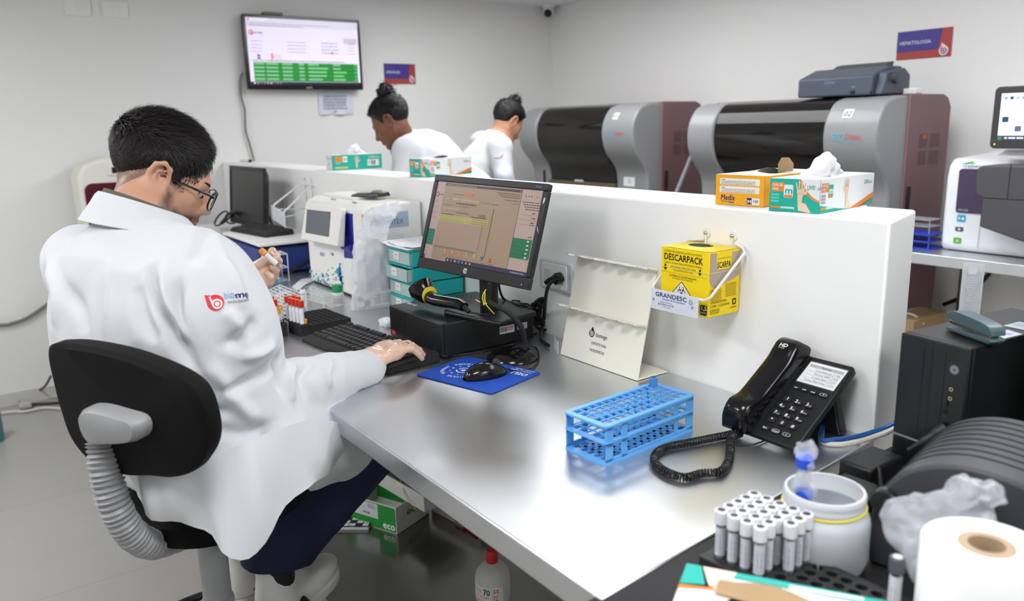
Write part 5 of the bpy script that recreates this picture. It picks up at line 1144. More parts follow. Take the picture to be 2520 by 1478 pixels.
MB().prism([(-.016, 0), (.016, 0), (.018, .02), (.008, .034), (-.008, .034), (-.016, .02)], 0, .001, 'y').build('torn_flap', M_card, t); t.children[-1].location = (.035, .0, .066); t.children[-1].rotation_euler = (R_(12), 0, R_(20))
glove_box('white and teal glove box with a torn lid behind the main monitor', gb_at(1056, 436, R_(14), W_=.11), R_(14), W_=.11, L_=.225, tissue=False)
glove_box('all teal glove box with white gloves spilling out, on the low wall', (-3.455, 1.545, PZ+.0008), R_(-6), W_=.09, L_=.235, style='teal')

# ------------------------------------------------------------ big analysers by the back wall
M_shell = mat('silver_shell', (138, 139, 141), .38, coat=.2); M_mar = mat('maroon_panel', (118, 88, 92), .45); M_smoke = mat('smoked_window', (30, 27, 24), .05, alpha=.84); M_in = mat('dark_interior', (40, 36, 30), .6)
def big_machine(label, x0, x1, h, num, shellL, shellR):
    w_ = x1-x0; t = thing('floor_analyser', label, 'analyser', ((x0+x1)/2, 3.3, 0), 0, 'silver and maroon floor analysers'); Hh = T+h; X0 = -w_/2; X1 = w_/2
    def prof(off=0.0, back=.14):     # (y,z) outline of the shell, bulging at the top
        pts = spl([(.02, 0), (.02, Hh*.55), (.02, Hh-.46), (-.0, Hh-.37), (-.075, Hh-.28), (-.105, Hh-.19), (-.095, Hh-.10), (-.04, Hh-.025), (.04, Hh)], 6)
        return [(y+off, z) for y, z in pts]+[(back, Hh), (back, 0)]
    for xa, xb, nm in ((X0, X0+shellL, 'left_shell'), (X1-shellR, X1, 'right_shell')): MB().prism(prof(), xa, xb, 'x').build(nm, M_shell, t, bevel=.012, seg=3)
    # maroon cabinet
    MB().prism([(.10, 0), (.47, 0), (.47, Hh-.05), (.44, Hh-.008), (.40, Hh+.004), (.10, Hh+.004)], X0+.01, X1-.004, 'x').build('cabinet', M_mar, t, bevel=.01, seg=3)
    MB().prism([(.12, 0), (.47, 0), (.47, Hh-.05), (.44, Hh-.008), (.40, Hh+.006), (.12, Hh+.006)], X1-.0035, X1+.010, 'x').build('side_panel', M_mar, t, bevel=.008, seg=3)
    a = Art((X1+.0104, .12, 0), (0, 1, 0), (0, 0, 1)); dk = (88, 64, 68)
    for yy, ww in ((.095, .065), (.185, .085)):
        for zz in (Hh-.225, Hh-.30): 
            for k in range(9): a.rect(yy, zz+.0068*k, ww, .0042, dk, True)
    if num == '02': a.k += 1; a.rect(.125, Hh-.185, .004, .016, (250, 90, 50), True); a.rect(.134, Hh-.185, .004, .016, (250, 110, 60), True); a.rect(.143, Hh-.187, .004, .018, (255, 130, 80), True)
    a.build('vents', t)
    box('side_handle', (X1+.010, .145, Hh-.50), (X1+.018, .168, Hh-.39), M_blackm, t, .002); t.children[-1].name = 'side_handle'
    box('slot_handle', (X0+shellL*.62, .012, Hh-.50), (X0+shellL*.70, .022, Hh-.41), M_blackm, t, .001)
    # window
    win = MB(); pr = [q for q in spl([(.02, Hh-.54), (.02, Hh-.46), (-.0, Hh-.37), (-.070, Hh-.28), (-.095, Hh-.19), (-.085, Hh-.10), (-.035, Hh-.025), (.04, Hh-.004), (.12, Hh-.004)], 6)]
    xa, xb = X0+shellL, X1-shellR
    win.grid([[(xa+.003, y+.008, z), (xb-.003, y+.008, z)] for y, z in pr], thick=.004); win.build('curved_window', M_smoke, t, smooth=True)
    # interior
    box('interior', (xa, .09, Hh-.56), (xb, .105, Hh-.03), M_in, t, 0); box('interior_deck', (xa, .0, Hh-.56), (xb, .10, Hh-.47), mat('deck', (96, 84, 64), .5), t, .003)
    b = MB()
    b.box((xa+.02, .04, Hh-.075), (xb-.02, .07, Hh-.06)); b.box((xa+.05, .03, Hh-.45), (xb-.02, .06, Hh-.44)); b.build('rail', mat('brass', (150, 130, 90), .4, 1), t)
    if num == '02':
        MB().tube(spl([(xb-.03, .05, Hh-.12), (xb-.05, .04, Hh-.24), (xb-.16, .02, Hh-.24), (xb-.20, .02, Hh-.30), (xb-.16, .02, Hh-.345), (xb-.11, .02, Hh-.33), (xb-.07, .03, Hh-.25)], 10), .02, 10).build('hose', M_blackm, t, smooth=True)
        for c, x in (((250, 90, 60), xb-.13), ((250, 220, 60), xb-.06)): MB().sphere((x, .03, Hh-.43), .005, 8).build('indicator', flat(c, .4, 2.0), t)
    else:
        b = MB(); b.box((xa+.2, .03, Hh-.28), (xb-.02, .06, Hh-.235)); b.box((xa+.12, .02, Hh-.36), (xb-.1, .05, Hh-.31)); b.build('carriage', M_blackm, t, bevel=.004)
    # front lower doors
    b = MB(); nd = 3; dw = (xb-xa)/nd
    for k in range(nd):
        d = MB(); d.prism([(.012, 0), (.012, Hh-.66), (-.006, Hh-.645), (-.006, Hh-.60), (.012, Hh-.56), (.10, Hh-.56), (.10, 0)], xa+dw*k+.002, xa+dw*(k+1)-.002, 'x'); d.build('front_door', M_shell, t, bevel=.004)
    a = Art((0, 0, 0), (1, 0, 0), (0, 0, 1)); a.o = V3(0, .0095, 0); mid = (xa+xb)/2
    a.rect(mid-.06, Hh-.48, .085, .020, (222, 224, 226)); a.rect(xb-.115, Hh-.545, .095, .034, (196, 200, 186)); a.dashes(xb-.10, Hh-.525, .07, .004, (150, 156, 140), 2)
    a.build('stickers', t)
    # surface print on the bulging right shell
    P_ = spl([(.02, 0), (.02, Hh*.55), (.02, Hh-.46), (-.0, Hh-.37), (-.075, Hh-.28), (-.105, Hh-.19), (-.095, Hh-.10), (-.04, Hh-.025), (.04, Hh)], 6)
    yz = lambda z: np.interp(z, P_[:, 1], P_[:, 0])
    wp = lambda p, hh: np.stack([p[:, 0], yz(p[:, 1])-hh-.0015, p[:, 1]], 1)
    a = Art((0, 0, 0), (1, 0, 0), (0, 0, 1), warp=wp); a.step = .0006; xs = X1-shellR
    a.rect(xs+.080, Hh-.088, .046, .036, (232, 232, 222))
    a.k += 3; a.text(num, xs+.085, Hh-.081, .022, (50, 50, 52), w=.036)
    a.build('number_sticker', t); a = Art((0, 0, 0), (1, 0, 0), (0, 0, 1), warp=wp); a.step = .0006
    a.text('BIO', xs+.045, Hh-.185, .034, (96, 170, 206), w=.065, shear=.15); a.text('Compact', xs+.108, Hh-.178, .024, (214, 84, 78), w=.075, shear=.4); a.dashes(xs+.11, Hh-.195, .05, .003, (96, 170, 206))
    a.build('maker_logo', t)
    a = Art((xs+.065, .0175, Hh-.62), (1, 0, 0), (0, 0, 1)); a.rect(0, .05, .095, .145, (224, 226, 232)); a.rect(0, .128, .095, .012, (120, 122, 128)); a.dashes(.01, .118, .075, .004, (190, 192, 200), 5, 2.4); a.ring(.05, .17, .012, .004, (120, 100, 90)); a.rect(.02, -.02, .04, .05, (226, 228, 232)); a.build('taped_sheet', t)
    return t
big_machine('silver and maroon floor analyser with number 02 and a printer on top', -2.94, -1.885, .680, '02', .17, .255)
big_machine('silver and maroon floor analyser in the room corner, left of the one numbered 02', -4.45, -3.345, .700, '01', .19, .265)
# dot matrix printer on the numbered machine
t = thing('dot_matrix_printer', 'dark slate dot matrix printer on top of the analyser numbered 02', 'printer', (-2.16, 3.44, T+.6865))
M_ep = mat('slate_plastic', (70, 78, 92), .45)
MB().prism([(-.125, 0), (.12, 0), (.13, .10), (.10, .125), (.0, .125), (-.125, .082)], -.205, .165, 'x').build('body', M_ep, t, bevel=.008, seg=3)
MB().prism([(-.11, 0), (.11, 0), (.11, .085), (.06, .115), (-.08, .095)], .165, .205, 'x').build('side_cover', M_ep, t, bevel=.008)
MB().lathe([(.0, .228), (.022, .226), (.024, .205)], (0, -.03, .07), 20, 'x').build('platen_knob', M_dgrey, t, smooth=True)
MB().hexa([(-.13, .02, .124), (.13, .02, .124), (.13, .09, .124), (-.13, .09, .124), (-.13, .06, .142), (.13, .06, .142), (.13, .10, .148), (-.13, .10, .148)]).build('paper_guide', M_dgrey, t, bevel=.003)
a = Art((-.205, -.1256, 0), (1, 0, 0), (0, 0, 1)); a.text('EPSON', .14, .055, .012, (130, 142, 170), w=.05); a.rect(.27, .006, .024, .016, (16, 17, 20)); a.dashes(.275, .036, .016, .003, (150, 160, 180)); a.build('front_marks', t)
box('socket_recess', (.16, -.1262, .004), (.164, -.12, .016), M_blackg, t, 0)
tag(box('white_adapter', (-1.97, 3.5, T+.6865), (-1.90, 3.56, T+.712), M_white, bevel=.004), 'small white adapter box beside the dot matrix printer', 'adapter')
t = thing('metal_bracket_bar', 'thin silver slanted bar between the two floor analysers', 'bar', (-3.22, 3.35, 0)); MB().cyl((-.262, -.235, .006), (.14, .1, T+.5), .012, 10).build('bar', M_grey, t, smooth=True)

# ------------------------------------------------------------ blood analyser at right back
t = thing('blood_analyser', 'white blood analyser with purple window, dark grey cover and swivel screen', 'analyser', (-1.42, 3.32, T+.05)); M_sy = mat('analyser_cool_white', (222, 225, 230), .35)
pf = [(0, .02), (0, .30), (.01, .345), (.04, .372), (.44, .39), (.44, 0), (.02, 0)]
MB().prism(pf, -.225, .30, 'x').build('body', M_sy, t, bevel=.02, seg=4)
MB().box((-.2, .02, -.0), (.28, .40, .01)).build('base_frame', M_blackm, t)
MB().prism(rrect(.26, .175, .012, cx=-.045, cy=.246), -.001, -.004, 'y').build('window', mat('purple_window', (66, 54, 82), .12), t, bevel=.001)
MB().prism([(-.04, .355), (.30, .365), (.30, .05), (.12, .085), (-.025, .125), (-.025, .235), (-.052, .25), (-.058, .34)], -.12, .02, 'y').build('dark_cover', mat('cover_grey', (72, 72, 76), .45), t, bevel=.006, seg=3)
a = Art((0, -.1206, 0), (1, 0, 0), (0, 0, 1)); a.rect(-.025, .2335, .33, .003, (24, 24, 26)); a.rect(.062, .235, .003, .13, (24, 24, 26), True); a.build('cover_seams', t)
a = Art((-.225, -.0012, 0), (1, 0, 0), (0, 0, 1)); a.step = .0006; a.text('sysmex', .060, .340, .013, (60, 110, 150), w=.07, bold=.03); a.poly([(.05, .352), (.075, .350), (.09, .362), (.075, .358)], (110, 176, 210), True); a.poly([(.07, .354), (.095, .365), (.11, .354), (.09, .352)], (110, 186, 90), True)
a.build('maker_logo', t)
def na(): z = Art((-.225, -.0012, 0), (1, 0, 0), (0, 0, 1)); z.step = .0006; return z
a = na(); a.rr(.058, .122, .034, .028, .006, (40, 160, 196)); a.poly([(.064, .130), (.064, .142), (.072, .136)], (230, 236, 240), True); a.rect(.077, .131, .009, .009, (230, 236, 240), True); a.build('start_button', t)
a = na(); a.rr(.055, .083, .032, .018, .004, (84, 86, 92)); a.disc(.071, .092, .005, (200, 202, 206), hold=True); a.build('mode_button', t)
a = na(); a.rr(.052, .033, .032, .024, .005, (80, 168, 50)); a.disc(.068, .045, .005, (170, 210, 150), hold=True); a.build('power_button', t)
a = na(); a.rect(.148, .025, .002, .13, (150, 152, 158), True); a.build('panel_seam', t)
a = Art((-.225, -.0052, 0), (1, 0, 0), (0, 0, 1)); a.text('XN-550', .060, .166, .009, (190, 190, 200), w=.04); a.build('model_mark', t)
MB().hexa([(-.02, -.06, .388), (.26, -.06, .388), (.26, .04, .388), (-.02, .04, .388), (-.0, -.03, .412), (.26, -.03, .412), (.26, .02, .412), (-.0, .02, .412)]).build('screen_mount', M_sy, t, bevel=.004)
b = MB().prism(rrect(.34, .225, .018, cx=.135, cy=.530), -.05, -.085, 'y'); b.build('screen_housing', mat('cover_grey2', (52, 52, 55), .4), t, bevel=.004)
a = Art((-.035, -.0856, .4175), (1, 0, 0), (0, 0, 1), .3, emit=.75); a.rect(.026, .030, .285, .170, (206, 222, 236)); a.rect(.026, .030, .285, .018, (44, 52, 60)); a.rect(.028, .032, .012, .012, (60, 110, 70), True)
for i in range(3):
    for j in range(4): a.rr(.036+.046*j, .062+.034*i, .022, .020, .003, ((236, 240, 246), (70, 84, 104), (196, 208, 222))[(i+j) % 3] if j or i != 1 else (40, 52, 70), True)
for j in range(5): a.rect(.036+.02*j, .178, .012, .010, ((120, 130, 144), (30, 44, 70), (140, 150, 160))[j % 3], True)
a.dashes(.05, .036, .08, .006, (190, 190, 200)); a.disc(.018, .016, .003, (220, 214, 40), hold=True); a.build('screen', t)
# blue rack with wire rack on the back bench
t = thing('rack_holder', 'dark blue slotted rack at the left end of the back bench', 'rack', (-1.735, 3.34, T+.051)); M_bl = mat('rack_dark_blue', (28, 66, 190), .35)
for z in (0, .03, .058): MB().box((-.07, -.07, z), (.07, .07, z+.004)).build('shelf', M_bl, t)
for x, y in ((-.068, -.068), (.064, -.068), (.064, .064), (-.068, .064)): MB().box((x, y, 0), (x+.004, y+.004, .062)).build('post', M_bl, t)
for k in range(5): pass
wr = wire_rack('wire_tube_rack', 'pale wire tube rack sitting on the dark blue rack', [V3(-1.80, 3.29, 0), V3(-1.68, 3.29, 0), V3(-1.68, 3.39, 0), V3(-1.80, 3.39, 0)], .055, 5, 4, M_grey, .0015, locz=.115)
wr.location.z = T+.1145
tag(MB().tube(spl([(-1.60, 3.88, T-.03), (-1.66, 3.86, T-.1), (-1.74, 3.84, T-.22), (-1.86, 3.84, T-.3)], 8), .010, 8).build('power_cable', M_cable, smooth=True), 'thick black cable below the back bench left end', 'cable')
for k, pts in enumerate(([(-1.02, 3.86, T-.02), (-1.12, 3.86, T-.12), (-1.3, 3.86, T-.22), (-1.5, 3.86, T-.24)], [(-1.02, 3.8, T-.02), (-1.05, 3.8, T-.2), (-1.14, 3.8, T-.4)], [(-1.2, 3.84, T-.05), (-1.0, 3.84, T-.14), (-.9, 3.84, T-.4)])):
    tag(MB().tube(spl(pts, 8), .008, 8).build('power_cable', M_cable, smooth=True), ('long black cable slanting left below the blood analyser', 'black cable hanging straight below the blood analyser', 'black cable crossing down to the right below the blood analyser')[k], 'cable')
t = thing('cardboard_box', 'brown cardboard box tied with string below the back bench', 'box', (-1.87, 3.48, 0)); 
MB().box((-.16, -.13, 0), (.13, .16, .570)).build('carton', M_card, t, bevel=.003); a = Art((-.16, -.13, .5706), (1, 0, 0), (0, 1, 0)); a.rect(.02, .13, .15, .1, (190, 180, 160)); a.build('label', t)
MB().tube(spl([(-.16, -.05, .572), (0, -.04, .575), (.08, -.04, .574), (.132, -.05, .545)], 6), .005, 6).build('string', M_white, t)

# ------------------------------------------------------------ right foreground
Z0 = T-.003
# black tower
t = thing('computer_tower', 'slim black computer tower standing upright behind the label printer', 'computer', (-.70, 1.308, Z0), R_(-6)); tw, td, th_ = .122, .330, .237
MB().box((0, .012, 0), (tw, td, th_)).build('case', M_black, t, bevel=.002)
MB().box((0, 0, .0), (tw, .0125, th_)).build('front_panel', M_black, t, bevel=.003)
a = Art((0, -.0006, 0), (1, 0, 0), (0, 0, 1)); a.rect(.0, .052, tw*.64, .004, (130, 132, 130)); 
for i in range(12):
    for j in range(11): a.rect(.005+.0062*i+(.003 if j % 2 else 0), .005+.004*j, .0036, .0024, (3, 3, 4), True)
for x in (.045, .060, .083): a.rect(x, .058, .0007, .165, (10, 10, 11), True)
a.disc(.100, .196, .0085, (78, 80, 86)); a.disc(.100, .196, .007, (128, 130, 140)); a.disc(.100, .196, .002, (60, 62, 68))
for z in (.162, .146): a.disc(.098, z, .0036, (170, 158, 120), hold=True); a.k += 1; a.disc(.098, z, .0018, (10, 10, 10))
a.rect(.086, .118, .010, .006, (6, 6, 7), True); a.rect(.092, .13, .003, .014, (6, 6, 7), True); a.build('front_details', t)
a = Art((0, 0, th_+.0004), (1, 0, 0), (0, 1, 0)); a.rect(tw*.55, .002, .0008, .32, (12, 12, 13)); a.rect(.002, .0125, tw-.004, .0008, (12, 12, 13), True); a.poly([(.085, .118), (.118, .10), (.120, .15), (.09, .16)], (206, 210, 222)); a.dashes(.092, .135, .02, .004, (110, 110, 190), 3); a.rect(.07, .18, .045, .05, (186, 196, 204)); a.dashes(.075, .22, .035, .0018, (140, 150, 160), 8); a.build('top_stickers', t)
ca, sa = math.cos(R_(-6)), math.sin(R_(-6)); tp = lambda x, y, z: (-.70+x*ca-y*sa, 1.308+x*sa+y*ca, Z0+z)
tag(MB().tube(spl([tp(.094, -.002, .095), tp(.088, -.014, .085), tp(.075, -.03, .068), tp(.058, -.04, .05)], 6), [.009]*7+[.007]*6+[.004]*6, 10).build('usb_plug', mat('usb_grey', (40, 41, 44), .5), smooth=True), 'grey plug and cord in the front of the black tower', 'plug')
# stapler
t = thing('stapler', 'grey green stapler lying on top of the black tower', 'stapler', tp(.086, .066, th_+.002), R_(-6-20)); M_st = mat('stapler_green', (74, 96, 102), .3)
MB().prism([(-.052, 0), (.050, 0), (.056, .006), (.052, .009), (-.05, .006)], -.013, .013, 'y').build('base', M_st, t, bevel=.002)
MB().prism([(-.05, .012), (.045, .006), (.047, .014), (-.05, .018)], -.008, .008, 'y').build('magazine', M_chrome, t, bevel=.001)
MB().prism([tuple(q) for q in spl([(-.052, .022), (-.050, .030), (-.03, .037), (.02, .034), (.048, .028), (.054, .018), (.044, .014), (-.046, .020)], 4)], -.0135, .0135, 'y').build('top_arm', M_st, t, bevel=.004, seg=3)
# ruler standing behind
t = thing('ruler', 'clear plastic ruler standing upright behind the black tower', 'ruler', (at(2392, 700, 1.59)[0], at(2392, 700, 1.59)[1], Z0), R_(22)); t.scale = (1.12, 1, (at(2392, 645, 1.59)[2]-Z0)/.31)
M_rul = mat('clear_ruler', (235, 240, 245), .08, alpha=.42)
MB().box((-.017, -.001, 0), (.017, .001, .310)).build('blade', M_rul, t, bevel=.0004)
a = Art((-.017, -.0013, 0), (1, 0, 0), (0, 0, 1)); 
for k in range(75): a.rect(.029, .01+.004*k, .004 if k % 5 else .006, .0004, (236, 238, 240), True)
a.text('nedlin', .019, .232, .014, (215, 218, 222), w=.05, rot=90); a.rr(.009, .288, .014, .016, .002, (225, 228, 232)); a.rect(.001, .0, .0012, .31, (220, 224, 228), True); a.rect(.0315, .0, .0012, .31, (220, 224, 228), True); a.build('markings', t)
# adapter, black box, cables at the joint of the tables
tag(box('power_adapter', (-.735+.02, 1.17, Z0), (-.655, 1.27, Z0+.035), M_black, bevel=.005), 'black power adapter between the benches beside the tower', 'adapter')
t = thing('network_switch', 'flat black box with a port beside the steel bench end', 'device', (-.650, 1.06, Z0)); MB().box((-.04, -.09, 0), (.04, .09, .026)).build('case', M_black, t, bevel=.003); MB().box((-.0405, .0, .008), (-.040, .03, .018)).build('port', flat((50, 60, 90)), t)
for k, (pts, lab) in enumerate((([(-.66, 1.20, Z0+.03), (-.63, 1.15, Z0+.045), (-.60, 1.10, Z0+.03), (-.58, 1.04, Z0+.01), (-.60, .99, Z0+.006)], 'thin black cord from the power adapter'), ([(-.60, 1.18, Z0+.006), (-.57, 1.13, Z0+.02), (-.55, 1.16, Z0+.05), (-.58, 1.20, Z0+.06), (-.62, 1.16, Z0+.03), (-.6, 1.1, Z0+.006)], 'looped black cord before the tower'))):
    tag(MB().tube(spl(pts, 8), .0035, 8).build('power_cable', M_cable, smooth=True), lab, 'cable')
tag(MB().tube(spl([(-.46, 1.62, Z0+.30), (-.475, 1.55, Z0+.22), (-.485, 1.5, Z0+.14), (-.47, 1.45, Z0+.06)], 8), .004, 8).build('power_cable', mat('cable_grey_dark', (70, 72, 76), .5), smooth=True), 'dark cable hanging at the right behind the printer', 'cable')
tag(box('black_cabinet', (-.46, 1.40, Z0), (.1, 1.9, Z0+.42), M_blackg, bevel=.004), 'large black glossy case at the right edge behind the printer', 'cabinet')

# jar
q = onz(2018, 1378, 0); 
t = thing('plastic_jar', 'open translucent plastic jar with a yellow band under its rim', 'jar', (q[0], q[1], Z0)); Rj = .0605
M_jar = mat('jar_plastic', (232, 236, 240), .25, alpha=.80, trans=.2, ior=1.3)
MB().lathe([(.045, .002), (.055, .004), (Rj, .02), (Rj, .070), (.058, .080), (.0525, .088), (.051, .091), (.0535, .093), (.0535, .098), (.0528, .1), (.0535, .102), (.0535, .108), (.052, .111), (.0485, .111), (.049, .094), (.047, .088), (.056, .075), (.057, .02), (.05, .007), (0, .006)], seg=48).build('body', M_jar, t, smooth=True)
MB().lathe([(0, .0062), (.055, .0062), (.0555, .055), (0, .055)], seg=36).build('liquid', mat('pale_liquid', (196, 204, 212), .2), t, smooth=True)
MB().tube([(.0535*math.cos(x), .0535*math.sin(x), .0905+.002*math.sin(x)) for x in np.linspace(0, 2*PI, 49)[:-1]], .0017, 8, closed=True).build('yellow_band', M_rubber, t, smooth=True)
a = Art((0, 0, 0), (1, 0, 0), (0, 0, 1), warp=lambda p, hh: np.stack([(Rj+hh+.0004)*np.cos(R_(-128)+p[:, 0]/Rj), (Rj+hh+.0004)*np.sin(R_(-128)+p[:, 0]/Rj), p[:, 1]], 1)); a.dashes(0, .03, .02, .003, (60, 62, 66), 2); a.build('print', t)
# wrapped dropper in the jar
j = V3(q[0], q[1], Z0); s0 = at(1978, 1225, 1.10)-j; s1 = at(1982, 1108, 1.07)-j
t = thing('wrapped_dropper', 'clear wrapped dropper with blue ends sticking out of the jar', 'dropper', j)
d = s1-s0; M_wrap = mat('clear_wrap', (235, 238, 242), .12, alpha=.38, bump=.8, bscale=60); blue = mat('dropper_blue', (30, 84, 214), .3)
P = bagsurf([(s0-d*.12, V3(.010, 0, 0), V3(0, .006, 0)), (s0+d*.15, V3(.018, 0, 0), V3(0, .010, 0)), (s0+d*.5, V3(.011, 0, 0), V3(0, .008, 0)), (s0+d*.8, V3(.013, 0, 0), V3(0, .008, 0)), (s0+d*1.05, V3(.016, 0, 0), V3(0, .006, .004)), (s0+d*1.2, V3(.008, 0, .004), V3(0, .004, 0))], 24, 2)
film(P, 'wrapper', M_wrap, t, .004, 90)
MB().sphere(tuple(s0+d*.10), (.0135, .0105, .012), 16).build('bulb', blue, t, smooth=True); MB().cyl(tuple(s0+d*.70), tuple(s0+d*.88), .0125, 18).build('blue_cap', blue, t, smooth=True); MB().cyl(tuple(s0+d*.15), tuple(s0+d*.7), .004, 12).build('stem', M_glass, t, smooth=True)
# tube tray with white capped tubes
o = onz(1782, 1398, .028); ang = math.atan2(.003, .0200)
p_c0 = onz(1776, 1249, .098); ex = onz(1872, 1290, .098)-p_c0; ex = ex/3; ey = (onz(1839, 1203, .098)-p_c0)/4
pit = .0195; rz = math.atan2(ex[1], ex[0]); print('tray pitch', np.linalg.norm(ex), np.linalg.norm(ey), math.degrees(rz), math.degrees(math.atan2(ey[1], ey[0])))
pit = np.linalg.norm(ex)
t = thing('tube_tray', 'black tube tray with empty wells and rows of white capped tubes at one end', 'tray', (p_c0[0], p_c0[1], Z0), rz)
b = MB(); holeplate(b, 11, 5, pit, pit*.92, pit*.36, .006, .030, -pit*.5, -pit*.46, seg=12); A_, B_ = 10.5*pit, 4.14*pit
e_ = .010
for lo, hi in (((-pit*.5-e_, -pit*.46-e_, 0), (A_+e_, -pit*.46, .030)), ((-pit*.5-e_, B_, 0), (A_+e_, B_+e_, .030)), ((-pit*.5-e_, -pit*.46, 0), (-pit*.5, B_, .030)), ((A_, -pit*.46, 0), (A_+e_, B_, .030)), ((-pit*.5, -pit*.46, 0), (A_, B_, .005))): b.box(lo, hi)
b.build('tray_body', mat('tray_black', (40, 41, 43), .5), t, bevel=.0008)
cr, sr = math.cos(rz), math.sin(rz); proto = None; rows = [4, 4, 5, 5, 5]
ordn = ['first', 'second', 'third', 'fourth', 'fifth']; rown = ['front', 'second', 'middle', 'fourth', 'back']
for jy, nn in enumerate(rows):
    for ix in range(nn):
        x, y = ix*pit, jy*pit*.92; X, Y = p_c0[0]+x*cr-y*sr, p_c0[1]+x*sr+y*cr; lab = 'white capped tube, %s from the left in the %s row of the black tray' % (ordn[ix], rown[jy])
        if proto is None: proto = tube_thing('white_capped_tube', lab, (X, Y, Z0+.0065), .0066, .092, (232, 234, 238), .019, .0088, liq=(150, 152, 156), liqh=.07, group='white capped tubes in the black tray', ring=(50, 54, 66), labc=(214, 216, 224))
        else: dup(proto, (X, Y, Z0+.0065), RNG.uniform(-.5, .5), lab)
# near glove box, lying with its top up
n0 = onz(1690, 1386, .068); n1 = onz(2170, 1476, .068); dv = n1-n0; rz = math.atan2(dv[1], dv[0])
t = thing('glove_box', 'open white, teal and orange glove box at the front right corner', 'glove box', (n0[0], n0[1], Z0), rz)
Lg, Wg, Hg = .250, .125, .070
b = MB()
for lo, hi in (((0, -Wg, 0), (Lg, 0, .0015)), ((0, -Wg, 0), (Lg, -Wg+.0015, Hg)), ((0, -.0015, 0), (Lg, 0, Hg)), ((0, -Wg, 0), (.0015, 0, Hg)), ((Lg-.0015, -Wg, 0), (Lg, 0, Hg))): b.box(lo, hi)
s = 24; P = []
for k in range(s):
    a_ = 2*PI*(k+.5)/s; c_, s_ = math.cos(a_), math.sin(a_); qq = 1/max(abs(c_), abs(s_)); P += [(Lg/2+c_*qq*Lg/2, -Wg/2+s_*qq*Wg/2, Hg), (Lg/2+.01+c_*Lg*.34*(1+.05*math.sin(6*a_)), -Wg/2-.008+s_*Wg*.26, Hg+.001)]
b.add(P, [(2*k, 2*((k+1) % s), 2*((k+1) % s)+1, 2*k+1) for k in range(s)]); b.build('carton', mat('carton_white', (224, 226, 228), .5), t)
a = Art((0, -Wg, Hg+.0012), (1, 0, 0), (0, 1, 0)); a.rect(.0, Wg*.90, Lg, Wg*.10, (20, 172, 160)); a.poly([(0, Wg*.92), (0, Wg*.62), (.034, Wg*.66), (.02, Wg), (0, Wg)], (20, 172, 160), True); a.poly([(.018, Wg), (.03, Wg*.66), (.055, Wg*.8), (.06, Wg)], (240, 210, 190), True); a.poly([(0, Wg*.64), (.0, Wg*.57), (.045, Wg*.64), (.034, Wg*.70)], ORG, True); a.poly([(.12, Wg*.90), (.2, Wg*.93), (.2, Wg*.98), (.12, Wg*.96)], (225, 236, 238)); a.build('top_print', t)
blob('gloves_inside', lambda p: sd_box(p, (Lg/2+.01, -Wg/2-.008, .045), (Lg*.36, Wg*.34, .012), .01)+vnoise(p*50)*.008, (0, -Wg, .01), (Lg, 0, Hg+.02), .004, mat('glove_pile', (214, 205, 190), .7, bump=.8, bscale=60), t)
MB().grid([[(Lg*.17+.16*i/8, -Wg*.20-.03*j/3-.02*(i/8), Hg+.003+.010*(1-j/3)*math.sin(i*.5)**2) for j in range(4)] for i in range(9)], thick=.001).build('torn_flap', M_card, t, smooth=True)
# grey capped tube
q = onz(2190, 1478, .0)
tube_thing('grey_capped_tube', 'single tube with a dark grey cap standing before the crumpled bag', (at(2208, 1385, .93)[0], at(2208, 1385, .93)[1], Z0+.0), .0066, .100, (88, 90, 96), .019, .0088, ring=(226, 228, 230), liq=(80, 84, 90), liqh=.05)
# paper roll
q = at(2428, 1340, .86); q = V3(q[0], q[1], 0); ro = .0635; hr = float(at(2428, 1340, .86)[2])-Z0
print('roll', q, hr)
t = thing('label_roll', 'big white roll on a cardboard core at the lower right corner', 'roll', (q[0], q[1], Z0))
MB().lathe([(.028, 0), (ro, 0), (ro+.0005, .002), (ro+.0005, hr-.002), (ro-.001, hr), (.028, hr)], seg=64, cap=False).build('paper_winding', mat('roll_paper', (244, 244, 243), .6), t, smooth=True)
MB().lathe([(.0185, 0), (.028, 0), (.028, hr+.001), (.0185, hr+.001), (.0185, 0)], seg=40, cap=False).build('core', mat('core_card', (182, 158, 130), .8, noise=.08), t, smooth=True)
# label printer
o = V3(-.535, .965, Z0); rzp = R_(12)
t = thing('label_printer', 'large dark grey label printer with a ribbed curved lid and orange badge', 'printer', o, rzp); M_pr = mat('printer_grey', (60, 61, 65), .42, bump=.1, bscale=700)
pr = [tuple(x) for x in spl([(0, .0), (-.004, .05), (.004, .10), (.035, .145), (.08, .168), (.13, .172), (.19, .160), (.25, .125), (.29, .07), (.30, 0)], 6)]
MB().prism([(x, z) for x, z in pr], .0, .225, 'y').build('housing', M_pr, t, bevel=.008, seg=3)
for k in range(8):
    y = .045+.022*k; MB().tube([(x+(.0 if x > .15 else -.0), y, z+.0008) for x, z in pr[7:-8]], .0008, 6).build('lid_groove', mat('groove', (30, 31, 33), .6), t, smooth=True)
MB().lathe([(0, -.012), (.016, -.011), (.019, -.006), (.019, .004)], (.016, 0, .098), 28, 'y').build('side_knob', M_black, t, smooth=True)
a = Art((.165, .075, .1735), (.96, 0, -.20), (0, 1, 0)); a.rr(0, 0, .04, .028, .003, (226, 96, 44)); a.text('elgin', .006, .009, .010, (245, 225, 215), w=.028); a.build('badge', t)
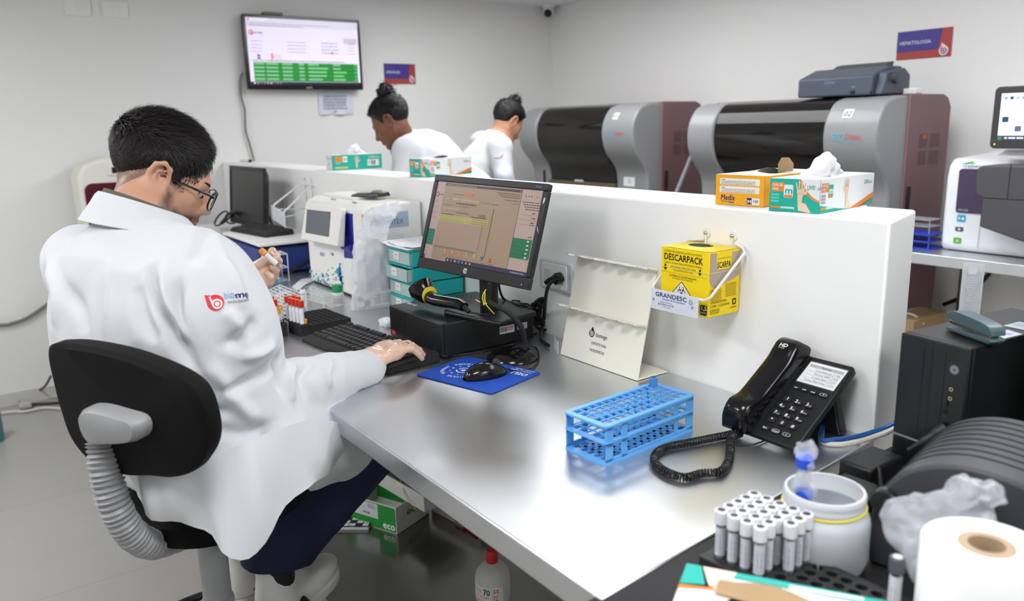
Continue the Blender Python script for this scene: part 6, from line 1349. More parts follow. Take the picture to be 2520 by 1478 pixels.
# crumpled bag in front of the printer
o = at(2330, 1440, .95); o = V3(o[0], o[1], Z0)
t = thing('plastic_bag', 'crumpled translucent white bag between the label printer and the paper roll', 'plastic bag', o)
def rel(u, v, d): return at(u, v, d)-o
hw = lambda u0, u1, v, d: (rel(u1, v, d)-rel(u0, v, d))/2
pf = []
for (u0, v0, u1, v1, d, dep) in ((2330, 1500, 2420, 1500, .93, .02), (2270, 1430, 2420, 1440, .94, .03), (2215, 1360, 2430, 1370, .95, .03), (2195, 1290, 2440, 1300, .96, .035), (2200, 1252, 2450, 1255, .96, .03), (2260, 1225, 2465, 1240, .955, .03), (2340, 1200, 2475, 1225, .95, .028), (2365, 1178, 2440, 1195, .95, .02), (2385, 1190, 2430, 1210, .95, .012)):
    A = rel(u0, v0, d); B = rel(u1, v1, d); c = (A+B)/2; pf.append((c, (B-A)/2, CF*dep))
film(bagsurf(pf, 72, 2.2), 'bag_film', mat('translucent_bag2', (236, 240, 248), .25, alpha=.30, bump=.9, bscale=60), t, .009, 48, 3)

# ------------------------------------------------------------ under the bench
SZ = .1555
q = onz(978, 1316, -.695); e1 = onz(848, 1275, -.695); dv = e1-q; rz = math.atan2(-dv[1], -dv[0])
t = thing('green_carton', 'green and white open carton with eco lettering on the lower shelf', 'box', (e1[0], e1[1], SZ), rz); Lb = np.linalg.norm(dv); Wb = .17; Hb = .095
wm = mat('carton_dull_white', (206, 206, 200), .6); b = MB()
for lo, hi in (((0, 0, 0), (Lb, Wb, .002)), ((0, 0, 0), (Lb, .002, Hb)), ((0, Wb-.002, 0), (Lb, Wb, Hb)), ((0, 0, 0), (.002, Wb, Hb)), ((Lb-.002, 0, 0), (Lb, Wb, Hb))): b.box(lo, hi)
b.hexa([(0, Wb-.002, Hb), (Lb, Wb-.002, Hb), (Lb, Wb, Hb), (0, Wb, Hb), (0.02, Wb+.05, Hb+.075), (Lb-.02, Wb+.05, Hb+.075), (Lb-.02, Wb+.052, Hb+.075), (.02, Wb+.052, Hb+.075)]); b.build('carton', wm, t)
GR = (22, 136, 44)
a = Art((0, -.0004, 0), (1, 0, 0), (0, 0, 1)); a.rr(.004, .004, Lb-.008, Hb-.008, .008, GR); a.rect(Lb*.22, Hb*.38, Lb*.44, Hb*.55, (200, 202, 202)); a.barcode(Lb*.38, Hb*.48, .03, .008); a.dashes(Lb*.48, Hb*.85, .03, .0016, (110, 112, 114), 5); a.text('eco', Lb*.74, Hb*.12, .026, (226, 232, 226), w=Lb*.22, bold=.08); a.build('front_print', t)
a = Art((Lb+.0004, 0, 0), (0, 1, 0), (0, 0, 1)); a.text('eco', .05, .045, .026, GR, w=.07, bold=.08); a.build('side_print', t)
a = Art((0, Wb-.0024, 0), (1, 0, 0), (0, 0, 1)); a.rect(.002, .01, Lb-.004, Hb-.01, GR); a.build('inner_print', t)
a = Art((.0, Wb-.003, Hb), (1, 0, 0), (0, .52, .80)); a.poly([(0, 0), (Lb, 0), (Lb-.02, .088), (.02, .088)], GR); a.build('flap_print', t)
q0 = onz(925, 1190, -.60); q1 = onz(1045, 1262, -.60); dv = q1-q0; rz = math.atan2(dv[1], dv[0]); Lp = np.linalg.norm(dv)
t = thing('reagent_carton', 'pale grey carton with flowing lines lying on the green carton', 'box', (q0[0], q0[1], SZ+.097), rz)
MB().box((0, 0, 0), (Lp, .16, .055)).build('carton', wm, t, bevel=.001)
a = Art((0, -.0004, 0), (1, 0, 0), (0, 0, 1)); a.rect(.01, .028, .05, .02, (176, 176, 172)); a.dashes(.012, .042, .04, .002, (150, 150, 148), 4); a.ring(Lp*.9, .10, .11, .004, (160, 150, 144), 200, 262); a.ring(Lp*.85, .11, .10, .003, (150, 150, 150), 205, 268); a.poly([(Lp*.45, .055), (Lp*.62, .055), (Lp*.58, .035), (Lp*.5, .03)], (220, 214, 196)); a.build('front_print', t)
MB().box((0, .002, .0555), (Lp, .158, .062)).build('dark_top', flat((52, 56, 66)), t)
q0 = onz(1065, 1252, -.69); q1 = onz(1165, 1306, -.69)
t = thing('white_carton', 'white carton with small red marks behind the pale grey one', 'box', ((q0[0]+q1[0])/2+.02, (q0[1]+q1[1])/2+.05, SZ), math.atan2(q1[1]-q0[1], q1[0]-q0[0]))
MB().box((-.14, -.05, 0), (.12, .10, .055)).build('carton', mat('carton_dull_white2', (196, 192, 184), .6), t, bevel=.001); a = Art((-.14, -.0506, 0), (1, 0, 0), (0, 0, 1)); a.poly([(.06, .05), (.08, .05), (.075, .035)], (190, 90, 50), True); a.disc(.115, .045, .008, (170, 40, 40), hold=True); a.rect(.13, .006, .06, .010, (176, 30, 30), True); a.poly([(.125, .03), (.14, .028), (.15, .036), (.13, .033)], (190, 90, 50), True); a.build('red_print', t)
tag(box('red_strip', (q1[0]-.05, q1[1]-.01, SZ), (q1[0]+.03, q1[1]+.01, SZ+.008), flat((176, 34, 34)), bevel=.001), 'small red strip lying on the lower shelf', 'strip')
q0 = onz(832, 1262, -.69); q1 = onz(866, 1306, -.69); q2 = onz(915, 1300, -.69)
t = thing('notebook', 'black and white chequered notebook under the green carton', 'notebook', ((q0[0]+q2[0])/2-.02, (q0[1]+q2[1])/2+.02, SZ), R_(-38)); MB().box((-.08, -.055, 0), (.08, .055, .0105)).build('pages', M_paper, t); MB().box((-.082, -.057, .011), (.082, .057, .013)).build('cover', flat((22, 22, 24)), t)
a = Art((-.082, -.057, .0132), (1, 0, 0), (0, 1, 0)); [a.rect(.004+.02*i, .004+.022*j, .017, .019, (206, 206, 206), True) for i in range(8) for j in range(5) if (i*3+j) % 4]; a.build('cover_pattern', t)
# alcohol bottle
t = thing('alcohol_bottle', 'translucent alcohol bottle with a red cap and printed label 70 under the bench', 'bottle', (-1.452, .938, SZ)); t.scale = (1, 1, 1.11); M_btl = mat('bottle_frost', (214, 214, 208), .3, alpha=.9)
MB().lathe([(.035, 0), (.039, .004), (.040, .10), (.036, .118), (.036, .145), (.0425, .16), (.043, .205), (.040, .222), (.028, .236), (.013, .244), (.013, .250)], seg=40).build('body', M_btl, t, smooth=True)
MB().lathe([(.0145, .244), (.0150, .246), (.0150, .268), (.013, .272), (0, .272)], seg=28).build('cap', flat((196, 24, 28), .35), t, smooth=True)
a = Art((0, 0, 0), (1, 0, 0), (0, 0, 1), warp=lambda p, hh: np.stack([(.0432+hh)*np.cos(R_(-118)+p[:, 0]/.0432), (.0432+hh)*np.sin(R_(-118)+p[:, 0]/.0432), p[:, 1]], 1))
a.rect(-.04, .162, .13, .042, (226, 226, 220)); a.text('Tio', -.008, .188, .011, (20, 110, 70), w=.016, bold=.08); a.text('ÁLCOOL', .019, .190, .0045, (60, 90, 70), w=.014); a.text('70', .0385, .184, .014, (20, 96, 60), w=.017, bold=.08); a.text('70° INPM', .030, .176, .005, (206, 50, 40), w=.024)
a.poly([(-.012, .184), (-.008, .178), (.012, .171), (.034, .170), (.012, .175)], (206, 60, 40), True); a.text('INDICADO PARA LIMPEZA', -.010, .165, .0055, (206, 60, 40), w=.06); a.rect(.061, .166, .0006, .034, (30, 100, 60), True); a.dashes(.065, .195, .012, .003, (206, 90, 70), 7, 1.6); a.build('label', t)
# ------------------------------------------------------------ chair
hF = R_(-27); F3 = V3(math.sin(hF), math.cos(hF), 0); R3 = V3(F3[1], -F3[0], 0); UZ = V3(0, 0, 1.)
C0 = at(528, 1400, 1.72); C0 = V3(C0[0], C0[1], 0); SEATZ = .725
t = thing('office_chair', 'black backed swivel stool chair with a grey ribbed back support under the seated man', 'chair', C0)
M_cu = mat('black_upholstery', (9, 9, 10), .75, bump=.2, bscale=900, spec=.2); M_cg = mat('chair_grey', (150, 151, 153), .38)
hit = lambda u, v, P0, N: CP+ray(u, v)*(((P0-CP)@N)/(ray(u, v)@N))-C0
BP = C0-F3*.225+UZ*.85; BN = F3*math.cos(R_(6))+UZ*math.sin(R_(6))
outl = [(131, 846), (202, 851), (296, 872), (390, 907), (452, 941), (485, 978), (504, 1035), (510, 1087), (499, 1129), (471, 1162), (419, 1176), (362, 1172), (296, 1169), (225, 1141), (173, 1082), (145, 1007), (126, 936), (114, 870)]
ol = spl([hit(u, v, BP, BN) for u, v in outl], 4, closed=True); ctr = ol.mean(0); n = len(ol)
b = MB(); rings = []
for s_, dd, in ((.93, -.004), (1.0, .004), (1.0, .022), (.96, .038), (.7, .046), (.35, .050)): rings.append(ctr+(ol-ctr)*s_+BN*dd)
v = np.vstack(rings+[ctr[None]+BN*.051, ctr[None]-BN*.004]); f = []
for k in range(len(rings)-1): f += [(k*n+i, k*n+(i+1) % n, (k+1)*n+(i+1) % n, (k+1)*n+i) for i in range(n)]
e = len(rings)*n; f += [((len(rings)-1)*n+i, (len(rings)-1)*n+(i+1) % n, e) for i in range(n)]+[(i, (i+1) % n, e+1) for i in range(n)]
b.add(v, f); b.build('backrest', M_cu, t, smooth=True)
bo = [hit(u, v, BP-F3*.03, BN) for u, v in ((190, 1022), (205, 1007), (240, 1008), (290, 1022), (330, 1035), (343, 1058), (338, 1082), (315, 1092), (265, 1094), (220, 1090), (198, 1060))]
bo = spl(bo, 3, closed=True); n = len(bo); c_ = bo.mean(0); v = np.vstack([bo+BN*.032, bo+BN*.008, c_+(bo-c_)*.86-BN*.006, c_+(bo-c_)*.5-BN*.010]); f = [(k*n+i, k*n+(i+1) % n, (k+1)*n+(i+1) % n, (k+1)*n+i) for k in range(3) for i in range(n)]+[tuple(3*n+i for i in range(n))]
MB().add(v, f).build('back_bracket', M_cg, t, smooth=True)
pth = spl([at(253, 1084, 1.42)-C0, at(262, 1165, 1.42)-C0, at(285, 1250, 1.43)-C0, at(322, 1310, 1.46)-C0, at(372, 1338, 1.51)-C0, at(425, 1326, 1.58)-C0, at(462, 1312, 1.64)-C0], 22); m = len(pth)
MB().tube(pth, [.0265+.0032*math.sin(i*2*PI/3.3) for i in range(m)], 18).build('bellows_sleeve', M_cg, t, smooth=True)
sc_ = lambda z: V3(0, 0, z)
MB().cyl(tuple(at(448, 1316, 1.62)-C0), tuple(at(474, 1310, 1.66)-C0), .026, 20).build('end_cap', M_cg, t, smooth=True)
MB().tube([tuple(at(430, 1300, 1.62)-C0), (0, 0, SEATZ-.085)], .016, 8, flatten=(1, .5)).build('seat_arm', M_black, t)
def disc_pts(r, sq=2.6, n=36): return [(r*math.copysign(abs(math.cos(x))**(2/sq), math.cos(x)), r*math.copysign(abs(math.sin(x))**(2/sq), math.sin(x))) for x in np.linspace(0, 2*PI, n+1)[:-1]]
b = MB(); dp = np.array(disc_pts(1)); v = []; prof = [(.165, -.060), (.185, -.050), (.190, -.032), (.185, -.012), (.165, 0)]
for r, z in prof: v += [tuple((R3*x+F3*y)*r+F3*.02+UZ*(SEATZ+z)) for x, y in dp]
n = len(dp); f = [(k*n+i, k*n+(i+1) % n, (k+1)*n+(i+1) % n, (k+1)*n+i) for k in range(len(prof)-1) for i in range(n)]+[tuple(range(n)), tuple((len(prof)-1)*n+i for i in range(n))]
b.add(v, f).build('seat', M_cu, t, smooth=True)
MB().lathe([(.030, .44), (.030, SEATZ-.075), (.05, SEATZ-.068)], seg=24).build('gas_column', M_cg, t, smooth=True); MB().lathe([(.034, .10), (.034, .455), (.031, .462), (.029, .462)], seg=24).build('column_sleeve', M_cg, t, smooth=True)
th = np.linspace(0, 2*PI, 49)[:-1]; MB().tube([(.20*math.cos(x), .20*math.sin(x), .355) for x in th], .010, 10, closed=True).build('foot_ring', M_black, t, smooth=True)
for k in range(3): MB().cyl((.033*math.cos(k*2.1+.8), .033*math.sin(k*2.1+.8), .33), (.2*math.cos(k*2.1+.8), .2*math.sin(k*2.1+.8), .352), .007, 8).build('ring_spoke', M_black, t, smooth=True)
for k in range(5):
    a_ = 2*PI*k/5+.3; d = V3(math.cos(a_), math.sin(a_), 0); l = MB().tube([d*.03+UZ*.11, d*.16+UZ*.10, d*.30+UZ*.065], [.024, .020, .014], 10).build('base_leg', M_black, t, smooth=True)
    MB().cyl(tuple(d*.30+V3(-d[1], d[0], 0)*.012+UZ*.0285), tuple(d*.30-V3(-d[1], d[0], 0)*.012+UZ*.0285), .028, 16).build('caster', M_black, l, smooth=True)

# ------------------------------------------------------------ people
def head_sdf(q, female=False, ears=True):
    k = .93 if female else 1.0; q = q/k; ax = np.abs(q[:, 0]); p = np.stack([ax, q[:, 1], q[:, 2]], 1)
    d = sd_ell(p, (0, -.018, .042), (.077, .098, .086))
    d = smin(d, sd_ell(p, (0, .028, -.02), (.064, .066, .085)), .03)
    d = smin(d, sd_cone(p, (.050, .004, -.045), (.012, .074, -.098), .022, .017), .022)       # jaw
    d = smin(d, sd_cone(p, (.044, .052, -.022), (.058, .01, -.018), .020, .016), .02)        # cheekbone
    d = smin(d, sd_cone(p, (.006, .082, .022), (.040, .068, .016), .014, .012), .014)        # brow
    d = smax(d, -sd_ell(p, (.032, .098, -.002), (.020, .020, .013)), .014)                   # eye socket
    d = smin(d, sd_ell(p, (.031, .071, -.002), (.016, .0145, .0125)), .006)                   # lid over the eye ball
    d = smin(d, sd_cone(p, (0, .086, .006), (0, .109, -.032), .008, .0115), .012)            # nose
    d = smin(d, sd_ell(p, (.012, .098, -.036), (.008, .010, .008)), .006)
    d = smin(d, sd_cone(p, (0, .083, -.055), (.006, .080, -.055), .016, .014), .02)
    d = smin(d, sd_cone(p, (0, .0985, -.0625), (.018, .086, -.064), .0058, .0036), .005)      # lips
    d = smin(d, sd_cone(p, (0, .0965, -.0735), (.015, .086, -.0725), .0066, .0040), .005)
    d = smax(d, -sd_cone(p, (0, .105, -.068), (.022, .086, -.067), .0012, .0012), .003)
    d = smin(d, sd_cone(p, (0, .080, -.099), (.008, .078, -.099), .016, .016), .014)         # chin
    if ears:
        p = (p-V3(.078, -.010, -.002))/1.14+V3(.078, -.010, -.002); E = sd_ell(p, (.076, -.012, -.006), (.006, .017, .028)); 
        rim = [(.078, .003, -.018), (.080, .006, .004), (.085, .003, .021), (.090, -.010, .029), (.093, -.024, .022), (.092, -.029, .006), (.088, -.026, -.010), (.082, -.017, -.024), (.078, -.008, -.033)]
        for a, b in zip(rim[:-1], rim[1:]): E = smin(E, sd_cone(p, a, b, .0042, .0042), .004)
        inner = [(.084, -.004, .015), (.087, -.016, .012), (.086, -.019, -.003), (.082, -.013, -.014)]
        for a, b in zip(inner[:-1], inner[1:]): E = smin(E, sd_cone(p, a, b, .0028, .0028), .003)
        E = smax(E, -sd_ell(p, (.088, -.007, -.006), (.010, .0075, .010)), .004)
        E = smin(E, sd_cone(p, (.080, -.008, -.031), (.079, -.004, -.028), .0065, .005), .005)
        E = smin(E, sd_ell(p, (.079, .005, -.007), (.004, .004, .006)), .004)
        d = smin(d, E*1.14, .004)
    return d*k
def frame(fwd, roll=0):
    f = fwd/np.linalg.norm(fwd); r = np.cross(f, UZ); r /= np.linalg.norm(r); u = np.cross(r, f)
    c, s = math.cos(roll), math.sin(roll); return np.stack([c*r+s*u, f, -s*r+c*u], 1)
def skin_mat(name, c, c2, beard=None, O=None, M=None):
    m = mat(name, c, .48, noise=.06, nscale=25, bump=.15, bscale=350, sub=.12); return m
def hair_strands(name, O, M, region, hd, n, ln, m, parent, lay, rad=.0007, jit=.35, seed=1, thick=.9):
    rg = np.random.default_rng(seed); V = []; Fc = []; cnt = 0
    P = rg.normal(size=(n*3, 3)); P /= np.linalg.norm(P, axis=1, keepdims=True); P = P*.12+V3(0, -.01, .03)
    for _ in range(9):     # project onto the head surface
        e = .001; d = hd(P); g = np.stack([(hd(P+np.eye(3)[i]*e)-d)/e for i in range(3)], 1); g /= np.maximum(np.linalg.norm(g, axis=1, keepdims=True), 1e-6); P = P-g*d[:, None]*.9
    keep = region(P, rg.random(len(P))); P, g = P[keep][:n], g[keep][:n]
    T_ = lay(P, g)+rg.normal(size=P.shape)*jit*.5; T_ /= np.linalg.norm(T_, axis=1, keepdims=True); L = ln(P)*(0.7+.6*rg.random(len(P)))
    side = np.cross(g, T_); side /= np.maximum(np.linalg.norm(side, axis=1, keepdims=True), 1e-6)
    p0 = P+g*.0; p1 = P+T_*L[:, None]*.5+g*L[:, None]*.28*thick; T2 = T_*.9+g*.25-0*g; p2 = P+T_*L[:, None]+g*L[:, None]*.30*thick
    r = rad
    A = [p0-side*r, p0+side*r, p1-side*r, p1+side*r, p2]; Vv = np.stack(A, 1).reshape(-1, 3); k = len(P); b = np.arange(k)*5
    Q = np.vstack([np.stack([b, b+1, b+3, b+2], 1)]); Tt = np.stack([b+2, b+3, b+4, b+4], 1)
    me = bpy.data.meshes.new(name); faces = [tuple(x) for x in Q.tolist()]+[tuple(x[:3]) for x in Tt.tolist()]
    W_ = O+Vv@M.T
    return W_, faces
SKIN = skin_mat('skin_light', (200, 152, 126), None); SKIN2 = skin_mat('skin_brown', (124, 80, 58), None); SKIN3 = skin_mat('skin_tan', (186, 134, 104), None)
M_hair = mat('dark_hair', (26, 21, 20), .5, noise=.3, nscale=60, spec=.35); M_hair2 = mat('black_hair', (16, 14, 15), .42, spec=.4)
M_coat = mat('white_coat', (206, 209, 213), .85, sheen=.2, bump=.12, bscale=700); M_glove = mat('vinyl_glove_skin', (222, 184, 160), .26, noise=.07, nscale=40, bump=.5, bscale=60, coat=.3)
M_jean = mat('navy_jeans', (24, 36, 66), .85, noise=.12, nscale=12, bump=.3, bscale=500)
POLY = [(-.16, -.052), (-.075, -.062), (-.046, -.040), (-.034, -.004), (-.024, .024), (-.004, .030), (.010, .022), (.016, -.008), (.030, -.004), (.032, .020), (.050, .030), (.062, .050), (.074, .074), (.096, .086), (.2, .1), (.2, .3), (-.2, .3), (-.2, -.052)]
def build_hair(O, M, name, poly, tmax, m, parent, female, grow=.4, noise=.004, strands=0, seed=0, ln0=.02):
    hd = lambda p: head_sdf(p, female, False); kk = .93 if female else 1
    def fn(pw):
        p = (pw-O)@M; s = sd_poly2(p[:, 1]/kk, p[:, 2]/kk, poly)*kk
        infl = np.clip(-s*grow, -.004, tmax); top = np.clip((p[:, 2]-.02)/.08, 0, 1)
        return hd(p)-infl*(.55+.45*top)-np.clip(-s*20, 0, 1)*(vnoise(np.stack([p[:, 0]*110, p[:, 1]*60, p[:, 2]*60], 1)+seed)*noise*.5+vnoise(p*40)*noise*.6)
    lo = O-.17; hi = O+.17; V, Q = surf(fn, lo, hi, .0026); o = mesh_obj(name, V, Q, m, parent)
    if strands:
        def region(P, u):
            s = sd_poly2(P[:, 1]/kk, P[:, 2]/kk, poly)*kk; return (s < .017) & (u < np.clip(.42-s*26, .05, 1))
        def lay(P, g):
            t = np.stack([P[:, 0]*1.2, P[:, 1]-.0+.03, -np.abs(P[:, 2])*0-.05-0*P[:, 2]], 1); fr = np.stack([.15*np.sign(P[:, 0]), np.ones(len(P))*.9, .1+0*P[:, 2]], 1); bk = np.stack([0*P[:, 0], -.3+0*P[:, 0], -1+0*P[:, 0]], 1)
            w = np.clip((P[:, 2]-.03)/.06, 0, 1)[:, None]; q = fr*w+bk*(1-w); q = q-g*(q*g).sum(1, keepdims=True); return q/np.maximum(np.linalg.norm(q, axis=1, keepdims=True), 1e-6)
        ln = lambda P: ln0*(.24+.96*np.clip((P[:, 2]-.01)/.07, 0, 1))
        sd2 = lambda p: head_sdf(p, female, False)-np.clip(-sd_poly2(p[:, 1]/kk, p[:, 2]/kk, poly)*kk*grow, 0, tmax)*(.55+.45*np.clip((p[:, 2]-.02)/.08, 0, 1))
        W_, faces = hair_strands(name, O, M, region, sd2, strands, ln, m, parent, lay, seed=seed+3)
        me = o.data; n0 = len(me.vertices)
        b = MB(); b.add(V, Q.tolist()); b.add(W_, faces); me2 = bpy.data.meshes.new(name); me2.from_pydata(np.vstack(b.v).tolist(), [], b.f); me2.materials.append(m); me2.polygons.foreach_set('use_smooth', [True]*len(me2.polygons)); me2.update(); o.data = me2; bpy.data.meshes.remove(me)
    return o
def eyes(O, M, parent, iris, female=False):
    k = .93 if female else 1
    for s in (-1, 1):
        c = O+M@(V3(s*.031, .0735, -.002)*k); e = MB().sphere((0, 0, 0), .0125*k, 16).build('eye', mat('eye_white', (226, 222, 218), .15), parent, smooth=True); e.location = [float(x) for x in c]
        n = c+M@V3(0, .0105*k, -.003*k); i = MB().sphere((0, 0, 0), .0058*k, 12).build('iris', mat('iris_dark', iris, .1), e, smooth=True); i.location = [float(x) for x in (n-c)]
        lid = []
        for j in range(2):
            pts = [O+M@(V3(s*(.031+.017*math.cos(a_)), .084-.010*abs(math.cos(a_))**1.5+.0015, -.002+(.0085 if j == 0 else -.0065)*math.sin(a_))*k) for a_ in np.linspace(0, PI, 11)]
            lid.append(pts)
        MB().tube(lid[0], .0013*k, 6).build('eyelashes', M_hair2, parent, smooth=True)
        MB().tube([O+M@(V3(s*(.014+.038*u), .0925-.024*u*u-.003*u, .019+.006*math.sin(u*2.6))*k) for u in np.linspace(0, 1, 8)], [.0018, .0034, .0040, .0040, .0036, .003, .002, .001], 8, flatten=(1, .6)).build('eyebrow', M_hair2, parent, smooth=True)

def fold(V, N, pts, wdt, amp):
    pts = spl(pts, 5); d = np.full(len(V), 1e9); tt = np.zeros(len(V))
    lo = pts.min(0)-wdt*4; hi = pts.max(0)+wdt*4; idx = np.where(((V > lo) & (V < hi)).all(1))[0]
    if len(idx) == 0: return V
    P = V[idx]; dm = np.full(len(P), 1e9); tm = np.zeros(len(P)); L = len(pts)
    for i in range(L-1):
        a, b = pts[i], pts[i+1]; ab = b-a; t = np.clip(((P-a)@ab)/(ab@ab+1e-12), 0, 1); dd = np.linalg.norm(P-a-t[:, None]*ab, axis=1); m = dd < dm; dm = np.where(m, dd, dm); tm = np.where(m, (i+t)/(L-1), tm)
    w_ = np.exp(-(dm/wdt)**2)*np.sin(PI*np.clip(tm*.94+.03, 0, 1))**.6
    V = V.copy(); V[idx] += N[idx]*(amp*w_)[:, None]; return V
class Snap:
    """find the front surface point of a mesh nearest a line of sight (used to lay cloth folds on the body)"""
    def __init__(s, V, N):
        d = V-CP; z = d@CF; s.u = 1260+FPX*(d@CR)/z; s.v = 739-FPX*(d@CU)/z; s.z = z; s.V = V; s.f = (N*d).sum(1) < 0
    def __call__(s, u, v):
        r2 = (s.u-u)**2+(s.v-v)**2; c = np.where(s.f & (r2 < 64))[0]
        if len(c) == 0: c = np.array([int(np.argmin(np.where(s.f, r2, 1e12)))])
        return s.V[c[np.argmin(s.z[c])]]

# ---- the seated man
t = thing('person', 'seated man in glasses and a white lab coat, holding a tube and typing', 'person', (0, 0, 0)); MAN = t
HO = at(401, 434, 1.735); HM = frame(V3(.16, .87, -.47), R_(-2)); hs = 1.0
nb = at(322, 542, 1.62); H = C0+F3*.03+UZ*(SEATZ+.09)
SR = nb+R3*.180-UZ*.098+F3*.01; SL = nb-R3*.175-UZ*.105+F3*.0
ER = at(600, 985, 1.60); WR = at(905, 904, 1.915); EL = at(395, 800, 1.86); WL = at(618, 703, 1.985)
KR = C0+R3*.12+F3*.42+UZ*.695; AR = at(676, 1385, 1.86); KL = C0-R3*.12+F3*.42+UZ*.70; AL_ = AR-R3*.14+F3*.03
MT = np.stack([R3, F3, UZ], 1)
def man_body(p):
    q = (p-HO)@HM; d = head_sdf(q)
    d = smin(d, sd_cone(p, HO+HM@V3(0, -.022, -.04), nb+F3*.02-UZ*.0, .056, .062), .03)
    d = smin(d, sd_cone(p, nb-UZ*.03, nb-UZ*.10, .07, .10), .04)
    c = np.minimum(sd_ell(p, nb-UZ*.26-F3*.0, (.165, .105, .22), MT), sd_ell(p, H+UZ*.10, (.15, .11, .20), MT)); c = smin(c, sd_ell(p, H, (.16, .13, .10), MT), .05)
    for S, E, W in ((SR, ER, WR), (SL, EL, WL)): c = smin(c, smin(sd_cone(p, S, E, .045, .036), sd_cone(p, E, W, .036, .026), .01), .03)
    for K, A in ((KR, AR), (KL, AL_)): c = smin(c, smin(sd_cone(p, H+(K-KR if K is KR else K-KL)*0+(R3*.09 if K is KR else -R3*.09), K, .075, .052), sd_cone(p, K, A-UZ*.02, .048, .028), .01), .03)
    return smin(d, c, .02)
V, Q = surf(man_body, np.minimum.reduce([HO, SL, AL_, C0+UZ*.2])-.25, np.maximum.reduce([HO, WR, KR, SR])+.2, .0038)
nearhead = np.linalg.norm(V-HO, axis=1) < .2
# beard shadow, hair fade and lips as pigment of the skin
q = (V-HO)@HM
BEARD = [(.014, -.014), (.028, -.018), (.034, -.045), (.060, -.056), (.082, -.050), (.12, -.048), (.12, -.13), (.02, -.13), (.004, -.075), (.010, -.04)]
near = np.linalg.norm(q, axis=1) < .17
bs = np.clip(.5-sd_poly2(q[:, 1], q[:, 2], BEARD)/.014, 0, 1)*near
fs = np.clip(.75-sd_poly2(q[:, 1], q[:, 2], POLY)/.026, 0, 1)*near*np.clip((.082-np.abs(q[:, 0]))/.006, 0, 1)
ls = np.clip(1.4-np.linalg.norm((q-V3(0, .094, -.068))/V3(.022, .012, .0085), axis=1), 0, 1)*near
M_face = bpy.data.materials.new('skin_with_stubble'); M_face.use_nodes = True; nt = M_face.node_tree; b_ = nt.nodes['Principled BSDF']; b_.inputs['Roughness'].default_value = .48; b_.inputs['Subsurface Weight'].default_value = .12; b_.inputs['Subsurface Radius'].default_value = (.012, .005, .003); b_.inputs['Subsurface Scale'].default_value = 1
nz = nt.nodes.new('ShaderNodeTexNoise'); nz.inputs['Scale'].default_value = 260; nz.inputs['Detail'].default_value = 2
src = None
col = lin((200, 152, 126))
for nm, c, k in (('stubble', (58, 40, 32), .95), ('fade', (74, 54, 46), .8), ('lip', (176, 104, 92), .8)):
    at_ = nt.nodes.new('ShaderNodeAttribute'); at_.attribute_name = nm; m1 = nt.nodes.new('ShaderNodeMath'); m1.operation = 'MULTIPLY'
    mr = nt.nodes.new('ShaderNodeMapRange'); mr.inputs[1].default_value = .25; mr.inputs[2].default_value = .6; mr.inputs[3].default_value = .55*k if nm != 'lip' else k; mr.inputs[4].default_value = k; nt.links.new(nz.outputs[0], mr.inputs[0])
    nt.links.new(at_.outputs['Fac'], m1.inputs[0]); nt.links.new(mr.outputs[0], m1.inputs[1]); mx = nt.nodes.new('ShaderNodeMix'); mx.data_type = 'RGBA'; mx.inputs[7].default_value = lin(c); mx.inputs[6].default_value = col
    if src is not None: nt.links.new(src, mx.inputs[6])
    nt.links.new(m1.outputs[0], mx.inputs[0]); src = mx.outputs[2]
nt.links.new(src, b_.inputs['Base Color'])
bp_ = nt.nodes.new('ShaderNodeBump'); bp_.inputs['Strength'].default_value = .12; bp_.inputs['Distance'].default_value = .001; nt.links.new(nz.outputs[0], bp_.inputs['Height']); nt.links.new(bp_.outputs[0], b_.inputs['Normal'])
bo_ = mesh_obj('body', V, Q, M_face, t)
for nm, arr in (('stubble', bs), ('fade', fs), ('lip', ls)):
    A_ = bo_.data.attributes.new(nm, 'FLOAT', 'POINT'); A_.data.foreach_set('value', arr.astype(np.float32))
hair = build_hair(HO, HM, 'hair', POLY, .010, M_hair, t, False, .30, .004, 30000, 5, .017)
# beard strands
rgb = lambda P, u: (sd_poly2(P[:, 1], P[:, 2], [(.012, -.020), (.028, -.020), (.036, -.050), (.060, -.060), (.082, -.052), (.12, -.052), (.12, -.13), (.02, -.13), (.004, -.075), (.008, -.04)]) < 0) & ~((P[:, 1] > .086) & (np.abs(P[:, 2]+.068) < .0085)) & (u < .9)
lay = lambda P, g: (lambda q: q/np.maximum(np.linalg.norm(q, axis=1, keepdims=True), 1e-6))(np.stack([0*P[:, 0], .25+0*P[:, 0], -1+0*P[:, 0]], 1)-g*((np.stack([0*P[:, 0], .25+0*P[:, 0], -1+0*P[:, 0]], 1)*g).sum(1, keepdims=True)))
rg_ = np.random.default_rng(9); W_, fc = hair_strands('beard', HO, HM, rgb, lambda p: head_sdf(p, False, False), 5200, lambda P: .0065+0*P[:, 0], M_hair, t, lay, rad=.00032, jit=.8, seed=8, thick=.5)
b = MB(); b.add(W_, fc); b.build('beard', mat('beard_hair', (40, 28, 24), .6), t, fix=False)
eyes(HO, HM, t, (40, 24, 16))
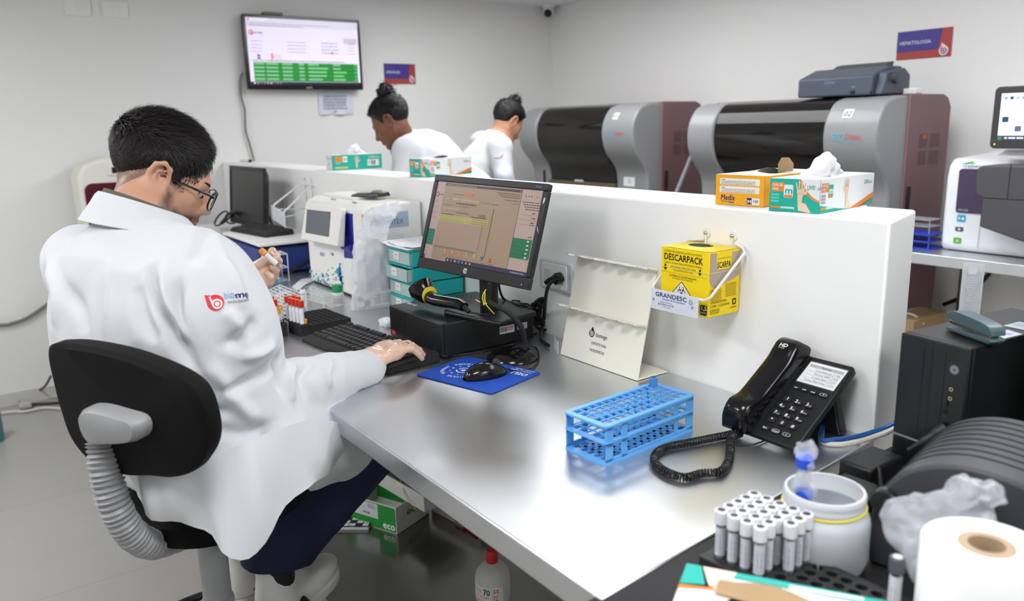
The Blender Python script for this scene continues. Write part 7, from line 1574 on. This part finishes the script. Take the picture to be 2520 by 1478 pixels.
# glasses
g = lambda x, y, z: tuple(HO+HM@V3(x, y, z)); gl = tag(thing('eyeglasses', 'black rimmed eyeglasses on the seated man\'s face', 'eyeglasses', HO), None)
gg = lambda x, y, z: tuple(HM@V3(x, y, z))
M_fr = mat('frame_black', (16, 16, 17), .2); M_lens = mat('lens_glass', (240, 245, 248), .02, alpha=.22)
for s in (-1, 1):
    cx, cz = s*.034, -.006; lo_ = [(cx+.0245*math.copysign(abs(math.cos(x))**.8, math.cos(x)), cz+.0215*math.copysign(abs(math.sin(x))**.85, math.sin(x))) for x in np.linspace(0, 2*PI, 41)[:-1]]
    fy_ = lambda x: .116-.004*(abs(x)/.06)**2*4
    MB().tube([gg(x, fy_(x), z) for x, z in lo_], .0021, 8, closed=True, flatten=(1, 1)).build('rim', M_fr, gl, smooth=True)
    MB().add([gg(x, fy_(x), z) for x, z in lo_], [tuple(range(40))]).build('lens', M_lens, gl)
    MB().tube([gg(s*.058, .106, .004), gg(s*.073, .094, .007), gg(s*.078, .05, .007), gg(s*.083, .0, .008), gg(s*.080, -.02, .004), gg(s*.076, -.038, -.012)], [.0026, .0026, .0022, .0022, .0022, .0024], 8, flatten=(.6, 1.2)).build('temple_arm', M_fr, gl, smooth=True)
MB().tube([gg(-.010, .1155, .002), gg(0, .117, .006), gg(.010, .1155, .002)], .0018, 8).build('bridge', M_fr, gl, smooth=True)

# coat
flare = H+F3*.10
def man_coat(p):
    c = sd_ell(p, nb-UZ*.245-F3*.015, (.200, .150, .245), MT)
    c = smin(c, sd_ell(p, H+UZ*.20-F3*.02, (.196, .155, .24), MT), .07)
    c = smin(c, sd_ell(p, H+UZ*.0+F3*.02, (.215, .20, .125), MT), .08)
    c = smin(c, sd_cone(p, SL, SR, .066, .066), .06)
    c = smin(c, sd_cone(p, nb-UZ*.095-F3*.010, nb-UZ*.066-F3*.0, .10, .070), .05)
    arm = smin(sd_cone(p, SR-UZ*.005, ER, .080, .072), sd_cone(p, ER, WR, .068, .043), .03); c = smin(c, arm, .022)
    arm = smin(sd_cone(p, SL, EL, .078, .068), sd_cone(p, EL, WL-(WL-EL)*.12, .062, .043), .03); c = smin(c, arm, .022)
    for K, S in ((KR, R3*.10), (KL, -R3*.10)): c = smin(c, sd_cone(p, H+S, (H+S)*.32+K*.68, .105, .092), .05)
    # openings: hollow out neck and cuffs
    c = smax(c, -sd_cone(p, nb-UZ*.02+F3*.012, HO, .066, .068), .006)
    c = smax(c, -sd_cone(p, WR-(WR-ER)*.06, WR+(WR-ER)*.5, .036, .036), .004)
    w_ = vnoise(p*7+3)*.011+(1-np.abs(vnoise(p*V3(13, 13, 8)+5)))**2*.006+vnoise(p*V3(30, 30, 18))*.0018
    return c-w_
V, Q = surf(man_coat, np.minimum.reduce([SL, EL, H])-.3, np.maximum.reduce([SR, WR, KR, nb])+.16, .0042)
N = vnormals(V, Q); sn = Snap(V, N)
FOLDS = [  # (line of sight points, width, height) : sleeve, back and hip creases
    ([(372, 660), (385, 740), (405, 800), (440, 855), (480, 905)], .012, -.016), ([(402, 640), (404, 720), (425, 790), (465, 850)], .012, .010), ([(445, 690), (430, 760), (445, 820), (470, 890)], .012, -.018),
    ([(640, 780), (600, 830), (560, 850)], .014, -.014), ([(680, 850), (640, 870), (600, 880)], .012, .012), ([(690, 880), (650, 920), (600, 950), (560, 960)], .012, -.014), ([(700, 870), (690, 910), (700, 960)], .010, -.012), ([(730, 890), (715, 930), (725, 985)], .012, .012), ([(770, 880), (750, 920), (760, 980)], .012, -.010), ([(560, 760), (590, 800), (620, 850)], .014, .010),
    ([(820, 880), (810, 920), (820, 950)], .010, .008), ([(520, 900), (560, 950), (600, 1000), (640, 1030)], .016, .012), ([(262, 640), (258, 740), (252, 830)], .006, .005), ([(150, 700), (190, 760), (200, 820)], .020, -.010), ([(330, 700), (345, 780), (380, 850)], .018, -.010), ([(110, 640), (140, 720), (130, 800)], .018, .010),
    ([(470, 640), (500, 600), (520, 560)], .016, -.008), ([(560, 640), (585, 700), (600, 760)], .016, .009),
    ([(470, 980), (520, 1010), (560, 1015)], .010, -.012), ([(540, 1130), (620, 1110), (700, 1080), (760, 1050)], .016, .010), ([(480, 1220), (560, 1210), (660, 1180), (740, 1150)], .014, -.012), ([(640, 1040), (660, 1100), (700, 1150)], .014, -.012), ([(700, 1050), (720, 1100), (735, 1130)], .012, .010), ([(520, 1060), (600, 1060), (680, 1040)], .014, -.008)]
for pts, wd, am in FOLDS: V = fold(V, N, [sn(u, v) for u, v in pts], wd*.9, am*1.6)
V = relax(V, Q, 2)
coat = mesh_obj('lab_coat', V, Q, M_coat, t); N = vnormals(V, Q); sn = Snap(V, N)
# coat tail hanging over the seat
def px(u, v, d): return at(u, v, d)
top = [(300, 1130, 1.50), (380, 1140, 1.44), (480, 1130, 1.40), (600, 1090, 1.42), (700, 1050, 1.50), (790, 1030, 1.64), (865, 1060, 1.80)]
mid = [(315, 1165, 1.50), (375, 1215, 1.43), (480, 1225, 1.395), (600, 1220, 1.40), (710, 1150, 1.49), (800, 1110, 1.63), (868, 1085, 1.80)]
hem = [(335, 1200, 1.51), (385, 1272, 1.45), (500, 1306, 1.41), (612, 1374, 1.40), (728, 1222, 1.50), (800, 1165, 1.64), (870, 1110, 1.81)]
rows = [spl([px(*q) for q in r], 6) for r in (top, mid, hem)]; rows = np.array(rows); G = np.array([spl(rows[:, j], 10) for j in range(rows.shape[1])])
du = np.gradient(G, axis=0); dv = np.gradient(G, axis=1); nn = np.cross(du, dv); nn /= np.linalg.norm(nn, axis=2, keepdims=True); ii = np.arange(G.shape[0])[:, None]; jj = np.linspace(0, 1, G.shape[1])[None]
G = G+nn*(.007*np.sin(ii*.55+jj*2.2)*jj+.004*np.sin(ii*1.3-jj*3))[:, :, None]
MB().grid(G, thick=.003).build('coat_tail', M_coat, t, smooth=True)
# collar
AX0 = nb+F3*.02; AX1 = HO+HM@V3(0, -.022, -.04)
c0 = AX0*.80+AX1*.20+UZ*.006+R3*.016-F3*.006
def ring_row(r, dz, n=48, spread=0): return [c0+R3*r*math.cos(a_)+F3*r*1.02*math.sin(a_)+UZ*(dz-.030*math.sin(a_)-.012*math.cos(a_)+.006) for a_ in np.linspace(0, 2*PI, n+1)]
MB().grid([ring_row(*q) for q in ((.066, -.045), (.068, -.014), (.071, .002), (.076, .006), (.082, .001), (.094, -.016), (.108, -.034), (.118, -.047))], thick=.0035).build('collar', M_coat, t, smooth=True)
MB().grid([ring_row(*q) for q in ((.060, -.03), (.061, .002), (.0625, .010), (.065, .012), (.068, .008), (.069, -.02))], thick=.002).build('shirt_collar', mat('olive_shirt', (96, 90, 78), .8), t, smooth=True)
# cuff at the right wrist
dW = (WR-ER)/np.linalg.norm(WR-ER); MB().tube([WR-dW*.055, WR-dW*.02, WR+dW*.006, WR+dW*.008, WR-dW*.01], [.0465, .046, .0445, .039, .036], 28, cap=False).build('sleeve_cuff', M_coat, t, smooth=True)
dL = (WL-EL)/np.linalg.norm(WL-EL)
# embroidered emblem wrapped on the sleeve
pa, pb, pc = sn(512, 735), sn(612, 722), sn(560, 790); ux = pb-pa; S_ = np.linalg.norm(ux)/100; ux /= np.linalg.norm(ux); nrm = N[np.argmin(np.linalg.norm(sn.V-(pa+pb)/2, axis=1))]; uy = np.cross(nrm, ux); uy /= np.linalg.norm(uy)
Vc = sn.V[sn.f]; Nc = N[sn.f]
def wrap(p, hh):
    P = pa+p[:, :1]*ux+p[:, 1:2]*uy; out = []
    for q in P:
        d_ = Vc-q; l2 = (d_*d_).sum(1); k = np.argpartition(l2, 40)[:40]; w_ = np.exp(-l2[k]/.00004)+1e-9; w_ /= w_.sum(); nq = (Nc[k]*w_[:, None]).sum(0); nq /= np.linalg.norm(nq); c_ = (Vc[k]*w_[:, None]).sum(0); out.append(q+nq*((c_-q)@nq+.0016+hh))
    return np.array(out)
a = Art(pa, ux, uy, .7, warp=wrap); RD = (214, 48, 52); u_ = S_
P = []
for i in range(30): an = R_(145+180-145+290*i/29); P.append((22*u_+21*u_*math.cos(an), -12*u_+21*u_*math.sin(an)))
P.append((-1*u_, 12*u_)); c_ = (22*u_, -12*u_)
v_ = [c_]+[((q[0]+c_[0])/2, (q[1]+c_[1])/2) for q in P]+P; n = len(P); a._add(v_, [(0, 1+i, 1+(i+1) % n) for i in range(n)]+[(1+i, 1+n+i, 1+n+(i+1) % n, 1+(i+1) % n) for i in range(n)], RD)
a.ring(25*u_, -16*u_, 13*u_, 4*u_, (236, 236, 240), hold=True); a.ring(25*u_, -16*u_, 5.5*u_, 5.4*u_, (236, 236, 240)); a._add([(8*u_, 5*u_), (12*u_, 6*u_), (16*u_, -14*u_), (12*u_, -16*u_)], [(0, 1, 2, 3)], (236, 236, 240))
def wtext(s, x, y, size, c, w_, bold=.04): a.text(s, x, y, size, c, w=w_, bold=bold)
wtext('bio', 45*u_, -6*u_, 19*u_, (110, 170, 226), 27*u_, 0); wtext('mego', 73*u_, -8*u_, 15*u_, (62, 48, 120), 42*u_, .07); wtext('MEDICINA DIAGNÓSTICA', 50*u_, -20*u_, 6.5*u_, (70, 66, 90), 60*u_, 0)
a.build('sleeve_emblem', coat)
# jeans, socks, shoes
def jeans(p):
    d = smin(sd_cone(p, H+R3*.10-UZ*.01, KR, .092, .080), sd_cone(p, KR, AR+UZ*.01, .082, .074), .03)
    d = smin(d, smin(sd_cone(p, H-R3*.10-UZ*.01, KL, .092, .080), sd_cone(p, KL, AL_+UZ*.01, .078, .066), .03), .02)
    for K, A in ((KR, AR), (KL, AL_)):
        u = (A-K)/np.linalg.norm(A-K); u = u*.3-UZ*.7; u /= np.linalg.norm(u); d = smax(d, (p-(A-UZ*.008))@u, .006)
    return d-vnoise(p*14)*.006-vnoise(p*V3(30, 30, 22))*.002
V, Q = surf(jeans, np.minimum.reduce([H, KL, AL_, AR])-.2, np.maximum.reduce([H, KR, AR])+.2, .0055); mesh_obj('jeans', V, Q, M_jean, t)
M_shoe = mat('white_leather', (236, 235, 232), .45, bump=.15, bscale=300)
for A, nm in ((AR, 'right'), (AL_, 'left')):
    d = F3*.97-R3*.06; d /= np.linalg.norm(d); s_ = V3(d[1], -d[0], 0); B0 = A-UZ*.035
    SM = np.stack([s_, d, UZ], 1)
    def shoe(p):
        q = (p-B0)@SM; k = sd_ell(q, (0, .085, -.068), (.047, .13, .044)); k = smin(k, sd_ell(q, (0, -.005, -.045), (.040, .052, .062)), .03); k = smin(k, sd_cone(q, (0, .0, -.03), (0, -.012, .026), .036, .036), .03); k = smin(k, sd_cone(q, (0, .05, -.03), (0, .022, .03), .026, .018), .02)
        k = smax(k, -(q[:, 2]+.092), .004); return smax(k, -sd_cone(q, (0, 0, .0), (0, -.004, .10), .029, .034), .004)
    V, Q = surf(shoe, B0-.24, B0+.24, .003); so = mesh_obj('shoe', V, Q, M_shoe, t)
    def sole(p): q = (p-B0)@SM; k = smin(sd_ell(q*V3(1, 1, 0), (0, .10, 0), (.049, .118, .2)), sd_ell(q*V3(1, 1, 0), (0, -.0, 0), (.042, .062, .2)), .03); return smax(k, np.abs(q[:, 2]+.100)-.014, .003)
    V, Q = surf(sole, B0-.24, B0+.24, .0035); mesh_obj('sole', V, Q, mat('sole_white', (214, 212, 208), .5), so)
    b = MB()
    for k in range(5): b.tube(spl([B0+SM@V3(-.022, .032+.013*k, -.010-.008*k), B0+SM@V3(0, .036+.013*k, .004-.0095*k), B0+SM@V3(.022, .032+.013*k, -.010-.008*k)], 4), .003, 6)
    b.build('laces', M_white, so, smooth=True)
    K_ = KR if nm == 'right' else KL; MB().tube([A+(K_-A)*.25, A, B0-UZ*.03], [.060, .050, .040], 18).build('sock', M_blackm, t, smooth=True)

def hand(name, W, chains, palm, m, parent, h=.0019, k=.012):
    lo = np.min([c[0] for ch in chains+[palm] for c in ch]+[W], axis=0)-.04; hi = np.max([c[0] for ch in chains+[palm] for c in ch]+[W], axis=0)+.04
    def fn(p):
        d = np.full(len(p), 1e9)
        for (a, ra), (b, rb) in zip(palm[:-1], palm[1:]): d = smin(d, sd_cone(p, a, b, ra, rb), k*1.6)
        e = np.full(len(p), 1e9)
        for ch in chains:
            f = np.full(len(p), 1e9)
            for (a, ra), (b, rb) in zip(ch[:-1], ch[1:]): f = smin(f, sd_cone(p, a, b, ra, rb), .003)
            e = smin(e, f, .0025)
        return smin(d, e, k*.8)-vnoise(p*160)*.0004
    V, Q = surf(fn, lo, hi, h); return mesh_obj(name, V, Q, m, parent)
# right hand on the keyboard (palm down, fingers towards the wall)
Wr = WR+dW*.0; ang = R_(-9); hf = V3(math.sin(ang), math.cos(ang), 0); hr_ = V3(hf[1], -hf[0], 0)
O_ = V3(WR[0], WR[1], T+.052)
def hp(x, y, z): return O_+hr_*x+hf*y+UZ*z
ch = []
for x, l, yk, xt in ((-.030, .96, .086, -.036), (-.009, 1.05, .093, -.010), (.012, .98, .090, .013), (.031, .80, .080, .037)):
    ch.append([(hp(x*.8, yk-.03, .020), .0105), (hp(x, yk, .018), .0105), (hp(x+(xt-x)*.5, yk+.036*l, .014), .0090), (hp(xt, yk+.058*l, -.002), .0080), (hp(xt, yk+.070*l, -.017), .0068)])
ch.append([(hp(-.022, .022, .004), .0145), (hp(-.046, .048, -.004), .0122), (hp(-.056, .076, -.010), .0102), (hp(-.052, .100, -.016), .0082)])
pm = [(WR-dW*.02, .024), (hp(0, .012, .006), .022), (hp(-.018, .05, .010), .0165), (hp(-.022, .080, .012), .0135), (hp(.0, .07, .012), .0155), (hp(.022, .072, .010), .0135), (hp(.02, .03, .004), .018)]
hand('right_glove', WR, ch, pm, M_glove, t)
rg = ch[2][1][0]*.45+ch[2][2][0]*.55; ax_ = ch[2][2][0]-ch[2][1][0]; ax_ /= np.linalg.norm(ax_); MB().tube([rg-ax_*.002, rg+ax_*.002], .0113, 20).build('ring', M_chrome, t, smooth=True)
# left hand raised with a tube
D0 = 2.005
pt = lambda u, v, dd=0: at(u, v, D0+dd)
palm = [(WL-dL*.03, .024), (pt(628, 706, 0), .022), (pt(634, 690, .004), .021), (pt(650, 678, .006), .018), (pt(655, 660, .012), .015), (pt(640, 664, .006), .017), (pt(625, 675, 0), .017)]
chs = [[(pt(617, 680, -.002), .0165), (pt(622, 660, -.012), .0140), (pt(640, 648, -.020), .0115), (pt(654, 636, -.026), .0098), (pt(658, 632, -.027), .0088)],
       [(pt(655, 660, .014), .0110), (pt(660, 634, .022), .0102), (pt(670, 617, .010), .0092), (pt(681, 629, -.008), .0082), (pt(680, 634, -.014), .0074)],
       [(pt(662, 672, .016), .0110), (pt(676, 660, .020), .0104), (pt(686, 642, .004), .0092), (pt(679, 636, -.014), .0084), (pt(673, 641, -.022), .0076)],
       [(pt(662, 684, .012), .0108), (pt(676, 680, .010), .0100), (pt(680, 664, -.006), .0090), (pt(671, 657, -.018), .0078)],
       [(pt(655, 696, .006), .0100), (pt(666, 694, -.002), .0090), (pt(667, 681, -.014), .0082), (pt(658, 672, -.020), .0070)]]
hand('left_glove', WL, chs, palm, M_glove, t)
rg = chs[3][1][0]; MB().tube([rg-V3(0, 0, .002)+ (chs[3][1][0]-chs[3][0][0])*.0-.0, rg+(chs[3][1][0]-chs[3][0][0])/np.linalg.norm(chs[3][1][0]-chs[3][0][0])*.003], .0112, 20).build('ring', M_chrome, t, smooth=True)
# the tube in his hand
ta, tb_ = pt(643, 616, -.030), pt(672, 642, -.030); td = tb_-ta; TL_ = np.linalg.norm(td); td /= TL_
tt = thing('sample_tube', 'small tube with an orange cap held in the man\'s raised gloved fingers', 'test tube', ta)
MB().tube([td*.012, td*.062, td*.066, td*.068], [.0062, .0062, .0045, .001], 18).build('glass', M_glass, tt, smooth=True); MB().tube([td*.016, td*.052], .0066, 18).build('paper_label', flat((228, 230, 234)), tt, smooth=True)
MB().tube([td*-.003, td*0, td*.0135, td*.015], [.0066, .0082, .0082, .0070], 20).build('cap', flat((240, 150, 60), .4), tt, smooth=True)

# ---- two women behind the low wall
def woman(label, HO, fwd, chest, hip, skin, shoulders, arms, coatcol, seed, bun, roll=0, logo=None):
    t = thing('person', label, 'person', (0, 0, 0)); M = frame(fwd, roll); nbk = chest[0]; SLl, SRr = shoulders
    fw = np.cross(UZ, SRr-SLl)*1.0; fw = -fw if fw@fwd < 0 else fw; fw /= np.linalg.norm(fw); rt = (SRr-SLl)/np.linalg.norm(SRr-SLl); MM = np.stack([rt, np.cross(UZ, rt), UZ], 1)
    cm = chest[1]; feet = [hip+rt*s*.09-UZ*(hip[2]-.09) for s in (-1, 1)]
    def body(p):
        d = head_sdf((p-HO)@M, True); d = smin(d, sd_cone(p, HO+M@V3(0, -.024, -.04), nbk, .046, .050), .025)
        c = smin(sd_cone(p, nbk-UZ*.03, cm, .09, .10), sd_cone(p, cm, hip, .10, .12), .06)
        for (S, E, W) in arms: c = smin(c, smin(sd_cone(p, S, E, .04, .032), sd_cone(p, E, W, .032, .024), .01), .03)
        for f in feet: c = smin(c, sd_cone(p, hip+(f-hip)*V3(1, 1, 0), f, .075, .035), .04)
        return smin(d, c, .02)
    A = [x for tr in arms for x in tr]+[HO, hip, nbk]+feet; lo = np.min(A, axis=0)-.2; hi = np.max(A, axis=0)+.2
    V, Q = surf(body, lo, hi, .0065); mesh_obj('body', V, Q, skin, t)
    lo2 = HO-.2; 
    V, Q = surf(lambda p: head_sdf((p-HO)@M, True)-.0004, lo2, HO+.2, .0036); q = (V-HO)@M; 
    mesh_obj('face', V, Q, skin, t)
    PW = [(-.16, -.050), (-.07, -.066), (-.040, -.040), (-.028, .0), (-.018, .026), (.0, .032), (.014, .012), (.024, .004), (.036, .034), (.056, .058), (.078, .074), (.2, .09), (.2, .3), (-.2, .3), (-.2, -.05)]
    build_hair(HO, M, 'hair', PW, .013, M_hair2, t, True, .6, .003, 5000, seed, .012)
    bc, br = bun; B = HO+M@V3(*bc)
    def bn(p): return sd_ell(p, B, (br, br, br*.95))-vnoise(p*70+seed)*.012-vnoise(p*150)*.004
    V, Q = surf(bn, B-.09, B+.09, .003); mesh_obj('hair_bun', V, Q, M_hair2, t)
    b = MB(); rg = np.random.default_rng(seed)
    for _ in range(90):
        d0 = rg.normal(size=3); d0 /= np.linalg.norm(d0); d1 = rg.normal(size=3)*.5; b.tube(spl([B+d0*br*.8, B+d0*(br+.006)+d1*.004, B+d0*(br+.010)+d1*.014+V3(0, 0, .003), B+d0*(br+.006)+d1*.026], 3), .0006, 4)
    b.build('loose_hair', M_hair2, t)
    eyes(HO, M, t, (24, 14, 10), True)
    def coat(p):
        c = sd_cone(p, SLl, SRr, .066, .066); c = smin(c, sd_cone(p, nbk-UZ*.03, cm, .085, .145), .06); c = smin(c, sd_cone(p, cm, hip, .150, .165), .06); c = smin(c, sd_cone(p, hip, hip-UZ*.35, .165, .19), .05)
        for (S, E, W) in arms: c = smin(c, smin(sd_cone(p, S, E, .064, .056), sd_cone(p, E, W, .052, .040), .02), .018)
        c = smax(c, -sd_cone(p, nbk-UZ*.01, HO, .052, .056), .006)
        return c-vnoise(p*8+seed)*.009-vnoise(p*18+seed)*.005
    V, Q = surf(coat, lo-.1, hi+.1, .0075); V = relax(V, Q, 2); N = vnormals(V, Q); co = mesh_obj('lab_coat', V, Q, coatcol, t); s2 = Snap(V, N)
    ring_c = nbk+UZ*.0
    def col(p):
        d = np.full(len(p), 1e9); ax = HO+M@V3(0, -.024, -.05)-nbk; ax /= np.linalg.norm(ax); e1 = np.cross(ax, rt); e1 /= np.linalg.norm(e1); e2 = np.cross(ax, e1); pts = [ring_c+e1*.062*math.cos(a_)+e2*.062*math.sin(a_)+ax*.012 for a_ in np.linspace(0, 2*PI, 21)[:-1]]
        for a, b in zip(pts, pts[1:]+pts[:1]): d = np.minimum(d, sd_cone(p, a, b, .009, .009))
        for a in pts: d = smin(d, sd_cone(p, a, a-ax*.035+(a-ring_c)*.35, .009, .008), .012)
        return d
    V, Q = surf(col, nbk-.15, nbk+.15, .005); mesh_obj('collar', V, Q, coatcol, t)
    for f in feet:
        fd = V3(fwd[0], fwd[1], 0); fd /= np.linalg.norm(fd); MB().tube([f-UZ*.03-fd*.03, f-UZ*.045+fd*.06, f-UZ*.055+fd*.15], [.045, .042, .03], 14).build('shoe', M_black, t, smooth=True)
        MB().tube([hip+(f-hip)*V3(1, 1, 0)-UZ*.05, f+UZ*.02], [.095, .055], 18).build('trouser_leg', mat('dark_trousers', (40, 42, 50), .8), t, smooth=True)
    for (S, E, W) in arms:
        dd = (W-E)/np.linalg.norm(W-E); sx = np.cross(dd, UZ); sx /= np.linalg.norm(sx)
        cs = [[(W+dd*.05+sx*x*.7, .0095), (W+dd*.085+sx*x, .0085), (W+dd*.12+sx*x-UZ*.012, .0075), (W+dd*.135+sx*x-UZ*.03, .0065)] for x in (-.028, -.009, .010, .028)]+[[(W+dd*.02+sx*.02, .012), (W+dd*.05+sx*.045-UZ*.01, .010), (W+dd*.08+sx*.05-UZ*.02, .008)]]
        hand('gloved_hand', W, cs, [(W-dd*.03, .022), (W+dd*.02, .020), (W+dd*.05-sx*.016, .015), (W+dd*.055+sx*.016, .015)], M_glove, t, .003)
    if logo:
        c = s2(*logo); nr = N[np.argmin(np.linalg.norm(V-c, axis=1))]; u1 = np.cross(UZ, nr); u1 /= np.linalg.norm(u1); a = Art(c+nr*.004, u1, np.cross(nr, u1), .7); a.drop(0, 0, .035, (200, 60, 66), (236, 236, 240), tipdir=130); a.dashes(.02, -.002, .03, .005, (90, 90, 150), 1); a.build('coat_emblem', co)
    return t
# woman leaning left (towards the left wall)
H1 = at(962, 300, 3.85); f1 = V3(-.52, -.62, -.52); n1 = at(1004, 352, 3.95)
s1a = at(1000, 372, 3.78); s1b = at(1048, 352, 4.12); hp1 = V3(n1[0]+.42, n1[1]+.22, .96); cm1 = at(1055, 400, 4.0)
woman('woman with a dark curly bun and brown skin bending over in a white coat', H1, f1, [n1, cm1], hp1, SKIN2, [s1a, s1b], [[s1a, at(985, 470, 3.75), at(940, 500, 3.8)], [s1b, at(1035, 475, 4.15), at(960, 520, 4.1)]], M_coat, 21, ((0, -.062, .128), .040))
# woman further back, turned right
H2 = at(1249, 302, 4.62); f2 = V3(.02, .80, -.60); n2 = at(1224, 338, 4.62)
s2a = at(1232, 362, 4.45); s2b = at(1186, 352, 4.78); hp2 = V3(n2[0]-.02, n2[1]-.22, .98); cm2 = at(1196, 415, 4.62)
woman('woman with a black topknot in a white coat, looking down in the room corner', H2, f2, [n2, cm2], hp2, SKIN3, [s2a, s2b], [[s2a, at(1240, 430, 4.42), at(1262, 480, 4.5)], [s2b, at(1176, 440, 4.8), at(1200, 500, 4.85)]], M_coat, 33, ((0, -.030, .130), .036), logo=(1245, 386))
